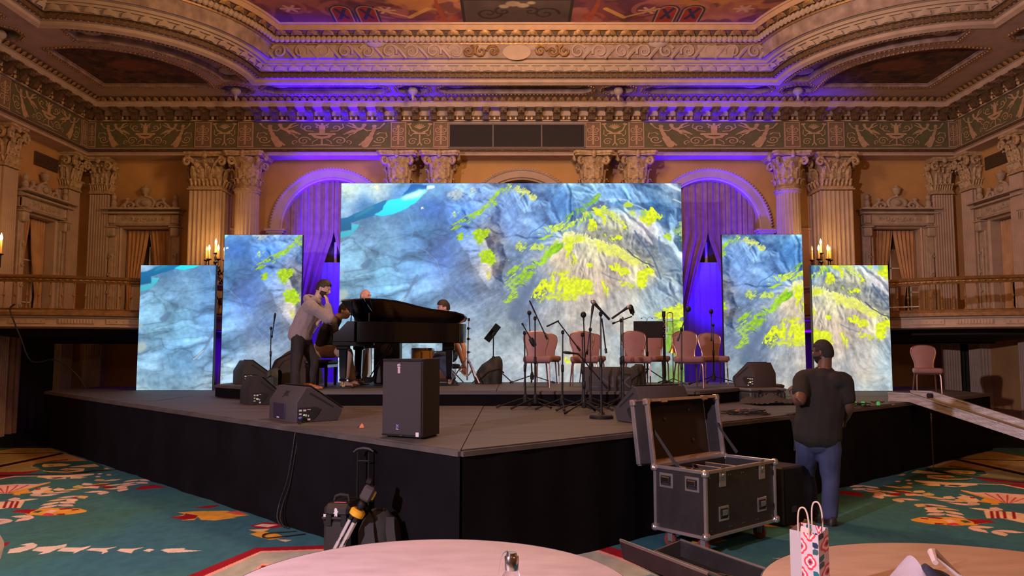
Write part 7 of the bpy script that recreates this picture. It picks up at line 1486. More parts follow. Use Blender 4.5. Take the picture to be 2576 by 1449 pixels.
# ------------------------------------------------------------- man in black shirt at the right, seen from behind
def shirt_man():
    q = lambda x, y, Y=7.8: PY(x, y, Y); t = thing('person', 'man in black t-shirt and blue jeans standing with his back to us', 'person', (0, 0, 0))
    ls, rs = q(2020, 957, 7.82), q(2122, 962, 7.72); le, lw = q(2011, 1010, 7.62), q(1995, 984, 7.84); re_, rw = q(2134, 1022, 7.72), q(2128, 1052, 7.90)
    lh_, rh = q(2032, 1108, 7.82), q(2083, 1108, 7.76); lk, la = q(2028, 1190, 8.02), q(2040, 1290, 7.98); rk, ra = q(2089, 1205, 7.78), q(2087, 1297, 7.72)
    pel, ch, nb = q(2057, 1090, 7.80), q(2068, 995, 7.80), q(2074, 930, 7.80); hc = q(2070, 886, 7.84); hm = headmx(hc, (-.62, .74, -.10)); lat = Vector((1, -.12, 0)); b = MB()
    limb(b, [pel, q(2062, 1045), ch, q(2073, 950)], [(.17, .13), (.18, .14), (.19, .13), (.15, .09)], lat); limb(b, [q(2074, 945), nb, hc + hm.to_3x3() @ Vector((0, -.02, -.05))], [.085, .07, .062]); head(b, hm)
    limb(b, [ls, (ls + le) / 2, le, (le + lw) / 2, lw], [.075, .068, .056, .05, .034]); limb(b, [rs, (rs + re_) / 2, re_, (re_ + rw) / 2, rw], [.075, .066, .054, .048, .033])
    for H, K, A in ((lh_, lk, la), (rh, rk, ra)): limb(b, [H, (H + K) / 2, K, lerp(K, A, .4), A], [.10, .085, .062, .058, .042])
    hand(b, lw, q(1987, 970, 7.96), (-.6, -.5, .5), .7, 1); hand(b, rw, q(2123, 1076, 7.98), (.8, -.4, 0), .5, -1)
    fuse(b, 'body', M_skind, t, .007, 4)
    hairpiece('hair', hm, t, M_hairb, lambda d: d.z > .55 or (d.y < .30 and d.z > -.42 and not (abs(d.x) > .82 and d.z < .1 and d.y > -.35)), lambda d: .010 + .004 * max(0, d.z), .002); hairpiece('beard', hm, t, M_hairb, lambda d: d.z < -.30 and d.y > -.05 and d.z > -.98 and not (abs(d.x) < .25 and -.62 < d.z < -.42), lambda d: .010, .002); eyes(hm, t)
    M_t = mat('black_cotton', (.013, .011, .010), .9, bump=.15, bscale=90); c = MB()
    limb(c, [q(2056, 1097), q(2060, 1050), ch, q(2072, 953), q(2073, 938)], [(.238, .195), (.235, .185), (.24, .168), (.215, .125), (.12, .09)], lat)
    limb(c, [ls + Vector((.09, 0, .02)), ls, lerp(ls, le, .35), lerp(ls, le, .62)], [.105, .095, .088, .086]); limb(c, [rs + Vector((-.09, 0, .02)), rs, lerp(rs, re_, .4), lerp(rs, re_, .72)], [.105, .095, .088, .084])
    sh = fuse(c, 't_shirt', M_t, t, .010, 5, .008, 7); MB().tube([nb + Vector((.088 * math.cos(a), .075 * math.sin(a), .0 + .012 * math.sin(a))) for a in np.linspace(0, 2 * PI, 20, endpoint=False)], .006, 6, closed=True).obj('neckline', M_t, sh); MB().tube([nb + Vector((.078 * math.cos(a), .066 * math.sin(a), .018)) for a in np.linspace(0, 2 * PI, 24, endpoint=False)], .0035, 5, closed=True).obj('neck_chain', M_chrome, t)
    M_j = mat('blue_denim', (.040, .052, .125), .85, var=.25, vscale=5, bump=.2, bscale=150); j = MB(); limb(j, [pel + Vector((0, 0, .05)), pel, (lh_ + rh) / 2 - Vector((0, 0, .03))], [(.195, .14), (.21, .155), (.19, .14)], lat)
    for H, K, A in ((lh_, lk, la), (rh, rk, ra)): limb(j, [H, (H + K) / 2, K, lerp(K, A, .5), lerp(K, A, 1.0)], [.125, .110, .088, .082, .075])
    jo = fuse(j, 'jeans', M_j, t, .010, 4, .009, 8)
    ds = mat('dark_shoe', (.018, .012, .009), .5); shoe('shoe', Vector((ra.x + .015, ra.y - .08, 0)), Vector((ra.x - .06, ra.y + .20, 0)), 0, ds, t, .052, .09); shoe('shoe', Vector((la.x + .01, la.y - .08, 0)), Vector((la.x - .04, la.y + .20, 0)), 0, ds, t, .052, .09)
    MB().lathe([(.037, -.014), (.041, -.01), (.041, .01), (.037, .014)], 14, 0, frame(lerp(le, lw, .9), lw)).obj('wristband', M_blkp, t)
shirt_man()
# ------------------------------------------------------------- pianist, bald man, drummer
def seated(label, q, J, skin, top, pants, hm, hairfn, sleeves=.95, shoes=None, lat=(.1, 1, 0), extra=None, w=1.0, hands=None):
    t = thing('person', label, 'person', (0, 0, 0)); b = MB(); lat = Vector(lat); V = {k: (q(*v) if isinstance(v, tuple) else v) for k, v in J.items()}
    hc = Vector(hm.translation); limb(b, [V['pel'], lerp(V['pel'], V['ch'], .5), V['ch'], V['nb']], [(.15, .11), (.145, .105), (.165, .11), (.10, .075)], lat); limb(b, [V['nb'], lerp(V['nb'], hc, .5), hc + hm.to_3x3() @ Vector((0, -.025, -.05))], [.07, .058, .054]); head(b, hm)
    for s_ in 'rl': limb(b, [V[s_ + 's'], (V[s_ + 's'] + V[s_ + 'e']) / 2, V[s_ + 'e'], (V[s_ + 'e'] + V[s_ + 'w']) / 2, V[s_ + 'w']], [.052, .048, .040, .038, .026]); limb(b, [V[s_ + 'h'], (V[s_ + 'h'] + V[s_ + 'k']) / 2, V[s_ + 'k'], lerp(V[s_ + 'k'], V[s_ + 'a'], .4), V[s_ + 'a']], [.085, .072, .055, .050, .036])
    for s_, n, k in (('r', (0, -.2, 1), 1), ('l', (0, .2, 1), -1)): hand(b, V[s_ + 'w'], V[s_ + 'w'] + (V[s_ + 'w'] - V[s_ + 'e']).normalized() * .1, n, .5, k)
    fuse(b, 'body', skin, t, .007, 4); hairfn(hm, t); eyes(hm, t)
    c = MB(); limb(c, [V['pel'], lerp(V['pel'], V['ch'], .5), V['ch'], V['nb']], [(.172, .13), (.175, .13), (.185, .13), (.11, .085)], lat)
    for s_ in 'rl': P = [V[s_ + 's'], (V[s_ + 's'] + V[s_ + 'e']) / 2, V[s_ + 'e'], (V[s_ + 'e'] + V[s_ + 'w']) / 2, lerp(V[s_ + 'e'], V[s_ + 'w'], .9)]; n = 5 if sleeves > .6 else 2; limb(c, P[:n], [.078, .068, .058, .05, .042][:n])
    so = fuse(c, 'shirt', top, t, .010, 4, .007, 8); MB().tube([V['nb'] + Vector((.075 * math.cos(a), .07 * math.sin(a), .01)) for a in np.linspace(0, 2 * PI, 18, endpoint=False)], .010, 6, closed=True).obj('collar', top, so)
    j = MB(); limb(j, [lerp(V['pel'], V['ch'], .12), V['pel'], (V['rh'] + V['lh']) / 2], [(.16, .12), (.175, .14), (.16, .12)], lat)
    for s_ in 'rl': limb(j, [V[s_ + 'h'], (V[s_ + 'h'] + V[s_ + 'k']) / 2, V[s_ + 'k'], lerp(V[s_ + 'k'], V[s_ + 'a'], .5), lerp(V[s_ + 'k'], V[s_ + 'a'], .95)], [.105, .092, .074, .070, .068])
    fuse(j, 'trousers', pants, t, .011, 4, .006, 8)
    for s_ in 'rl':
        z, d, m = shoes[s_]; a = V[s_ + 'a']; shoe('shoe', Vector((a.x - d[0] * .07, a.y - d[1] * .07, 0)), Vector((a.x + d[0] * .2, a.y + d[1] * .2, 0)), z, m, t)
    return t
short = lambda m, mess=.004, q_=.0: (lambda hm, t: hairpiece('hair', hm, t, m, lambda d: d.z > .62 or (d.y < .32 and d.z > -.32 and not (abs(d.x) > .8 and d.z < .12 and d.y > -.3)) or (d.z > .42 and d.y < .78), lambda d: .010 + .018 * max(0, d.z) + q_ * max(0, d.y) * max(0, d.z), mess))
M_blks = mat('black_shirt_cotton', (.011, .010, .012), .85, bump=.15, bscale=80); M_cr = mat('khaki_trousers', (.34, .24, .18), .85, var=.1, vscale=7); M_shoeb = mat('tan_suede', (.30, .17, .12), .8)
Yp = 11.85; q = lambda x, y, Y=Yp: PY(x, y, Y); hp_ = q(868, 783, Yp)
seated('pianist in a black shirt seated at the keyboard, face behind the lid prop', q, dict(pel=(812, 874), ch=(826, 832), nb=(846, 804), rs=(836, 816, Yp - .2), ls=(836, 816, Yp + .2), re=(846, 846, Yp - .28), le=(848, 846, Yp + .25), rw=(866, 836, Yp - .2), lw=(866, 836, Yp + .18), rh=(818, 884, Yp - .1), lh=(818, 884, Yp + .1), rk=(876, 886, Yp - .14), lk=(872, 884, Yp + .12), ra=(868, 951, Yp - .16), la=(886, 955, Yp + .05)), M_skin, M_blks, M_cr, headmx(hp_, (.96, -.18, -.22)), short(M_hair), shoes=dict(r=(RZ, (.95, -.2), M_shoeb), l=(RZ + .01, (.95, -.2), M_shoeb)))
t = thing('piano_bench', 'black padded piano bench under the pianist', 'bench', (q(812, 893).x - .02, Yp + .03, RZ)); hb = q(812, 903).z - RZ
MB().box((0, 0, hb - .045), (.36, .72, .07), 0, .025).obj('seat', M_blkp, t); MB().box((0, 0, hb - .105), (.34, .68, .05), 0, .004).obj('apron', mat('black_lacquer', (.006, .006, .007), .08, coat=1), t)
for x in (-.14, .14):
    for y in (-.30, .30): MB().bar((x, y, 0), (x, y, hb - .08), .022, .028, 8).obj('leg', MATS['black_lacquer'], t)
Yb = 13.55; q = lambda x, y, Y=Yb: PY(x, y, Y); hb_ = q(919, 745, Yb)
zf = SZ; q2 = lambda x, z, Y=Yb: Vector((q(x, 800, Y).x, Y, z))
seated('bald man in dark clothes standing behind the piano, looking right', q, dict(pel=q2(912, 1.90), ch=q2(912, 2.22), nb=q(914, 777), rs=q(900, 788, Yb - .18), ls=q(902, 788, Yb + .18), re=q2(904, 2.08, Yb - .24), le=q2(908, 2.08, Yb + .24), rw=q2(930, 1.97, Yb - .16), lw=q2(930, 1.97, Yb + .16), rh=q2(910, 1.84, Yb - .1), lh=q2(914, 1.84, Yb + .1), rk=q2(904, 1.42, Yb - .1), lk=q2(918, 1.42, Yb + .1), ra=q2(900, 1.05, Yb - .1), la=q2(914, 1.05, Yb + .1)), M_skin2, mat('dark_sweater', (.02, .016, .016), .9), mat('dark_brown_trousers', (.040, .025, .018), .85), headmx(hb_, (.85, -.42, -.08)), lambda hm, t: hairpiece('stubble', hm, t, mat('grey_stubble', (.16, .10, .08), .8), lambda d: d.y < .25 and -.35 < d.z < .05 and abs(d.x) < .8, lambda d: .003), shoes=dict(r=(zf, (.9, -.3), MATS['dark_shoe']), l=(zf, (.9, -.3), MATS['dark_shoe'])))
Yd = 12.85; q = lambda x, y, Y=Yd: PY(x, y, Y); hd = q(1116, 775, Yd + .05); M_jb = mat('mid_blue_denim', (.050, .075, .135), .85, var=.2, vscale=6)
seated('dark-haired drummer in black seated behind the piano tail, reaching down', q, dict(pel=(1132, 892), ch=(1132, 836), nb=(1128, 803), rs=(1140, 822, Yd + .19), ls=(1136, 820, Yd - .17), re=(1166, 872, Yd - .05), le=(1150, 868, Yd - .28), rw=(1168, 920, Yd - .2), lw=(1168, 922, Yd - .22), rh=(1122, 896, Yd + .12), lh=(1126, 898, Yd - .10), rk=(1090, 896, Yd + .16), lk=(1098, 900, Yd - .2), ra=(1090, 950, Yd + .05), la=(1140, 955, Yd - .22)), M_skin2, M_blks, M_jb, headmx(hd, (-.93, -.30, -.10)), short(M_hair, .006, .014), sleeves=.4, shoes=dict(r=(RZ, (-.9, -.4), MATS['dark_shoe']), l=(RZ, (.3, -.9), MATS['dark_shoe'])))
p = q(1132, 912); t = thing('drum_throne', 'round black drum throne under the drummer', 'stool', (p.x, Yd, RZ)); h = p.z - RZ; MB().lathe([(.15, h - .10), (.17, h - .08), (.17, h - .035), (.14, h - .02), (.001, h - .02)], 20).obj('seat', M_blkp, t); MB().bar((0, 0, .08), (0, 0, h - .09), .016).obj('post', M_chrome, t)
for a in (.4, 2.5, 4.6): MB().bar((0, 0, .25), (.24 * math.cos(a), .24 * math.sin(a), .008), .010, n=6).obj('leg', M_chrome, t)
# ================================================================== ramp, case and cables on stage right
A0 = Vector((5.70, 11.10, SZ + .005)); dr_ = Vector((.663, -.749, 0)); pr_ = Vector((.749, .663, 0)); slope = .43 / 1.45; M_rail2 = mat('scratched_aluminium', (.52, .48, .47), .42, metal=.7, col2=(.30, .27, .26), vscale=5, stretch=(1, 1, 6), bump=.2, bscale=30)
t = thing('ramp', 'long scratched aluminium loading ramp leading down from the stage edge', 'ramp', (A0.x, A0.y, 0)); LR = (SZ - .02) / slope; end = dr_ * LR + Vector((0, 0, -SZ + .01))
M4 = lambda o: Matrix(((dr_.x, pr_.x, 0, o.x), (dr_.y, pr_.y, 0, o.y), (0, 0, 1, o.z), (0, 0, 0, 1)))
for wv, nm in ((0, 'near'), (.80, 'far')):
    P = [(-.30, .0), (0.0, .0), (LR, -SZ + .01)]; mb = MB(); ht = .13
    for (xa, za), (xb, zb_) in zip(P[:-1], P[1:]):
        for y0, y1, za0, za1 in ((wv - .015, wv + .015, 0, ht), (wv - .03, wv + .03, ht - .02, ht), (wv - .03, wv + .05, 0, .018)):
            mb.add([(xa, y0, za + za0), (xb, y0, zb_ + za0), (xb, y1, zb_ + za0), (xa, y1, za + za0), (xa, y0, za + za1), (xb, y0, zb_ + za1), (xb, y1, zb_ + za1), (xa, y1, za + za1)], [(3, 2, 1, 0), (4, 5, 6, 7), (0, 1, 5, 4), (1, 2, 6, 5), (2, 3, 7, 6), (3, 0, 4, 7)])
    mb.xf(M4(Vector((0, 0, A0.z)))).obj('side_rail', M_rail2, t, smooth=0)
MB().add([(0, .03, .01), (LR, .03, -SZ + .02), (LR, .77, -SZ + .02), (0, .77, .01), (0, .03, .03), (LR, .03, -SZ + .04), (LR, .77, -SZ + .04), (0, .77, .03)], [(3, 2, 1, 0), (4, 5, 6, 7), (0, 1, 5, 4), (1, 2, 6, 5), (2, 3, 7, 6), (3, 0, 4, 7)]).xf(M4(Vector((0, 0, A0.z)))).obj('ramp_deck', mat('yellowed_grip_deck', (.26, .22, .10), .7, var=.2, vscale=8), t, smooth=0)
for y in (.02, .78): MB().box((-.02, y, .06), (.09, .05, .07), 0, .012).bar((-.02, y - .03, .06), (-.02, y + .03, .06), .03).xf(M4(Vector((0, 0, A0.z)))).obj('hinge', M_blk, t)
ch = MB(); c0 = Vector((A0.x, A0.y, 0)) + dr_ * .28
for i in range(34): z = .03 + i * .024; ch.tube([(.010 * math.cos(a) * (1 if i % 2 else .3), .010 * math.cos(a) * (.3 if i % 2 else 1), z + .016 * math.sin(a)) for a in np.linspace(0, 2 * PI, 8, endpoint=False)], .003, 4, closed=True)
o = ch.xf(Matrix.Translation(dr_ * .28 - pr_ * .03)).obj('chain', mat('rusty_chain', (.10, .075, .05), .6, metal=.5), t); o['kind'] = 'stuff'
# grey stage-box case the man works on
a = PZ(1880, 1013, SZ); b = PZ(1992, 1016, SZ); rz = math.radians(14); t = thing('equipment_case', 'ribbed dark grey equipment case on the stage beside the man', 'case', (a.x + .04, a.y - .02, SZ), rz); w = .58; h = .20
MB().box((w / 2, .16, h * .38), (w, .32, h * .74), 0, .02).obj('case_body', mat('dark_grey_plastic', (.048, .044, .048), .5), t); MB().box((w / 2, .16, h * .88), (w + .01, .33, h * .22), 0, .015).obj('case_lid', mat('pale_case_top', (.10, .092, .095), .45), t)
for k in range(9): MB().box((.05 + k * .06, -.006, h * .40), (.028, .014, h * .56), 0, .004).obj('rib', MATS['dark_grey_plastic'], t)
for x in (.14, .44): MB().box((x, -.012, h * .76), (.05, .018, .05), 0, .004).obj('latch', M_blkp, t)
cl = MB().grid(lambda u, v: ((u - .5) * .86, lerp(.14, -.36, v), .012 + .085 * max(0, math.sin(PI * u)) ** .7 * max(0, 1 - v * .7) * (1 + .4 * math.sin(u * 13 + v * 3)) * (1 - .75 * abs(math.sin(u * 7.3 + 1)) * v) + .02 * abs(math.sin(u * 31 + v * 17))), 40, 20).obj('black_cloth', mat('dusty_black_cloth', (.035, .030, .038), .9, bump=.4, bscale=12), None, smooth=70)
cl.location = (a.x + .28, a.y - .20, SZ); cl.rotation_euler = (0, 0, rz); tag(cl, 'crumpled dusty black cloth in front of the grey equipment case', 'cloth')
cl2 = MB().grid(lambda u, v: (.50 * u + .02 * math.sin(v * 9), lerp(.04, -.05, min(1, v * 2)) - .02 * math.sin(u * 9) * v - .03 * (v > .5), .012 if v < .42 else lerp(.012, -.50 + .16 * abs(u - .6), (v - .42) / .58) + .01 * math.sin(u * 15)), 24, 24).obj('draped_cloth', MATS['dusty_black_cloth'], None, smooth=70)
e0 = PZ(1972, 1043, SZ); cl2.location = (e0.x + .02, e0.y + .0, SZ); cl2.rotation_euler = (0, 0, math.radians(41)); tag(cl2, 'dusty black cloth hanging over the stage edge behind the man', 'cloth')
M_cab = mat('black_cable', (.012, .011, .012), .55)
def coil(name, label, loc, n, R, seed, tips=()):
    r = random.Random(seed); t = thing(name, label, 'cable', loc)
    for k in range(n):
        cx, cy, rr, a0 = r.uniform(-R, R) * .8, r.uniform(-R, R) * .35, r.uniform(.05, .13), r.random() * 6
        MB().tube([(cx + rr * (1 + .25 * math.sin(3 * a + k)) * math.cos(a + a0) * 1.4, cy + rr * math.sin(a + a0), .010 + .011 * k * .5 + .004 * math.sin(5 * a)) for a in np.linspace(0, 2 * PI * r.uniform(1.2, 2.1), 40)], .0065, 6).obj('loop', M_cab, t)
    for k in range(5):
        x, y = r.uniform(-R, R), r.uniform(-R, R) * .4; MB().bar((x, y, .016 + .008 * k), (x + .05, y + .02, .02 + .008 * k), .010, n=8).obj('plug', M_chrome if k % 2 else mat('orange_plug', (.5, .12, .04), .5), t)
    for x, y in tips: MB().box((x, y, .035), (.035, .03, .05), 0, .004).obj('green_marker', mat('glowing_green_tape', (.08, .55, .12), .5, emit=.25), t)  # green tags are given a slight glow of their own
    return t
p = PZ(1850, 1043, SZ); coil('cable_pile', 'tangled pile of black cables with metal plugs beside the road case lid', tuple(p), 9, .32, 5)
p = PZ(2170, 1022, SZ); coil('cable_pile', 'pile of black cables with bright green tags near the ramp', tuple(p), 9, .42, 9, ((-.1, 0), (.02, .03), (.22, .02)))
# orange tape roll end on the stage
p = PZ(911, 1076, SZ); t = thing('pick_scrap', 'small crumpled orange and black scrap lying on the stage', 'scrap', tuple(p)); MB().prism([(-.03, 0), (.02, .002), (.012, .03), (-.004, .042), (-.018, .02)], -.01, .012, 0, RX).obj('orange_paper', mat('orange_paper', (.65, .18, .05), .6), t, smooth=0); MB().box((-.02, .01, .006), (.04, .03, .011), 0, .003).obj('black_clip', M_blkp, t)
# cables from the wedge monitor over the skirt to the carpet
t = thing('speaker_cable', 'pair of thin black cables dangling from the left wedge down the skirt', 'cable', tuple(PZ(757, 1064, SZ)))
o_ = t.location.copy(); W = lambda x, y, Y: PY(x, y, Y) - o_
for k, L in enumerate(([(757, 1058, 7.97), (750, 1067, 7.80), (745, 1080, 7.62), (742, 1092, 7.56), (735, 1140, 7.56), (722, 1210, 7.58), (704, 1262, 7.62), (697, 1300, 7.58), (706, 1321, 7.55), (722, 1328, 7.5)], [(757, 1058, 7.97), (755, 1069, 7.76), (752, 1081, 7.60), (750, 1096, 7.55), (741, 1150, 7.55), (728, 1220, 7.58), (711, 1270, 7.60), (705, 1305, 7.56), (716, 1327, 7.5)])):
    P, _ = spline([W(*q_) for q_ in L], [1] * len(L), 5); MB().tube(P, .006, 6).obj('cable', M_cab, t)
MB().ell((0, -.02, .05), (.018, .022, .016), 8, 6).obj('blue_plug', mat('blue_plug', (.10, .10, .5), .4), t)
def floorcable(label, pts, r=.006):
    P, _ = spline([PZ(x, y, .009) for x, y in pts], [1] * len(pts), 5); c = P[0].copy(); t = thing('floor_cable', label, 'cable', (c.x, c.y, 0)); MB().tube([p - Vector((c.x, c.y, 0)) for p in P], r, 6).obj('cable', M_cab, t)
floorcable('loop of black cable on the carpet by the stage skirt', [(745, 1336), (680, 1341), (662, 1346), (664, 1352), (690, 1352), (768, 1343)])
floorcable('long black cable crossing the carpet at the far left', [(0, 1196), (90, 1194), (180, 1192), (240, 1184), (290, 1181)], .012)
floorcable('black cable lying along the carpet under the ramp', [(2330, 1180), (2380, 1190), (2460, 1200), (2576, 1213)], .016)
t = thing('rail_cable', 'black cable hanging from the left balcony rail down to the stage', 'cable', (-9.0, 14.2, 3.0)); P, _ = spline([PY(*q_) - t.location for q_ in ((38, 765, 13.82), (25, 776, 13.8), (32, 800, 13.8), (52, 850, 13.9), (80, 910, 14.1), (140, 905, 14.7), (190, 940, 14.8), (215, 978, 14.9))], [1] * 8, 4); MB().tube(P[:21], .014, 6).tube(P[20:], .014, 6).obj('cable', M_cab, t)
# ================================================================== gear in front of the stage
x0, Ys = PY(869, 1300, 6.42).x, 6.42; t = thing('trolley_case', 'black hard trolley case with stickers and raised pull handle', 'suitcase', (x0, Ys, 0), math.radians(-12)); M_hard = mat('black_hard_plastic', (.018, .016, .017), .4, bump=.1, bscale=160)
MB().box((0, 0, .20), (.23, .36, .34), 0, .03).obj('case_base', M_hard, t); MB().box((0, 0, .43), (.235, .365, .11), 0, .035).box((0, 0, .375), (.245, .375, .02), 0, .006).obj('case_lid', M_hard, t)
for y in (-.12, .12): MB().box((-.12, y, .36), (.012, .05, .08), 0, .004).obj('latch', M_blkp, t)
for x in (-.06, .07): MB().box((x, -.187, .36), (.05, .014, .09), 0, .004).obj('latch', M_blkp, t)
MB().tube([(-.07, -.06, .49), (-.06, -.06, .525), (-.02, -.06, .54), (.05, -.06, .535), (.06, -.06, .49)], .013, 8).obj('carry_handle', M_rub, t)
hz = PY(915, 1134, Ys).z; th_ = MB()
for x in (.035, .135): th_.bar((x, .15, .42), (x, .15, hz * .72), .011, n=8).bar((x, .15, hz * .5), (x, .15, hz - .02), .008, n=8)
th_.bar((.035, .15, hz - .10), (.135, .15, hz - .10), .006, n=6); th_.obj('pull_tube', M_blk, t); MB().tube([(.0, .14, hz - .03), (.03, .15, hz - .005), (.085, .15, hz + .005), (.14, .15, hz - .002), (.18, .14, hz - .02)], [.008, .013, .014, .013, .008], 8).obj('pull_grip', M_blkp, t)
for x in (-.09, .09): MB().lathe([(.01, -.015), (.04, -.015), (.04, .015), (.01, .015)], 16, 0, Matrix.Translation((x, .16, .04)) @ Euler((0, PI / 2, 0)).to_matrix().to_4x4()).obj('wheel', M_rub, t)
for x in (-.09, .09): MB().box((x, -.14, .02), (.05, .04, .035), 0, .004).obj('foot', M_rub, t)
stk = mat('pale_sticker', (.62, .60, .64), .5); MB().prism([(-.012, -.03), (-.004, -.03), (0, -.012), (.004, -.03), (.012, -.03), (.012, 0), (.020, .006), (.018, .016), (.010, .008), (.012, .022), (.004, .036), (-.008, .036), (-.014, .022), (-.012, .006), (-.020, -.002), (-.018, -.010), (-.010, -.006)], 0, .001, 0, Matrix.Translation((.0, -.184, .42)) @ RX).obj('sticker', stk, t, smooth=0)
MB().box((.0, -.10, .4865), (.10, .03, .001)).obj('sticker', mat('pink_sticker', (.6, .12, .18), .5), t, smooth=0); MB().box((-.095, -.184, .395), (.022, .001, .022)).obj('sticker', stk, t, smooth=0)
bx = PY(955, 1300, 6.2).x; t = thing('backpack', 'black padded backpack leaning on the trolley case by the skirt', 'backpack', (bx, 6.22, 0), math.radians(8)); b = MB()
etube(b, [(0, 0, .03), (0, 0, .15), (0, .02, .28), (0, .03, .37), (0, .04, .41)], [(.17, .11), (.175, .12), (.165, .11), (.14, .09), (.09, .06)], lat=(1, 0, 0), n=24); fuse(b, 'body', M_bag, t, .012, 3, .008, 9)
for x in (-.08, .08): MB().loft([[(x - .03, -.06, .40), (x + .03, -.06, .40)], [(x - .035, -.12, .32), (x + .035, -.12, .32)], [(x - .035 + .02, -.15, .18), (x + .035 + .02, -.15, .18)], [(x - .03 + .05, -.13, .05), (x + .03 + .05, -.13, .05)]], 0).obj('shoulder_strap', mat('padded_strap', (.03, .028, .028), .85), t, smooth=70)
MB().tube([(-.03, .0, .41), (-.02, 0, .45), (.03, 0, .45), (.04, 0, .41)], .010, 6).obj('top_loop', M_blkp, t)
foot, headp = PZ(820, 1442, .01), PY(906, 1277, 6.05); ax = (headp - foot); Lx = ax.length; ax.normalize(); t = thing('laser_tripod', 'folded silver tripod with yellow collar and laser head, leaning on the case', 'tripod', tuple(foot)); F = frame((0, 0, 0), ax)
for k, (dx, dy) in enumerate(((-.028, -.01), (.024, -.02), (.0, .028))): MB().box((dx, dy, Lx * .42), (.030, .026, Lx * .78), 0, .005, F).box((dx, dy, Lx * .05), (.018, .018, Lx * .12), 0, .003, F).obj('leg', mat('anodised_silver', (.70, .66, .70), .3, metal=.6), t); MB().box((dx, dy - .002, Lx * .50), (.029, .029, .05), 0, .004, F).obj('leg_clamp', M_blkp, t); MB().box((dx, dy, Lx * .84), (.032, .032, .06), 0, .006, F).obj('leg_joint', M_blkp, t); MB().lathe([(.004, 0), (.014, .02), (.014, .04)], 8, 0, F @ Matrix.Translation((dx, dy, 0))).obj('rubber_tip', M_rub, t)
MB().lathe([(.035, Lx * .86), (.058, Lx * .88), (.060, Lx * .95), (.045, Lx * .975)], 18, 0, F).obj('yellow_collar', mat('yellow_plastic', (.72, .36, .02), .4), t)
MB().lathe([(.022, Lx * .97), (.030, Lx * 1.02), (.030, Lx * 1.08), (.02, Lx * 1.10)], 14, 0, F).obj('pan_head', M_blkp, t); MB().bar(F @ Vector((0, 0, Lx * 1.05)), F @ Vector((.10, -.06, Lx * .99)), .006).bar(F @ Vector((.08, -.048, Lx * 1.0)), F @ Vector((.15, -.09, Lx * .95)), .011).obj('pan_handle', M_blk, t)
lz = MB().box((0, 0, Lx * 1.10 + .07), (.11, .09, .12), 0, .018, F).obj('laser_body', mat('charcoal_laser', (.05, .045, .05), .45), t); MB().box((.05, -.02, Lx * 1.10 + .06), (.03, .08, .07), 0, .006, F).obj('yellow_window', mat('yellow_label', (.55, .42, .03), .4), lz); MB().box((.01, .03, Lx * 1.10 + .15), (.05, .05, .05), 0, .012, F).obj('laser_knob', M_blkp, lz)
# open accessory case on the carpet: two trays meeting along a hinge
Mh = PZ(1640, 1387, .16); dh = (PZ(1748, 1450, .10) - Mh); dh.z = 0; dh.normalize(); sd_ = Vector((-dh.y, dh.x, 0)) * -1; t = thing('accessory_case', 'open black accessory case with aluminium rim lying on the carpet', 'case', (Mh.x, Mh.y, 0)); LC = 1.0
M_caseliner = mat('case_lining', (.014, .012, .012), .9)
for s_, wv, tilt, nm in ((-1, .30, .12, 'lid'), (1, .28, .06, 'base')):
    n2 = sd_ * (-s_) * -1
    def pt(u, v, z): return tuple(dh * u + sd_ * s_ * -v + Vector((0, 0, z)))
    tr = bpy.data.objects.new('case_' + nm, None); COL.objects.link(tr); tr.parent = t
    C4 = lambda z, k=0.0: [pt(k, .012 + k, z), pt(k, wv - k, z + tilt), pt(LC - k, wv - k, z + tilt), pt(LC - k, .012 + k, z)]
    MB().loft([C4(.02, .02), C4(.155), C4(.155, .012), C4(.04, .03)], 0, closed=True).obj('shell', M_lam, tr, smooth=0); q = C4(.04, .03); MB().add(q, [(0, 1, 2, 3), (3, 2, 1, 0)]).obj('lining', M_caseliner, tr, smooth=0)
    MB().tube(C4(.158, .006), .011, 6, closed=True).obj('aluminium_rim', M_alu, tr); MB().add(C4(.012, .02), [(0, 1, 2, 3)]).obj('bottom', M_lam, tr, smooth=0)
    r = random.Random(4 + s_)
    for k in range(5):
        u, v = r.uniform(.12, .7), r.uniform(.06, wv - .08); a = Vector(pt(u, v, .06 + tilt * v / wv)); MB().bar(a, a + dh * .16 + Vector((0, 0, .02)), .014, .009, 8).obj('tool', M_chrome if k == 1 else (mat('brass_tool', (.30, .18, .06), .4, metal=.7) if k == 3 else M_blkp), tr)
# ================================================================== tables and what lies on them
M_top = mat('pink_marbled_laminate', (.70, .56, .62), .5, vscale=5, col2=(.56, .44, .49), bump=.03, bscale=14, stretch=(1, 2.2, 1))
M_top2 = mat('worn_wood_laminate', (.55, .36, .25), .5, vscale=3, col2=(.44, .28, .18), stretch=(1.2, 4, 1))
def round_table(label, x, y, R, m, edge):
    t = thing('round_table', label, 'table', (x, y, 0)); MB().lathe([(R - .01, .722), (R, .728), (R, .748), (R - .006, .75), (.001, .75)], 72).obj('tabletop', m, t, 30); MB().lathe([(R + .001, .727), (R + .006, .732), (R + .006, .745), (R + .001, .7495)], 72, caps=False).obj('edge_band', edge, t)
    MB().lathe([(R * .75, .70), (R * .75, .72)], 40).obj('apron', mat('brown_underside', (.10, .06, .04), .7), t)
    for k in range(4): a = PI / 4 + k * PI / 2; c, s_ = math.cos(a), math.sin(a); MB().tube([(R * .62 * c, R * .62 * s_, .71), (R * .66 * c, R * .66 * s_, .4), (R * .72 * c, R * .72 * s_, .015)], .014, 8).obj('leg', M_blk, t)
round_table('round table with pinkish marbled top in the middle foreground', -.335, 3.16, .832, M_top, mat('pale_edge', (.62, .55, .50), .4)); round_table('round worn tan table with metal edge at the lower right', 1.90, 3.02, .905, M_top2, M_alu)
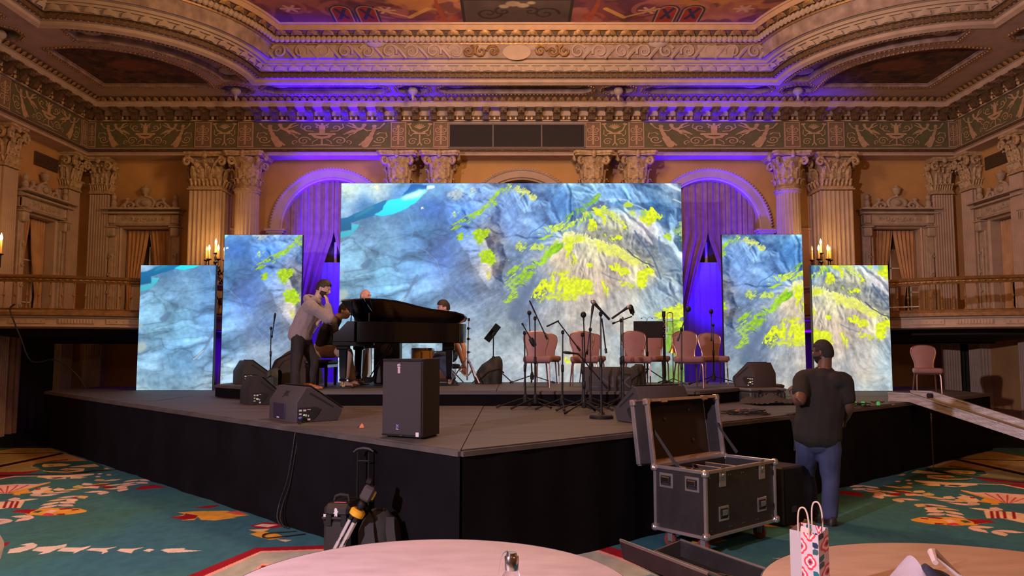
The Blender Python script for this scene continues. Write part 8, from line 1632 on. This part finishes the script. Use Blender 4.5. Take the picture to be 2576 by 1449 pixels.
t = thing('covered_table', 'round table padded in white cloth, cut off at the left edge', 'table', (-3.37, 3.62, 0)); MB().lathe([(.80, .60), (.86, .64), (.872, .70), (.85, .745), (.78, .757), (.001, .76)], 48).obj('white_pad', mat('white_cloth', (.72, .66, .70), .8, bump=.2, bscale=8), t)
for k in range(4): a = k * PI / 2 + .5; MB().bar((.5 * math.cos(a), .5 * math.sin(a), 0), (.45 * math.cos(a), .45 * math.sin(a), .62), .018).obj('leg', M_blk, t)
# glass bottle with steel cap and carrying loop
p = PY(1287, 1397, 2.62); t = thing('water_bottle', 'clear glass bottle with steel cap and grey loop on the pink table', 'bottle', (p.x, 2.62, .751)); zt_ = p.z - .751
MB().lathe([(.030, 0), (.033, .006), (.033, zt_ - .09), (.030, zt_ - .065), (.0225, zt_ - .05), (.0225, zt_ - .03)], 28).obj('glass_body', mat('clear_glass', (.92, .94, .94), .03, trans=1), t); MB().lathe([(.0225, zt_ - .047), (.0235, zt_ - .045), (.0235, zt_ - .004), (.021, zt_), (.001, zt_)], 28).obj('steel_cap', M_chrome, t)
P, _ = spline([(-.006, 0, zt_ - .004), (-.012, 0, zt_ + .012), (-.025, 0, zt_ + .012), (-.036, -.002, zt_ - .01), (-.044, -.004, zt_ - .06)], [1] * 5, 5); lp = MB(); lp.loft([[q_ + Vector((0, -.008, 0)), q_ + Vector((0, .008, 0))] for q_ in P], 0); lp.loft([[q_ + Vector((0, -.008, -.002)), q_ + Vector((0, .008, -.002))] for q_ in P], 0, flip=True); lp.obj('carry_loop', mat('grey_strap', (.30, .30, .36), .6), t, 60); MB().lathe([(.018, zt_), (.016, zt_ + .010), (.001, zt_ + .011)], 16).obj('cap_knob', M_chrome, t)
# gift bag
def gift_pattern():
    H, W = 420, 300; img = np.zeros((H, W, 3)) + hexc(196, 180, 182); P_ = 100; cols = [hexc(34, 58, 92), hexc(24, 104, 112), hexc(52, 84, 86), hexc(28, 44, 78)]
    for j in range(-1, 5):
        for i in range(-1, 4):
            cx, cy = i * P_ + (50 if j % 2 else 0), j * P_ * .8; k = (i + j) % 2
            if k == 0:
                for q in range(4):
                    a0 = q * PI / 2 + PI / 4; pet = [(cx + 48 * u * math.cos(a0) - v * math.sin(a0), cy + 48 * u * math.sin(a0) + v * math.cos(a0)) for u, v in [(.12, 0), (.35, 15), (.65, 17), (1, 0), (.65, -17), (.35, -15)]]; paint(img, pet, cols[(q + j) % 4])
            else:
                for r, c in ((1.0, hexc(206, 62, 72)), (.72, hexc(224, 200, 196)), (.42, hexc(206, 62, 72)), (.2, hexc(40, 60, 80))): paint(img, [(cx + 40 * r * math.cos(a) * abs(math.cos(2 * a)) ** .25 * .9, cy + 46 * r * math.sin(a)) for a in np.linspace(0, 2 * PI, 26, endpoint=False)], c)
    return img
GM = image_mat('gift_print', gift_pattern(), rough=.55); M_kraft = mat('pale_grey_paper', (.42, .36, .36), .6)
yb_ = 3.0; p0, p1, p2 = PY(1986, 1330, yb_), PY(2058, 1335, 2.90), PY(2083, 1320, 3.02); t = thing('gift_bag', 'paper gift bag printed with blue, teal and red petals, on the tan table', 'gift bag', (p1.x, p1.y, .751)); o_ = t.location; a, b, c = [Vector((p.x - o_.x, p.y - o_.y, 0)) for p in (p0, p1, p2)]; d_ = a + c - b; hh = p1.z - .768
def side(u, v, m, uv, nm, hv=hh):
    f = MB().add([u, v, v + Vector((0, 0, hv)) * 1.0, u + Vector((0, 0, hv))], [(0, 1, 2, 3)]); nrm = (v - u).cross(Vector((0, 0, 1))).normalized() * -.0012; f.add([u + nrm, v + nrm, v + nrm + Vector((0, 0, hv)), u + nrm + Vector((0, 0, hv))], [(3, 2, 1, 0)]); o = f.obj(nm, m, t, smooth=0); L = (v - u).length; uv_by(o, lambda p: (uv[0] + (Vector((p.x, p.y, 0)) - u).length / L * (uv[1] - uv[0]), p.z / hh)); return o
mid = lerp(a, b, .40); side(a, mid, M_kraft, (0, 1), 'plain_panel'); side(mid, b, GM, (.17, .50), 'printed_panel'); side(b, c, GM, (.02, .20), 'printed_panel'); side(c, d_, GM, (0, 1), 'printed_panel'); side(d_, a, M_kraft, (0, 1), 'plain_panel'); MB().add([a, b, c, d_], [(0, 1, 2, 3), (3, 2, 1, 0)]).obj('bag_bottom', M_kraft, t, smooth=0)
for e0, e1, k in ((a, b, .5), (d_, c, .62)):
    m0, m1 = lerp(e0, e1, k - .18), lerp(e0, e1, k + .18); up = Vector((0, 0, 1)); P, _ = spline([m0 + up * (hh - .02), m0 + up * (hh + .05), lerp(m0, m1, .2) + up * (hh + .085), lerp(m0, m1, .7) + up * (hh + .088), m1 + up * (hh + .05), m1 + up * (hh - .02)], [1] * 6, 4); MB().tube(P, .0032, 6).obj('handle', mat('paper_cord', (.62, .48, .38), .7), t)
MB().add([lerp(a, b, .3) + Vector((0, .01, hh - .01)), lerp(a, b, .9) + Vector((0, .012, hh - .02)), lerp(a, b, .85) + Vector((0, .02, hh + .014)), lerp(a, b, .5) + Vector((0, .02, hh + .02))], [(0, 1, 2, 3), (3, 2, 1, 0)]).obj('tissue', mat('cream_tissue', (.6, .48, .40), .8), t, smooth=0)
# cream jacket with dark lining heaped on the tan table
q = lambda x, y, Y: PY(x, y, Y); c0 = q(2290, 1440, 2.92); t = thing('jacket', 'cream cloth jacket with navy lining heaped on the tan table', 'clothing', (c0.x, 2.92, .752))
def shell(u, v):
    x = lerp(-.29, .15, u); pk = np.interp(u, [0, .25, .45, .58, .66, .72, 1], [.005, .05, .11, .17, .20, .10, .004]); return (x, lerp(-.20, .13, v) + .02 * math.sin(u * 9), .003 + pk * math.sin(PI * min(1, v * .92 + .04)) ** .75 + .008 * math.sin(u * 23 + v * 8) * math.sin(PI * v))
MB().grid(shell, 34, 20).obj('outer_cloth', mat('cream_cotton', (.46, .40, .46), .85, bump=.2, bscale=40), t, smooth=70)
def lin(u, v): x = lerp(-.03, .24, u); pk = np.interp(u, [0, .12, .4, .75, 1], [.12, .185, .15, .08, .02]); return (x, lerp(-.20, .02, v), .003 + pk * math.sin(PI * min(1, v * .9 + .05)) ** .7 + .008 * math.sin(u * 17 + v * 13))
MB().grid(lin, 22, 18).obj('lining', mat('navy_lining', (.022, .022, .045), .75, bump=.3, bscale=25), t, smooth=70)
MB().tube([(.03, -.12, .20), (.05, -.06, .222), (.08, -.02, .215), (.14, -.03, .15), (.21, -.06, .08), (.29, -.10, .012)], [.010, .014, .012, .010, .009, .008], 8).obj('rolled_hem', mat('cream_hem', (.62, .50, .46), .85), t)
